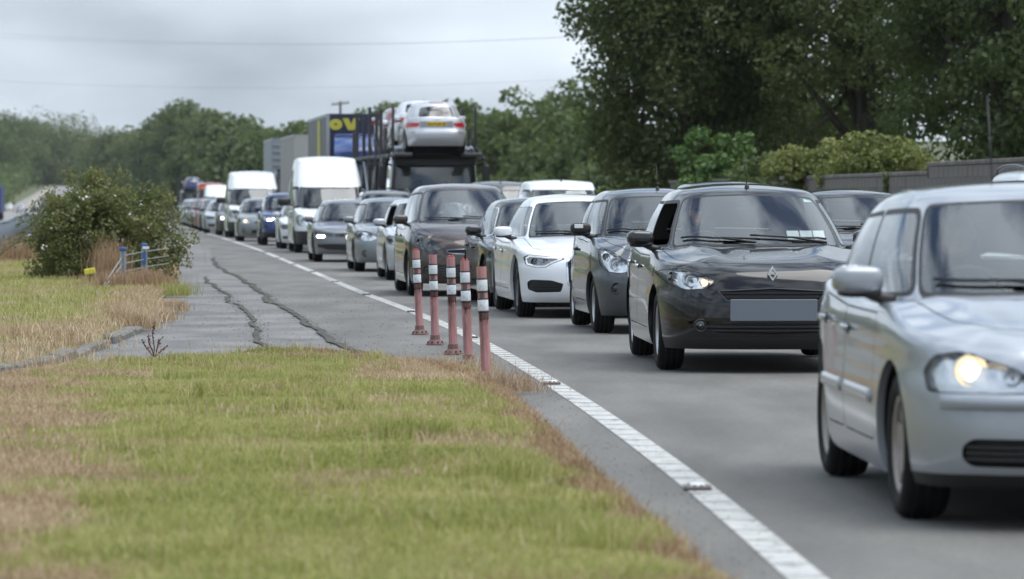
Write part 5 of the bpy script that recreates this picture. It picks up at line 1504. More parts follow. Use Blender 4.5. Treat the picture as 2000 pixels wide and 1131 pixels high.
M['navy'] = mat('navy_board', (.012, .018, .05), .4)
M['yellow'] = mat('yellow_lettering', (.45, .41, .05), .5)
M['redsign'] = mat('red_sign', (.35, .02, .03), .5)
M['corr'] = mat('corrugated_grey', (.24, .27, .29), .5, .3)

# blue lorry with a navy board behind its roof deflector
r, i = lorry('lorry', 155.0, -5.85, (.025, .06, .20), 'lorry with blue roof deflector and navy trailer board with yellow letters', 4.78, 13.4, M['curtain_dark'], M['navy'])
m = MB(); V = []
for x, z, w in ((1.22, 3.02, 1.10), (1.02, 3.32, 1.10), (.45, 3.72, 1.06), (-.45, 3.98, 1.0)):
    for y in np.linspace(-1, 1, 9): V.append((x-.12*abs(y)**3, y*w, z-.06*y*y))
m.add(V, [(a*9+b, a*9+b+1, (a+1)*9+b+1, (a+1)*9+b) for a in range(3) for b in range(8)], 0, True)
m.build('roof_deflector', paint((.025, .06, .20), .1), r)
m = MB(); m.box((1.30, 0, 3.86), (.26, 1.10, .035), 0, Matrix.Rotation(R(-10), 3, 'Y'), .02); m.build('top_visor', paint((.025, .06, .20), .1), r)
m = MB(); m.box((1.36, 0, 2.98), (.05, 1.12, .13), 0, Matrix.Rotation(R(-14), 3, 'Y'), .03); m.build('sun_visor', M['black'], r)
def marks(n, w, h, x, y0, y1, z, mt, parent, name):
    """print too small to read at this distance: a row of short strokes"""
    m = MB()
    for k in range(n): m.box((x, y0+(y1-y0)*k/(n-1), z+(h*.15 if k % 3 == 1 else 0)), (.003, w*(.6 if k % 2 else 1), h*(.7 if k % 3 == 1 else 1)))
    return tag(m.build(name, mt, parent), kind='stuff')
marks(9, .028, .05, 1.42, -.30, .55, 2.98, mat('orange_lettering', (.5, .2, .1), .5), r, 'visor_print')
m = MB(); n = 28; V = []
for q in range(n):
    a = 2*math.pi*q/n; V += [(-1.405, -.90+.26*math.cos(a), 4.36+.215*math.sin(a)), (-1.405, -.90+.05*math.cos(a), 4.36+.05*math.sin(a))]
m.add(V, [(2*q, 2*((q+1) % n), 2*((q+1) % n)+1, 2*q+1) for q in range(n)]); m.build('letter', M['yellow'], r)
m = MB(); m.prism([(-.64, 4.60), (-.40, 4.60), (-.30, 4.36), (-.20, 4.60), (.04, 4.60), (-.18, 4.14), (-.42, 4.14)], -1.42, -1.405, 0, 'x'); m.build('letter', M['yellow'], r)
marks(5, .035, .07, -1.41, .80, 1.15, 4.42, M['yellow'], r, 'small_print')
m = MB(); m.box((-1.43, .62, 4.45), (.012, .18, .09)); m.build('red_sign', M['redsign'], r)
m = MB(); m.box((-1.44, -1.2, 2.97), (.03, .06, 1.8)); m.build('corner_post', M['steel'], r)
m = MB(); m.box((-6.4, -1.272, 3.0), (.9, .012, 1.6)); m.build('yellow_stripe', M['yellow'], r)
# grey trailer further back, then corrugated box
lorry('lorry', 178.0, -8.4, (.55, .55, .54), 'lorry with pale grey curtain side behind the navy trailer', 4.35, 13.0, M['curtain_grey'], M['curtain_grey'])
r, i = lorry('lorry', 214.0, -11.55, (.03, .03, .035), 'lorry with dark cab, orange beacons and tall corrugated grey box', 4.75, 0, M['corr'], M['corr'])
trailer(r, -1.45, -13, 4.75, M['corr'], M['corr'], ribs=0)
for k in range(9):
    m = MB(); m.box((-1.41, 0, 1.5+.36*k), (.02, 1.2, .05), 0, None, .01); m.build('corrugation', M['corr'], r)
for y in (-.75, -.45):
    m = MB(); m.lathe([(.07, 0), (.07, .12), (.04, .17), (.0, .18)], (.6, y, 3.0), 'z', 12); m.build('beacon', mat('orange_beacon', (.8, .16, .02), .3, emit=(1, .25, .04), es=1.2), r)
m = MB(); m.box((1.25, 0, 3.0), (.06, 1.1, .1), 0, None, .03); m.build('sun_visor', M['black'], r)

# car transporter with its load
r, i = lorry('car_transporter', 113.4, -2.30, (.05, .055, .06), 'car transporter with dark cab, loaded with silver, white and maroon cars', 0, 0, None, None, lod=1,
             roof=[(-.9, 2.62), (.4, 2.60), (1.1, 2.56)], wt=(.05, .90), st=(.08, .80))
M['frame'] = mat('transporter_frame', (.05, .05, .054), .5, .4)
m = MB(); m.box((1.25, 0, 2.52), (.12, 1.15, .12), 0, None, .03); m.build('sun_visor', M['black'], r)
def beam(a, b, rad, name='beam', mt=None):
    m = MB(); m.tube([a, b], rad, 6); return m.build(name, mt or M['frame'], r)
for sg in (-1, 1):
    m = MB(); m.box((-1.2, sg*.98, 2.70), (3.9, .26, .05), 0, None, .02); m.build('deck', M['frame'], r)
    m = MB(); m.box((-11.2, sg*.98, 2.72), (5.8, .26, .05), 0, None, .02); m.build('deck', M['frame'], r)
    m = MB(); m.box((-10.5, sg*.98, 1.0), (6.8, .26, .07), 0, None, .02); m.build('lower_deck', M['frame'], r)
    for x, z1 in ((1.35, 2.66), (-1.35, 3.5), (-3.4, 4.1), (-5.4, 3.9), (-8.6, 4.25), (-11.6, 4.0), (-15.2, 4.2), (-16.9, 3.6)):
        m = MB()
        if x > 1: m.box((1.2, sg*1.16, 3.3), (.045, .035, .75), 0, None, .01); m.tube([(1.2, sg*1.2, 2.9), (.9, sg*1.3, 2.55), (1.3, sg*1.38, 2.62)], .05, 8)
        else: m.box((x, sg*1.2, (1.0+z1)/2), (.075, .05, (z1-1.0)/2), 0, None, .01)
        m.build('post', M['frame'], r)
    for (xa, za, xb, zb) in ((-1.3, 1.2, -3.3, 2.7), (-5.4, 2.6, -8.5, 1.1), (-8.6, 1.2, -11.5, 2.6)):
        beam((xa, sg*1.19, za), (xb, sg*1.19, zb), .045, 'ram', M['steel'])
    for x in (-10.2, -11.4, -14.5): add_wheel(r, x, sg*1.02, .4, .30, 'steel', M['alloydark'])
m = MB(); m.box((1.15, 0, 2.66), (.45, 1.15, .06), 0, None, .02); m.build('deck_bridge', M['under'], r)
for k in range(7):
    x = -.6-1.35*k
    beam((x, -1.2, 2.75), (x-.5, -1.22, 3.15+.1*(k % 3)), .018, 'strap', M['black']); beam((x, 1.2, 2.75), (x-.5, 1.22, 3.15), .018, 'strap', M['black'])
    beam((x-.3, -1.22, 2.3), (x-.3, -1.22, 2.72), .03, 'bracket'); beam((x-.7, -1.24, 2.5), (x+.1, -1.24, 2.62), .025, 'hand_rail')
for x in (-2.6, -6.0, -9.5, -13.0): beam((x, -1.2, 2.66), (x, 1.2, 2.66), .05, 'cross_beam')
TR = r.matrix_world.copy()
def loaded(sp, col, x, z, label, back=True, tilt=0, lod=1, **o):
    root, info = make_car('car', SP[sp], paint(col, .4, .35, .1), lod=lod, mirrors=True, **o)
    s = info['spec']
    L = Matrix.Translation((x, 0, z)) @ Matrix.Rotation(tilt, 4, 'Y') @ Matrix.Rotation(math.pi if back else 0, 4, 'Z') @ Matrix.Translation((s['wb']/2 if back else 0, 0, 0))
    root.matrix_world = TR @ L
    tag(root, label, 'car', 'cars carried on the transporter')
    return root, info
r2, i2 = loaded('hatch_rear', (.50, .51, .54), .05, 2.76, 'silver hatchback carried rear first above the transporter cab', True, 0, 2)
s = i2['spec']; rr = -s['wb']-s['ro']
uv = i2['S'].inv([(0, .80)], 'x', -1, lambda P: P[:, 0] < rr+1.2); px_ = float(i2['S'].ev(uv)[0][0])
m = MB(); m.box((px_-.008, 0, .80), (.014, .46, .095), 0, None, .02); m.build('plate_recess', paint((.30, .31, .33), .4), r2)
pl = plate(r2, (px_-.028, 0, .80), .52, .115, M['yellowplate'])
marks(7, .022, .036, -.008, -.21, .21, 0, M['black'], pl, 'plate_characters')
m = MB()
for q in (-.06, -.02, .02, .06): m.lathe([(.027+.004*math.cos(t), .004*math.sin(t)) for t in np.linspace(0, 2*np.pi, 7)[:-1]], (px_-.006, q, .92), 'x', 18, close=True)
m.build('badge', M['chrome'], r2)
m = MB(); m.box((px_+.02, 0, .60), (.02, .80, .012), 0, None, .006); m.build('bumper_strip', paint((.42, .43, .46), .4), r2)
m = MB(); m.tube([(-3.22, .02, 1.09), (-3.19, -.34, 1.12)], .012, 6); m.build('rear_wiper', M['black'], r2)
m = MB(); m.box((-3.02, 0, 1.395), (.015, .20, .012)); m.build('brake_light', M['redlens'], r2)
loaded('hatch_rear', (.66, .68, .70), -5.2, 2.80, 'white car with red tail light on the transporter, behind the silver hatchback', True, R(-6), 1)
loaded('hatch_b', (.16, .02, .03), -10.6, 2.84, 'maroon car at the rear of the transporter upper deck', True, R(4), 1, lamps=[], grilles=[], fogs=[])
loaded('hatch_b', (.10, .11, .12), -9.0, 1.08, 'dark car on the lower deck of the transporter', True, 0, 0, lamps=[], grilles=[], fogs=[])

# coach and second transporter far down the road
r, i = make_car('coach', SP['cab'], paint((.55, .56, .58), .1), lod=0, W=2.5, ro=10.0, xbr=-9.9, xtr=-9.85, roof_mat=paint((.40, .02, .03), .0), axles=(0, -6.2),
    hood=[(1.38, 1.15), (1.1, 1.17), (-10, 1.17)], crown=[(-10, .005), (1.38, .01)], roof=[(-9.8, 3.50), (-4, 3.52), (1.1, 3.42)], wt=(.03, .84), st=(.1, .7), side_glass=[(None, -2.0), (-2.1, -4.4), (-4.5, -7), (-7.1, -9.4)], xtf=.98, grilles=[], mir_s=1)
put(r, 360, -27.2); tag(r, 'red-roofed coach with orange destination board far down the queue', 'coach')
m = MB(); m.box((1.22, 0, 3.02), (.03, .85, .14)); m.build('destination_board', mat('orange_display', (.3, .1, .02), .5, emit=(1, .33, .08), es=.15), r); truck_mirrors(r, 2.3)
r, i = lorry('car_transporter', 386.0, -30.9, (.35, .38, .42), 'distant car transporter with a dark blue car on its top deck', 0, 0, None, None, lod=0, roof=[(-.9, 2.62), (.4, 2.60), (1.1, 2.56)])
for sg in (-1, 1):
    m = MB(); m.box((-3.4, sg*.98, 2.75), (6, .26, .05)); m.build('deck', M['frame'], r)
    for x in (-2, -6, -9): m = MB(); m.box((x, sg*1.2, 2.4), (.08, .05, 1.6)); m.build('post', M['frame'], r)
TR = r.matrix_world.copy()
loaded('hatch_rear', (.03, .05, .13), .3, 2.82, 'dark blue car carried on the top deck of the distant transporter', True, 0, 0)

# traffic on the far carriageway, driving away
for (sp, c, D, x, lb) in (('hatch_rear', (.66, .68, .70), 760, 19, 'white car driving away on the far carriageway'), ('hatch_rear', (.40, .42, .45), 700, 42, 'silver car driving away on the far carriageway'),
                          ('hatch_rear', (.02, .02, .022), 690, 71, 'black car with lit tail lights on the far carriageway'), ('suv_b', (.03, .032, .036), 790, 87, 'dark sport utility car beside the bush on the far carriageway')):
    root, info = make_car('car', SP[sp], paint(c, .3), lod=0)
    put(root, D, (x-1000)*D/FPX, 0, 0, True); tag(root, lb, 'car', 'cars on the far carriageway')
root = empty('lorry'); m = MB(); m.box((0, 0, 2.4), (6.5, 1.27, 1.55), 0, None, .03); m.build('trailer_box', mat('blue_box', (.03, .045, .16), .5), root)
m = MB(); m.box((-6.53, 0, 2.4), (.03, 1.2, 1.5), 0, None, .01); m.build('trailer_door', mat('blue_door', (.035, .05, .20), .5), root)
m = MB(); m.box((-6.57, .6, 1.3), (.02, .55, .35)); m.build('warning_panel', mat('orange_panel', (.55, .16, .05), .5), root)
m = MB(); m.box((-6.57, .7, 3.4), (.02, .4, .2)); m.build('red_panel', M['redsign'], root)
m = MB(); m.box((0, 0, .75), (6.3, 1.1, .12)); m.build('chassis', M['under'], root)
for x in (-4.8, -3.5, 4.5):
    for sg in (-1, 1): add_wheel(root, x, sg*1.05, .5, .34, 'steel', M['alloydark'])
put(root, 466, -60.7, 0, 0, True); tag(root, 'blue box lorry driving away at the left picture edge', 'lorry')

# ------------------------------------------------------------------ vegetation
def leaf_mat(name, stops, rnd=.35, scale=.9, trans=.28):
    m = bpy.data.materials.new(name); m.use_nodes = True
    N, Lk = m.node_tree.nodes, m.node_tree.links; N.clear()
    o = N.new('ShaderNodeOutputMaterial'); d = N.new('ShaderNodeBsdfDiffuse'); t = N.new('ShaderNodeBsdfTranslucent'); g = N.new('ShaderNodeBsdfGlossy')
    g.inputs['Roughness'].default_value = .45
    tc = N.new('ShaderNodeTexCoord'); n = N.new('ShaderNodeTexNoise'); n.inputs['Scale'].default_value = scale; n.inputs['Detail'].default_value = 4
    ge = N.new('ShaderNodeNewGeometry')
    Lk.new(tc.outputs['Object'], n.inputs['Vector'])
    a = N.new('ShaderNodeMath'); a.operation = 'MULTIPLY_ADD'; a.inputs[1].default_value = rnd; Lk.new(ge.outputs['Random Per Island'], a.inputs[0])
    b = N.new('ShaderNodeMath'); b.operation = 'MULTIPLY_ADD'; b.inputs[1].default_value = 1-rnd*.4; b.inputs[2].default_value = -rnd*.3
    Lk.new(n.outputs['Fac'], b.inputs[0]); Lk.new(b.outputs[0], a.inputs[2])
    r = N.new('ShaderNodeValToRGB')
    while len(r.color_ramp.elements) < len(stops): r.color_ramp.elements.new(.5)
    for e, (p, c) in zip(r.color_ramp.elements, stops): e.position = p; e.color = (*c, 1)
    Lk.new(a.outputs[0], r.inputs['Fac'])
    for q in (d, t): Lk.new(r.outputs['Color'], q.inputs['Color'])
    x = N.new('ShaderNodeMixShader'); x.inputs['Fac'].default_value = trans; Lk.new(d.outputs[0], x.inputs[1]); Lk.new(t.outputs[0], x.inputs[2])
    y = N.new('ShaderNodeMixShader'); y.inputs['Fac'].default_value = .03; Lk.new(x.outputs[0], y.inputs[1]); Lk.new(g.outputs[0], y.inputs[2])
    Lk.new(y.outputs[0], o.inputs['Surface'])
    return m
M['leaf_dark'] = leaf_mat('dark_leaves', [(.2, (.065, .096, .03)), (.45, (.11, .15, .044)), (.68, (.16, .18, .058)), (.95, (.21, .185, .075))], .2, .9, .5)
M['leaf_oak'] = leaf_mat('deep_green_leaves', [(.2, (.06, .09, .03)), (.5, (.105, .148, .045)), (.8, (.165, .205, .065))], .2, .9, .5)
M['leaf_mid'] = leaf_mat('mid_green_leaves', [(.2, (.055, .082, .025)), (.5, (.105, .145, .042)), (.8, (.17, .205, .068))], .22, .9, .5)
M['leaf_pale'] = leaf_mat('fresh_green_leaves', [(.2, (.05, .10, .025)), (.5, (.10, .18, .045)), (.8, (.17, .26, .08))])
M['leaf_yellow'] = leaf_mat('yellowish_leaves', [(.2, (.10, .135, .034)), (.5, (.19, .22, .06)), (.8, (.29, .29, .10))], .35, .9, .45)
M['leaf_bramble'] = leaf_mat('bramble_leaves', [(.10, (.06, .088, .028)), (.36, (.125, .16, .048)), (.62, (.205, .22, .075)), (.92, (.29, .22, .105))], .5, 2.2, .45)
M['blossom'] = mat('bramble_blossom', (.72, .66, .66), .7)
M['bark'] = mat('bark', (.06, .05, .04), .9)
noise_col(M['bark'], [(.3, (.03, .026, .02)), (.7, (.10, .085, .065))], 6, 8, stretch=(1, 1, .2))
M['grass'] = leaf_mat('green_grass', [(.08, (.175, .20, .045)), (.36, (.30, .325, .085)), (.60, (.43, .42, .145)), (.90, (.57, .51, .26))], .6, .9, .45)
M['straw'] = leaf_mat('dead_grass', [(.10, (.24, .16, .095)), (.40, (.42, .30, .185)), (.68, (.56, .43, .28)), (.95, (.66, .56, .40))], .6, 1.1, .35)
M['rust_grass'] = leaf_mat('russet_dead_grass', [(.10, (.19, .11, .06)), (.42, (.34, .22, .13)), (.68, (.46, .33, .20)), (.95, (.58, .46, .31))], .6, 1.4, .35)

def leaves(C, size, up=.25, aspect=.62, out=None):
    """one small folded leaf (two triangles) at each centre"""
    n = len(C); d = RNG.normal(0, 1, (n, 3)); d /= np.linalg.norm(d, axis=1, keepdims=True)
    nn = RNG.normal(0, 1, (n, 3)); nn[:, 2] += up*2
    if out is not None: nn += out*.8
    a = np.cross(nn, d); a /= np.linalg.norm(a, axis=1, keepdims=True)+1e-9
    nn /= np.linalg.norm(nn, axis=1, keepdims=True)+1e-9
    b = np.cross(nn, a)
    s = size*RNG.uniform(.6, 1.35, n)[:, None]
    P = np.stack([C-b*s, C+a*s*aspect-nn*s*.15, C+b*s, C-a*s*aspect-nn*s*.15], 1).reshape(-1, 3)
    k = np.arange(n)[:, None]*4
    return P, np.concatenate([k+[0, 1, 2], k+[0, 2, 3]], 0)

def sphere_pts(n, inner=.0):
    v = RNG.normal(0, 1, (n, 3)); v /= np.linalg.norm(v, axis=1, keepdims=True)
    return v*(inner**3+(1-inner**3)*RNG.random(n))[:, None]**(1/3), v

def crown_pts(rx, ry, rz, zc0, nclump, per, cr, lump=.3, low=-.75):
    """clump centres through an uneven crown, then leaves round each"""
    v, dirs = sphere_pts(nclump*2, .35)
    v = v[v[:, 2] > low][:nclump]; dirs = v/(np.linalg.norm(v, axis=1, keepdims=True)+1e-9)
    az = np.arctan2(dirs[:, 1], dirs[:, 0]); f = 1+lump*(np.sin(az*2+rx)+.7*np.sin(az*3+2+ry*3)+.6*np.sin(dirs[:, 2]*5+rz))*.5
    c = v*np.array([rx, ry, rz])*f[:, None]; c[:, 2] += zc0
    r = cr*RNG.uniform(.55, 1.25, len(c))
    k = np.maximum(6, (per*(r/cr)**2).astype(int))
    idx = np.repeat(np.arange(len(c)), k)
    q, qd = sphere_pts(len(idx), .45)
    P = c[idx]+q*r[idx][:, None]*np.array([1.15, 1.15, .75])
    return c, P, qd

def tree(name, loc, h, rx, rz, lm, label, nclump=110, per=150, cr=.75, leaf=.11, low=-.75, group=None, trunk=True, ry=None, cat='tree', lump=.3):
    root = empty(name, loc); tag(root, label, cat, group)
    zc0 = h-rz
    c, P, qd = crown_pts(rx, ry or rx, rz, zc0, nclump, per, cr, lump, low)
    V, F = leaves(P, leaf, .25, .62, qd)
    o = link('crown', mesh('crown', V, F), lm, root)
    m = MB(); tr = max(.08, h*.022); top = zc0+rz*.25
    lean = (random.uniform(-.3, .3), random.uniform(-.3, .3))
    m.tube([(0, 0, -.3), (lean[0]*.2, lean[1]*.2, h*.18), (lean[0]*.6, lean[1]*.6, h*.42), (lean[0], lean[1], top)], [tr*1.25, tr, tr*.75, tr*.3], 9)
    for i in range(0, len(c), max(1, len(c)//26)):
        z0 = random.uniform(.22, .75)*top; b = np.array((lean[0]*z0/top, lean[1]*z0/top, z0)); e = c[i]
        mid = b*.5+e*.5+np.array((0, 0, .12*h*random.uniform(-.3, .6)))
        m.tube([tuple(b), tuple(mid), tuple(e)], [tr*.42, tr*.24, tr*.06], 5)
    m.build('trunk', M['bark'], root)
    return root

# ---- big roadside trees behind the wall
BT = 'big trees behind the wall'
tree('roadside_tree', (5.3, 121, -.3), 15.5, 3.3, 7.4, M['leaf_dark'], 'tall dark tree with ragged left edge, leftmost behind the wall', 330, 330, .9, .085, -.92, BT, lump=.22)
tree('roadside_tree', (10.4, 118, -.3), 16, 4.4, 7.8, M['leaf_dark'], 'big dark tree with gaps of sky, second from the left behind the wall', 215, 330, .95, .085, -.92, BT)
tree('roadside_tree', (13.1, 104, -.3), 15, 3.6, 7.2, M['leaf_oak'], 'big green tree at the right, above the concrete wall', 230, 330, .9, .085, -.92, BT)
tree('roadside_tree', (17.0, 112, -.3), 16, 4.2, 7.8, M['leaf_oak'], 'big tree reaching past the right picture edge', 220, 260, 1.05, .09, -.92, BT)
tree('roadside_tree', (9.4, 128, -.3), 6.5, 3.2, 3.0, M['leaf_oak'], 'low dark tree between the trunks of the big roadside trees', 130, 230, .9, .09, -.95, BT)
tree('ash_sapling', (5.45, 104.5, -.2), 3.35, 1.0, 1.55, M['leaf_pale'], 'fresh green leafy sapling standing at the wall', 95, 75, .26, .075, -.9, None, cat='sapling', lump=.5)
tree('wall_shrub', (6.95, 89.5, .9), 1.55, 1.15, .62, M['leaf_yellow'], 'yellowish shrub spilling over the left end of the wall', 90, 110, .28, .055, -.9, None, ry=.8, cat='shrub')
tree('wall_shrub', (7.9, 87, .95), 1.65, 1.05, .62, M['leaf_yellow'], 'yellowish shrub over the wall beside its step', 80, 110, .28, .055, -.9, None, ry=.8, cat='shrub')
tree('wall_shrub', (6.0, 95, .3), 1.9, 1.0, .8, M['leaf_mid'], 'green shrub between the sapling and the yellowish shrubs', 70, 110, .3, .06, -.9, None, ry=.8, cat='shrub')
# ---- hedge trees beyond the transporter
mid = [(745, 196, 330, 3.4, 'leaf_mid', 'rounded tree rising left of the silver hatchback on the transporter'),
       (815, 198, 320, 3.6, 'leaf_mid', 'tree directly behind the load of the transporter'),
       (900, 200, 300, 3.4, 'leaf_oak', 'tree just right of the transporter load'),
       (960, 205, 285, 3.8, 'leaf_mid', 'broad green tree right of the transporter'),
       (1035, 190, 275, 3.6, 'leaf_mid', 'taller hedge tree above the small white van'),
       (1085, 215, 255, 3.2, 'leaf_oak', 'dark hedge tree left of the pointed tree'),
       (1137, 174, 262, 2.6, 'leaf_oak', 'pointed tree beside the big dark roadside tree'),
       (1190, 225, 240, 3.4, 'leaf_oak', 'hedge tree hidden partly by the big dark roadside tree'),
       (1260, 240, 225, 3.6, 'leaf_dark', 'hedge tree behind the big dark roadside tree'),
       (575, 226, 420, 3.4, 'leaf_oak', 'small tree above the corrugated grey box lorry'),
       (640, 250, 380, 3.6, 'leaf_oak', 'tree hidden behind the blue lorry')]
for (x, y, D, rr, lm, lb) in mid:
    p = px(x, y, D); h = p.z-float(zc(D))
    tree('hedge_tree', (p.x, D, float(zc(D))-.2), h, rr, h*.52, M[lm], lb, 95, 90, 1.15, .24, -.97, 'hedge trees beyond the queue')
# low hedge under them, one leafy mass
C = []
for x in np.arange(700, 1340, 9):
    D = 300-(x-700)*.13; p = px(x, 0, D); z0 = float(zc(D))
    q, _ = sphere_pts(150); C.append(q*np.array([.9, 1.6, 1.7])+np.array([p.x, D-5, z0+1.6]))
V, F = leaves(np.concatenate(C), .2); o = tag(link('hedge', mesh('hedge', V, F), M['leaf_oak']), 'low dark hedge below the hedge trees', 'hedge', kind='stuff')
C = []
for D in np.arange(88, 150, 1.2):
    x = float(XE(D))+12.6; q, _ = sphere_pts(130); C.append(q*np.array([.8, .9, 1.1])+np.array([x+random.uniform(-.3, .6), D, float(zc(D))+.9]))
V, F = leaves(np.concatenate(C), .09); tag(link('undergrowth', mesh('undergrowth', V, F), M['leaf_dark']), 'dark undergrowth behind the wall', 'undergrowth', kind='stuff')
# hedge on the other side of the far carriageway, outside the picture; the car doors mirror it
C = []
for D in np.arange(-10, 330, 2.2):
    h = 3.2+2.2*float(vnoise(D, 0, .12, 3)); q, _ = sphere_pts(170); x = float(XE(max(D, 0)))-33
    C.append(q*np.array([1.8, 2.2, h*.62])+np.array([x+random.uniform(-1, 1), D, float(zc(max(D, 0)))+h*.5]))
V, F = leaves(np.concatenate(C), .24); tag(link('hedge', mesh('hedge', V, F), M['leaf_oak']), 'tall hedge across the far carriageway', 'hedge', kind='stuff')
# ---- trees down the road
row = [(520, 262, 470, 4.0, 'oak', 'tree nearest the corrugated box in the far row'), (495, 243, 520, 5.0, 'oak', 'rounded dark tree in the far row, right of centre'), (462, 236, 570, 5.2, 'oak', 'dark tree beside the rounded one in the far row'),
       (425, 214, 640, 5.0, 'dark', 'feathery tree in the far row'), (395, 225, 680, 5.5, 'oak', 'dark tree under the tallest far tree'), (357, 194, 760, 5.5, 'oak', 'tallest tree in the far row'),
       (318, 222, 820, 6.5, 'oak', 'tree left of the tallest far tree'), (280, 244, 920, 7.0, 'dark', 'far tree above the middle of the bush'), (232, 254, 1020, 8.0, 'dark', 'far tree at the dip in the skyline'), (200, 280, 1100, 8.0, 'oak', 'small far tree left of the skyline dip'),
       (105, 230, 1240, 14.0, 'dark', 'large rounded far tree on the left hill'), (150, 252, 1270, 11.0, 'dark', 'far tree sloping down right of the large rounded one'), (55, 236, 1230, 12.0, 'dark', 'far tree left of the large rounded one'), (22, 216, 1180, 9.0, 'oak', 'dark far tree at the left picture edge'), (-15, 232, 1150, 10.0, 'oak', 'far tree cut by the left picture edge')]
for (x, y, D, rr, lm, lb) in row:
    p = px(x, y, D); z0 = float(zc(D)); h = p.z-z0+.6
    tree('far_tree', (p.x, D, z0-.6), h, rr, h*.53, M['leaf_'+lm], lb, 120, 95, rr*.38, .42, -.97, 'trees far down the road', lump=.12)
C = []
for k in range(330):
    D = random.uniform(520, 1250); sd = random.random()
    rel = random.uniform(13.5, 22) if sd < .6 else -random.uniform(27, 38)
    h = random.uniform(3, 6.5)*(1 if sd < .6 else 1.25); q, _ = sphere_pts(95)
    C.append(q*np.array([3.2, 4.5, h*.62])+np.array([float(XE(D))+rel, D, float(zc(D))+h*.45+(0 if sd < .6 else 1.0)]))
for k in range(260):
    D = random.uniform(1300, 1700); rel = random.uniform(-60, 60); q, _ = sphere_pts(70)
    C.append(q*np.array([6, 6, 5])+np.array([float(XE(D))+rel, D, float(zc(D))+4]))
V, F = leaves(np.concatenate(C), .55); tag(link('distant_wood', mesh('distant_wood', V, F), M['leaf_oak']), 'distant wood along both sides of the road', 'wood', kind='stuff')

# ---- bramble bush on the verge
def bramble():
    D0, X0 = 66.5, -6.85; z0 = float(zc(D0))+.05
    root = tag(empty('bramble_bush', (X0, D0, z0)), 'large rounded bramble bush with white blossom on the verge', 'bush')
    v, dirs = sphere_pts(1300, .5); v = v[v[:, 2] > -.15]
    c = v*np.array([1.18, 1.15, 1.0]); az = np.arctan2(c[:, 1], c[:, 0])
    c *= (1+.10*np.sin(az*3+1)+.08*np.sin(az*5)+RNG.normal(0, .07, len(c)))[:, None]
    c[:, 2] = np.sign(c[:, 2])*np.abs(c[:, 2])**.8*1.55+.15; c[:, :2] *= (1+.10*np.clip(c[:, 2]-.5, 0, 1))[:, None]; c[:, 0] *= .98
    idx = np.repeat(np.arange(len(c)), 95); q, qd = sphere_pts(len(idx), .3)
    P = c[idx]+q*.17
    V, F = leaves(P[P[:, 2] > .03], .028, .3, .62)
    link('crown', mesh('crown', V, F), M['leaf_bramble'], root)
    m = MB(); st = MB(); LV = []
    for k in range(46):
        a = random.uniform(0, 2*math.pi); b0 = np.array((math.cos(a)*.35, math.sin(a)*.35, 0.)); out = np.array((math.cos(a), math.sin(a), 0.))
        L = random.uniform(.9, 1.35); hh = random.uniform(.8, 1.55)
        pts = [b0+out*L*t+np.array((0, 0, hh*math.sin(min(1, t*1.1)*2.3)*.95)) for t in np.linspace(0, 1, 8)]
        st.tube([tuple(p) for p in pts], [.008]*4+[.006, .005, .004, .003], 5)
        for t in np.linspace(.3, 1, 26):
            i = min(6, int(t*7)); f = t*7-i; p = pts[i]*(1-f)+pts[i+1]*f; LV.append(p+np.random.default_rng(k*31+int(t*100)).normal(0, .03, 3))
    # long shoots: to the left over the grass, to the right over the pavement, one upright
    for (dx, dz, n, z1) in ((-1.75, -.15, 9, .75), (1.45, -.1, 9, .95), (1.25, -.3, 8, 1.1), (.42, .42, 7, 1.5), (-1.3, .2, 8, 1.0)):
        pts = [np.array((dx*(.45+.55*t), -.75-.3*t, z1+dz*t-.5*max(0, t-.5)*(1 if abs(dx) > 1 else 0))) for t in np.linspace(0, 1, n)]
        st.tube([tuple(p) for p in pts], [.006]*(n-1)+[.003], 5)
        for t in np.linspace(.1, 1, 34):
            i = min(n-2, int(t*(n-1))); f = t*(n-1)-i; LV.append(pts[i]*(1-f)+pts[i+1]*f+RNG.normal(0, .035, 3))
    V, F = leaves(np.array(LV), .034, .3); link('shoot_leaves', mesh('shoot_leaves', V, F), M['leaf_bramble'], root)
    st.build('stem', M['bark'], root)
    k = RNG.choice(len(c), 200); C = c[k]+RNG.normal(0, .12, (200, 3)); C = C[(C[:, 1] < .2) & (C[:, 2] > .5)]
    C = (C[:, None]*np.array([1.06, 1.1, 1.03])+RNG.normal(0, .035, (len(C), 5, 3))).reshape(-1, 3)
    V, F = leaves(C, .021, .2, .9); link('blossom', mesh('blossom', V, F), M['blossom'], root)
    # dead grass stalks in its foot are their own stuff
bramble()

# ---- grass
def blades(name, X, D, z, hmin, hmax, w, mt, lean=.5, label=None, hs=1.0):
    n = len(X); h = RNG.uniform(hmin, hmax, n)*hs; a = RNG.uniform(0, 2*np.pi, n); l = RNG.uniform(.1, lean, n)*h
    t = RNG.uniform(0, 2*np.pi, n); wx, wy = np.cos(t)*w*.5, np.sin(t)*w*.5
    B = np.stack([X, D, z], 1); side = np.stack([wx, wy, 0*wx], 1)
    Mi = B+np.stack([np.cos(a)*l*.35, np.sin(a)*l*.35, h*.6], 1); T = B+np.stack([np.cos(a)*l, np.sin(a)*l, h*(1-.25*(l/h))], 1)
    P = np.stack([B-side, B+side, Mi+side*.75, Mi-side*.75, T], 1).reshape(-1, 3)
    k = np.arange(n)[:, None]*5
    F = np.concatenate([k+[0, 1, 2], k+[0, 2, 3], k+[3, 2, 4]], 0)
    return tag(link(name, mesh(name, P, F), mt), label, 'grass' if label else None, kind='stuff')
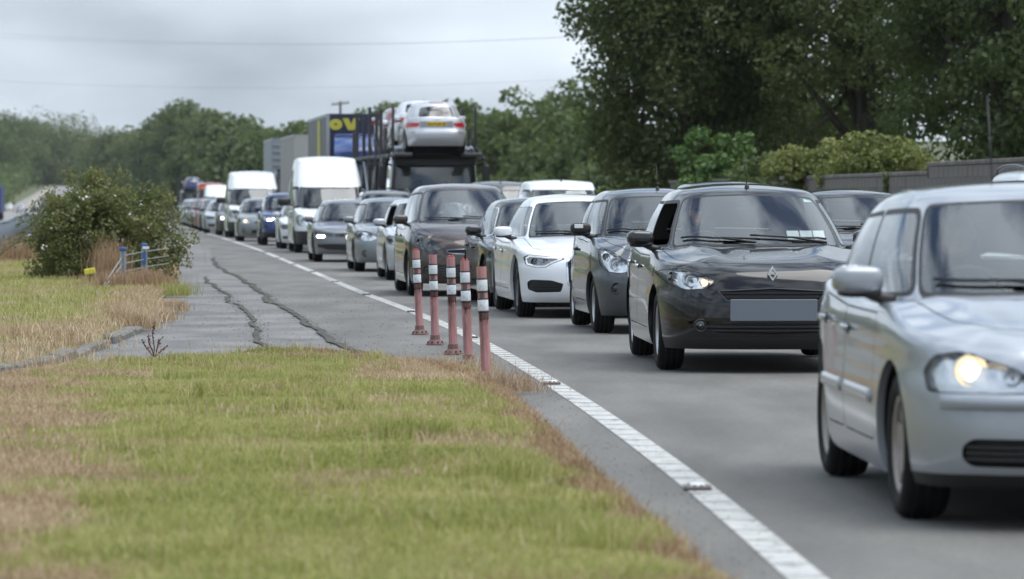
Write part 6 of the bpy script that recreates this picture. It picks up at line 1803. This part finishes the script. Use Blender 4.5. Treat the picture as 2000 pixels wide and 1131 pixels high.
def island_z(X, D):
    l, r_ = XL1(D), XR1(D); t = np.clip((X-l)/(r_-l+1e-6), 0, 1); b = np.minimum(t, 1-t)
    return zc(D)+.012+.055*np.clip(b/.06, 0, 1)**.6+.02*(fnoise(X, D, 1.3, 3)-.5)*np.clip(b/.06, 0, 1)
def scatter(n, f):
    X, D, k = f(n); return X[k], D[k]
def nose(n, d0=12.6):
    u = RNG.random(n); D = (d0**1.4+(33.3**1.4-d0**1.4)*u)**(1/1.4)
    x0 = np.maximum(XL1(D), -1000*D/FPX-1.3); X = x0+(XR1(D)-x0)*RNG.random(n)
    return X, D
def dead(X, D):
    """0 = green, 1 = dead: left side, along the kerbless right edge, blotches"""
    e = XR1(D)-X
    le = np.clip((-.104*D-.12-X)/.55+.5+(fnoise(X, D, 1.6, 11)-.5)*2.6, 0, 1)
    ri = np.clip((.30-e)/.2+(fnoise(X, D, 1.8, 12)-.5)*2.2, 0, 1)
    bl = np.clip((fnoise(X, D, 1.1, 13)-.60)*3, 0, .25)
    tp = np.clip((X+1.25)/.35, 0, 1)*np.clip((D-27.8)/2, 0, 1)
    return np.maximum(np.maximum(le, ri), np.maximum(bl, tp)), ri
X, D = nose(430000); q, ri = dead(X, D); rn = RNG.random(len(X))
thin = np.clip((XR1(D)-X)/.12, .15, 1); keep = RNG.random(len(X)) < thin
g = (rn > q) & keep; s_ = ~(rn > q) & keep
hv = .35+2.2*np.clip(fnoise(X, D, 1.7, 21)-.2, 0, 1)**1.3
kk = np.nonzero(g)[0]; h1 = hv[kk]
blades('mown_grass', X[kk], D[kk], island_z(X[kk], D[kk]), .022, .064, .006, M['grass'], .9, 'short green grass on the foreground verge', h1)
kk = np.nonzero(s_ & (ri < .5))[0]; blades('dead_grass', X[kk], D[kk], island_z(X[kk], D[kk]), .015, .075, .0055, M['straw'], 1.3, 'pale dead grass on the foreground verge')
kk = np.nonzero(s_ & (ri >= .5))[0]; blades('russet_grass', X[kk], D[kk], island_z(X[kk], D[kk]), .02, .095, .0055, M['rust_grass'], 1.1, 'russet dead grass along the road edge')
# coarser clumps through the sward
kc = RNG.choice(len(X), 150); ix = np.repeat(kc, RNG.integers(20, 90, 150))
Xc = X[ix]+RNG.normal(0, .05, len(ix)); Dc = np.clip(D[ix]+RNG.normal(0, .07, len(ix)), 3, 33.2)
kq = (Xc > XL1(Dc)+.05) & (Xc < XR1(Dc)-.08); blades('coarse_grass', Xc[kq], Dc[kq], island_z(Xc[kq], Dc[kq]), .05, .125, .0075, M['grass'], .8, 'coarser grass clumps in the foreground verge')
# stray stalks with pale heads
kk = RNG.choice(len(X), 1500); blades('stray_stalks', X[kk], D[kk], island_z(X[kk], D[kk]), .08, .20, .004, M['straw'], .6, 'stray pale stalks standing out of the foreground grass')
# taller tufts
def tuft(name, x, d, n, sp, h0, h1, w, mt, lb, z=None, lean=.5):
    X = x+RNG.normal(0, sp, n); D = d+RNG.normal(0, sp*1.3, n); zz = island_z(X, D) if z is None else np.full(n, z)
    return blades(name, X, D, zz, h0, h1, w, mt, lean, lb)
tuft('grass_tuft', -1.62, 33.0, 60, .09, .06, .16, .009, M['grass'], 'upright green tuft at the top of the grass nose', float(zc(33))+.05, .3)
for (x, d, n, sp) in ((.18, 15.8, 500, .14), (-.05, 18.6, 300, .12), (.40, 15.0, 300, .12), (-1.9, 21.5, 350, .16), (-.55, 22.0, 300, .14)):
    tuft('grass_tuft', x, d, n, sp, .05, .13, .007, M['grass'], None)
tuft('straw_tuft', -.36, 30.2, 420, .16, .05, .24, .005, M['straw'], 'pale straw clump at the foot of the nearest red post', float(zc(30))+.02, 1.1)
tuft('straw_tuft', -.02, 27.8, 420, .13, .05, .20, .005, M['rust_grass'], 'russet straw clump on the road edge below the red posts', float(zc(28))+.02, 1.0)
tuft('straw_tuft', -.62, 31.2, 300, .16, .04, .13, .005, M['straw'], 'low straw by the end of the pavement crack', float(zc(31))+.02, 1.1)
tuft('straw_tuft', -3.35, 31.0, 500, .25, .05, .22, .006, M['straw'], 'straw tuft at the left corner of the grass nose', float(zc(31))+.03, .9)
# verge beyond
def vz(X, D): t = 1-(XK(D)-.12-X)/9.38; return zc(D)+.02+.10*np.clip((1-t)*40, 0, 1)**.5+.05*(fnoise(X, D, .5, 8)-.5)*np.clip((1-t)*10, 0, 1)-.25*np.clip((.72-t)/.72, 0, 1)
n = 120000; D = (29**1.2+(112**1.2-29**1.2)*RNG.random(n))**(1/1.2); e = RNG.random(n)**1.3*6.0
X = XK(D)-.14-e; k = X > -1000*D/FPX-2.5; X, D, e = X[k], D[k], e[k]
q = np.clip((.75-e)/.45+(fnoise(X, D, .9, 31)-.5)*2.0, 0, 1); q = np.maximum(q, np.clip((34.5-D)/2.5, 0, 1)); q = np.maximum(q, np.clip((fnoise(X, D, .8, 33)-.58)*5, 0, .8))
q = np.maximum(q, np.clip((e-3.2)/1.2, 0, .75)*np.clip((D-60)/12, 0, 1))
rn = RNG.random(len(X)); g = rn > q
blades('verge_grass', X[g], D[g], vz(X[g], D[g]), .03, .09, .009, M['grass'], .8, 'green grass on the verge beyond the crossover')
g = ~g; blades('verge_straw', X[g], D[g], vz(X[g], D[g]), .02, .12, .008, M['straw'], 1.3, 'dead grass on the verge beyond the crossover')
def vt(name, x, y, D, n, sp, h0, h1, mt, lb, lean=.5, w=.008):
    X0 = (x-1000)*D/FPX; X = X0+RNG.normal(0, sp, n); DD = D+RNG.normal(0, .25, n)
    return blades(name, X, DD, vz(X, DD), h0, h1, w, mt, lean, lb)
vt('russet_weeds', 240, 0, 59.5, 1100, .30, .10, .34, M['rust_grass'], 'russet dead weeds round the barrier posts')
vt('russet_weeds', 300, 0, 59.0, 1100, .20, .12, .36, M['rust_grass'], 'russet dead weeds at the foot of the bush')
vt('russet_weeds', 215, 0, 64.0, 450, .14, .4, .85, M['rust_grass'], 'tall russet weeds in front of the bush', .35)
vt('straw_weeds', 330, 0, 49, 1300, .10, .06, .20, M['straw'], 'low straw along the pavement edge', 1.0)
vt('straw_weeds', 300, 0, 45, 900, .12, .06, .22, M['straw'], 'straw hanging over the kerb', 1.0)
vt('straw_weeds', 262, 0, 42, 900, .12, .08, .26, M['straw'], 'straw tuft beside the broken kerb', .9)
vt('straw_weeds', 60, 0, 36, 900, .35, .06, .22, M['straw'], 'straw on the left verge corner', 1.0)
vt('russet_weeds', 20, 0, 88, 1500, 1.2, .3, .8, M['rust_grass'], 'russet weeds below the railing')
vt('kerb_grass', 345, 0, 58, 600, .12, .08, .25, M['grass'], 'green grass by the pavement edge under the bush', .6)

# ------------------------------------------------------------------ posts, studs, barrier, fence, wall, wires
M['pinkplastic'] = mat('faded_red_plastic', (.50, .19, .19), .55)
rmp = noise_col(M['pinkplastic'], [(.0, (.05, .035, .033)), (.36, (.09, .06, .057)), (.43, (.33, .16, .155)), (.55, (.44, .215, .21)), (.8, (.52, .31, .305))], 7, 9, stretch=(1.6, 1.6, .30), rough=.7)
M['reflective'] = mat('reflective_band', (.62, .65, .67), .45)
noise_col(M['reflective'], [(.3, (.40, .42, .43)), (.5, (.62, .65, .67)), (.75, (.70, .73, .75))], 30, 6)
M['basebrown'] = mat('post_base_rubber', (.16, .085, .075), .75)
M['redtop'] = mat('red_top', (.45, .05, .03), .5)
posts = [(820, 652, 812, 487, 'red and white flexible post furthest from the grass, first of the five'), (850, 672, 845, 496, 'red and white flexible post, second of the five from the far end'),
         (885, 691, 880, 500, 'red and white flexible post in the middle of the five'), (915, 713, 907, 507, 'red and white flexible post, second nearest of the five'),
         (950, 741, 940, 519, 'nearest red and white flexible post, standing in straw at the grass edge')]
PR = .037
for k, (bx, by, tx, ty, lb) in enumerate(posts):
    D = 32.0
    for _ in range(6): D = (CAMH-float(zc(D))-.01)*FPX/(by-YH)
    root = tag(empty('flexible_post', ((bx-1000)*D/FPX, D, float(zc(D))+.004)), lb, 'post', 'flexible posts by the edge line')
    H_ = (by-ty)*D/FPX; lean = (tx-bx)*D/FPX/H_; root.rotation_euler = (random.uniform(-.01, .02), math.atan(lean), random.uniform(0, 3))
    root.rotation_euler = (random.uniform(-.01, .015), math.atan(lean), 0)
    # fluted tube
    n = 28; rows = []
    m = MB(); zs_ = [.07, .30, .55, H_-.40, H_-.37, H_-.03, H_]
    V = []; F = []
    for z in zs_:
        for a in range(n):
            t = 2*math.pi*a/n; rr = PR*(1+.05*math.cos(7*t)); V.append((rr*math.cos(t), rr*math.sin(t), z))
    for a in range(len(zs_)-1):
        for b in range(n): F.append((a*n+b, a*n+(b+1) % n, (a+1)*n+(b+1) % n, (a+1)*n+b))
    m.add(V, F, 0, True)
    o = m.build('tube', M['pinkplastic'], root)
    o.location.z = 0
    m = MB(); m.lathe([(PR*.98, H_-.004), (PR*.7, H_-.012), (.004, H_-.02)], (0, 0, 0), 'z', 16); m.build('top_cap', M['black'], root)
    if k in (0, 2, 3):
        m = MB()
        for q in range(5): m.blob((random.uniform(-.02, .02), random.uniform(-.02, .02), H_+.002), (.009, .009, .012), (.8, .8), 8, 6)
        m.build('broken_top', M['redtop'], root)
    for zb_ in (H_-.180, H_-.330):
        m = MB(); m.lathe([(PR*1.06, zb_), (PR*1.09, zb_+.003), (PR*1.09, zb_+.079), (PR*1.06, zb_+.082)], (0, 0, 0), 'z', 28); m.build('reflective_band', M['reflective'], root)
        for zq in (zb_-.009, zb_+.088): m = MB(); m.lathe([(PR*1.0, zq-.006), (PR*1.10, zq-.004), (PR*1.10, zq+.004), (PR*1.0, zq+.006)], (0, 0, 0), 'z', 24); m.build('clamp_ring', M['black'], root)
    if k < 4:
        m = MB(); m.lathe([(.086, 0), (.084, .010), (.058, .042), (.048, .048), (.043, .09)], (0, 0, 0), 'z', 8, smooth=False); bs = m.build('base', M['basebrown'], root)
        for a in range(8):
            t = 2*math.pi*(a+.5)/8; q = MB(); q.blob((.072*math.cos(t), .072*math.sin(t), .026), (.009, .009, .008), (1, 1), 10, 6); q.build('bolt_hole', M['black'], bs)
# road studs on the edge line
sb = MB(); sb.box((0, 0, .009), (.065, .075, .009), 0, None, .007); sb.box((0, 0, .020), (.034, .06, .007), 1, None, .005); sme = sb.me('road_stud'); sme.materials.append(mat('stud_iron', (.14, .12, .115), .6, .3)); sme.materials.append(M['white'])
eb = MB(); eb.box((-.016, -.0615, .02), (.008, .003, .004)); eb.box((.016, -.0615, .02), (.008, .003, .004)); eme = eb.me('reflector'); eme.materials.append(M['blackgloss'])
sd = [18.75, 29.2, 39.4, 49.3, 59.2, 69.1, 79, 89, 99, 109]
nth = ['nearest road stud on the white edge line', 'second road stud on the edge line, level with the black saloon front', 'road stud on the edge line behind the red posts', 'fourth road stud along the edge line', 'fifth road stud along the edge line', 'sixth road stud along the edge line',
       'seventh road stud along the edge line', 'eighth road stud along the edge line', 'ninth road stud along the edge line', 'farthest road stud on the edge line']
for d, lb in zip(sd, nth):
    o = link('road_stud', sme, None); o.location = (float(XE(d))-.02, d, float(zc(d))+.006); tag(o, lb, 'road stud', 'road studs on the edge line')
    q = link('reflector', eme, None, o)
# end of a wire rope barrier
def vzz(x, d): return float(vz(np.array([x]), np.array([d]))[0])
bp = tag(empty('rope_barrier', ((240-1000)*60/FPX, 60, 0)), 'end of a wire rope barrier with two blue-capped steel posts', 'barrier')
M['bluecap'] = mat('blue_cap', (.04, .11, .28), .5)
P1 = (0, 0, .54); P2 = ((262-240)*61.5/FPX+.0, 1.6, .58)
g0 = vzz((240-1000)*60/FPX, 60)
for (x, y, z) in (P1, P2):
    m = MB()
    for sx in (-1, 1): m.box((x+sx*.028, y, g0+z/2), (.016, .028, z/2), 0, None, .005)
    m.box((x, y, g0+z/2), (.03, .008, z/2)); m.build('post', M['steel'], bp)
    m = MB(); m.blob((x, y, g0+z+.02), (.052, .045, .030), (.3, .4), 16, 10); m.build('cap', M['bluecap'], bp)
m = MB(); m.box((P2[0], P2[1]-.045, g0+.40), (.03, .006, .10)); m.build('blue_marker', M['bluecap'], bp)
m = MB(); m.box((P2[0]+.03, P2[1]-.05, g0+.56), (.05, .006, .02)); m.build('white_marker', M['white'], bp)
for q in range(3):
    z = .46-.12*q
    m = MB(); m.tube([(-.22+.035*q, -1.1, g0-.02), (-.0, -.0, g0+z), (P2[0], P2[1], g0+z+.04), (P2[0]+.14, 4.4, g0+z+.05)], .007, 6); m.build('rope', M['steel'], bp)
yb = tag(empty('marker_tag', ((175-1000)*61.5/FPX, 61.5, 0)), 'small yellow tag lying at the foot of the bush', 'tag')
g1 = vzz((175-1000)*61.5/FPX, 61.5)
m = MB(); m.box((0, 0, g1+.20), (.085, .02, .045), 0, Matrix.Rotation(R(-10), 3, 'Y'), .01); m.build('plate', mat('yellow_tag', (.62, .55, .06), .6), yb)
m = MB(); m.tube([(0, .0, g1-.05), (0, .01, g1+.17)], .012, 6); m.build('stake', M['bark'], yb)
# dead dock weed by the crossover
wd = tag(empty('dead_weed', ((298-1000)*33.9/FPX, 33.9, float(zc(33.9)))), 'dead brown dock weed rising at the edge of the pavement', 'weed')
m = MB(); C = []
for (dx, h, n) in ((0.01, .32, 9), (-.09, .17, 6), (.08, .20, 6), (-.04, .22, 6), (.12, .12, 4)):
    pts = [(dx*t+.01*math.sin(t*7), .02*t, h*t**(.85)) for t in np.linspace(0, 1, n)]; m.tube(pts, [.005]*(n-1)+[.002], 5)
    for t in np.linspace(.3, 1, 18): C.append((dx*t+random.gauss(0, .008), random.gauss(0, .008), h*t**.85))
m.build('stem', mat('dead_stem', (.10, .05, .03), .8), wd)
V, F = leaves(np.array(C), .012); link('seed_head', mesh('seed_head', V, F), mat('seed_heads', (.14, .06, .035), .8), wd)
# railing at the far left
M['railing'] = mat('railing_paint', (.11, .14, .18), .55)
rail = tag(empty('railing'), 'blue-grey vertical bar railing at the left edge beyond the verge', 'railing')
pts = []
for (x, y0, y1, D) in ((-40, 440, 505, 92), (0, 434, 497, 97), (18, 430, 490, 101), (30, 423, 478, 107), (44, 419, 470, 113), (85, 417, 466, 116), (130, 416, 464, 119)):
    pts.append((np.array(px(x, y0, D)), np.array(px(x, y1, D))))
for k in range(len(pts)-1):
    (a0, a1), (b0, b1) = pts[k], pts[k+1]
    for f in (.03, .82):
        m = MB(); m.tube([tuple(a0*(1-f)+a1*f), tuple(b0*(1-f)+b1*f)], .03 if f < .5 else .022, 6); m.build('rail', M['railing'], rail)
    n = max(2, int(np.linalg.norm(b0-a0)/.17))
    for j in range(n):
        t = j/n; u, l = a0*(1-t)+b0*t, a1*(1-t)+b1*t; m = MB(); m.tube([tuple(u), tuple(l)], .045 if j == 0 else .016, 6); m.build('post' if j == 0 else 'bar', M['railing'], rail)
# concrete block wall beyond the road
M['block'] = mat('wall_block', (.17, .16, .15), .95)
noise_col(M['block'], [(.25, (.085, .078, .07)), (.5, (.145, .132, .118)), (.78, (.22, .20, .18))], 1.6, 9, coord='Generated' if False else 'Object', stretch=(1.2, 1.2, .35), bump=.5, bscale=30, bdist=.01)
def wall(d0, d1, htop, label, rows_real, cw=.115):
    root = tag(empty('block_wall'), label, 'wall', 'concrete block walls')
    bw, bh = .44, .215
    D = d0; col = 0
    bb = MB(); bb.box((0, 0, 0), (.10, bw/2-.003, bh/2-.002), 0, None, .003); bme = bb.me('block'); bme.materials.append(M['block'])
    L = 0
    n = int((d1-d0)/bw)
    for c in range(n):
        d = d0+bw*(c+.5); x = float(XE(d))+11.5; a = -math.atan(head(d)); z = float(zc(d))+htop-.08
        for r_ in range(rows_real):
            o = link('block', bme, None, root); dd = d+(bw/2 if r_ % 2 else 0)
            o.location = (float(XE(dd))+11.5+random.uniform(-.006, .006), dd, z-bh*(r_+.5)); o.rotation_euler = (0, 0, a)
    lo = MB(); cp = MB()
    for c in range(n):
        d = d0+bw*(c+.5); x = float(XE(d))+11.5; a = Matrix.Rotation(-math.atan(head(d)), 3, 'Z'); z = float(zc(d))+htop-.08-bh*rows_real
        lo.box((x+.012, d, z/2-.15), (.09, bw/2+.01, z/2+.15), 0, a)
    tag(lo.build('lower_courses', M['block'], root), kind='stuff')
    mo = MB()
    for c in range(n):
        d = d0+bw*(c+.5); x = float(XE(d))+11.5; a = Matrix.Rotation(-math.atan(head(d)), 3, 'Z'); z = float(zc(d))+htop-.08
        mo.box((x+.008, d, z-bh*rows_real/2), (.088, bw/2+.01, bh*rows_real/2), 0, a)
    mo.build('mortar', M['block'], root)
    d = d0
    while d < d1-.01:
        e = min(d+.9, d1); mm = (d+e)/2; m = MB(); m.box((float(XE(mm))+11.5, mm, float(zc(mm))+htop-.035), (cw, (e-d)/2-.004, .04), 0, Matrix.Rotation(-math.atan(head(mm)), 3, 'Z'), .012)
        m.build('coping', M['block'], root); d = e
wall(50, 75.2, 2.13, 'taller right section of the grey concrete block wall', 5)
wall(75.2, 112, 1.97, 'lower left section of the grey concrete block wall', 3)
C = []
d = 79.2
for q in range(200): C.append((float(XE(d))+11.36+random.gauss(0, .03), d+random.gauss(0, .09), random.uniform(.9, 1.82)))
V, F = leaves(np.array(C), .05, .0); iv = tag(link('ivy', mesh('ivy', V, F), M['leaf_mid']), 'strand of ivy hanging down the block wall', 'ivy')
# overhead wires and a pole
M['wire'] = mat('overhead_wire', (.22, .24, .26), .6)
wl_ = [((-60, 62, 240), (520, 86, 225), (1260, 62, 205), 'upper overhead wire crossing the sky'), ((-60, 70, 242), (520, 88, 227), (1260, 63, 207), 'overhead wire just under the uppermost one'),
       ((-60, 155, 240), (480, 172, 225), (1260, 146, 205), 'lower overhead wire crossing the sky'), ((-60, 284, 420), (220, 262, 400), (540, 258, 380), 'thin wire in front of the far trees')]
for a, b, c, lb in wl_:
    P = [np.array(px(*a)), np.array(px(*b)), np.array(px(*c))]; pts = []
    for t in np.linspace(0, 1, 40):
        l0 = (t-.45)*(t-1)/(.45); l1 = t*(t-1)/(.45*(.45-1)); l2 = t*(t-.45)/.55
        pts.append(tuple(P[0]*l0+P[1]*l1+P[2]*l2))
    m = MB(); m.tube(pts, .006, 5); tag(m.build('overhead_wire', M['wire']), lb, 'wire', 'overhead wires')
p = px(665, 198, 385); gz = float(zc(385))
pole = tag(empty('utility_pole', (p.x, 385, gz)), 'wooden utility pole with crossarms above the lorries', 'pole')
m = MB(); m.tube([(0, 0, -.2), (0, 0, p.z-gz)], [.17, .12], 10); m.build('shaft', M['bark'], pole)
m = MB(); m.box((0, 0, p.z-gz-.25), (.85, .06, .06), 0, Matrix.Rotation(R(-6), 3, 'Y')); m.build('crossarm', M['bark'], pole)
for x in (-.75, -.35, .35, .75): m = MB(); m.lathe([(.05, 0), (.07, .08), (.05, .2), (.02, .24)], (x, 0, p.z-gz-.18+.1*x), 'z', 10); m.build('insulator', M['steel'], pole)

# ------------------------------------------------------------------ slight haze in the air
hz = MB(); hz.box((-130, 1290, 27), (1000, 1325, 34)); hz = tag(hz.build('haze', []), kind='stuff')
hm = bpy.data.materials.new('haze_air'); hm.use_nodes = True
hn = hm.node_tree.nodes; hn.clear(); ho = hn.new('ShaderNodeOutputMaterial'); hv = hn.new('ShaderNodeVolumePrincipled')
hv.inputs['Color'].default_value = (.92, .95, 1, 1); hv.inputs['Density'].default_value = .00006; hv.inputs['Anisotropy'].default_value = .2
hm.node_tree.links.new(hv.outputs[0], ho.inputs['Volume'])
hz.data.materials.clear(); hz.data.materials.append(hm)
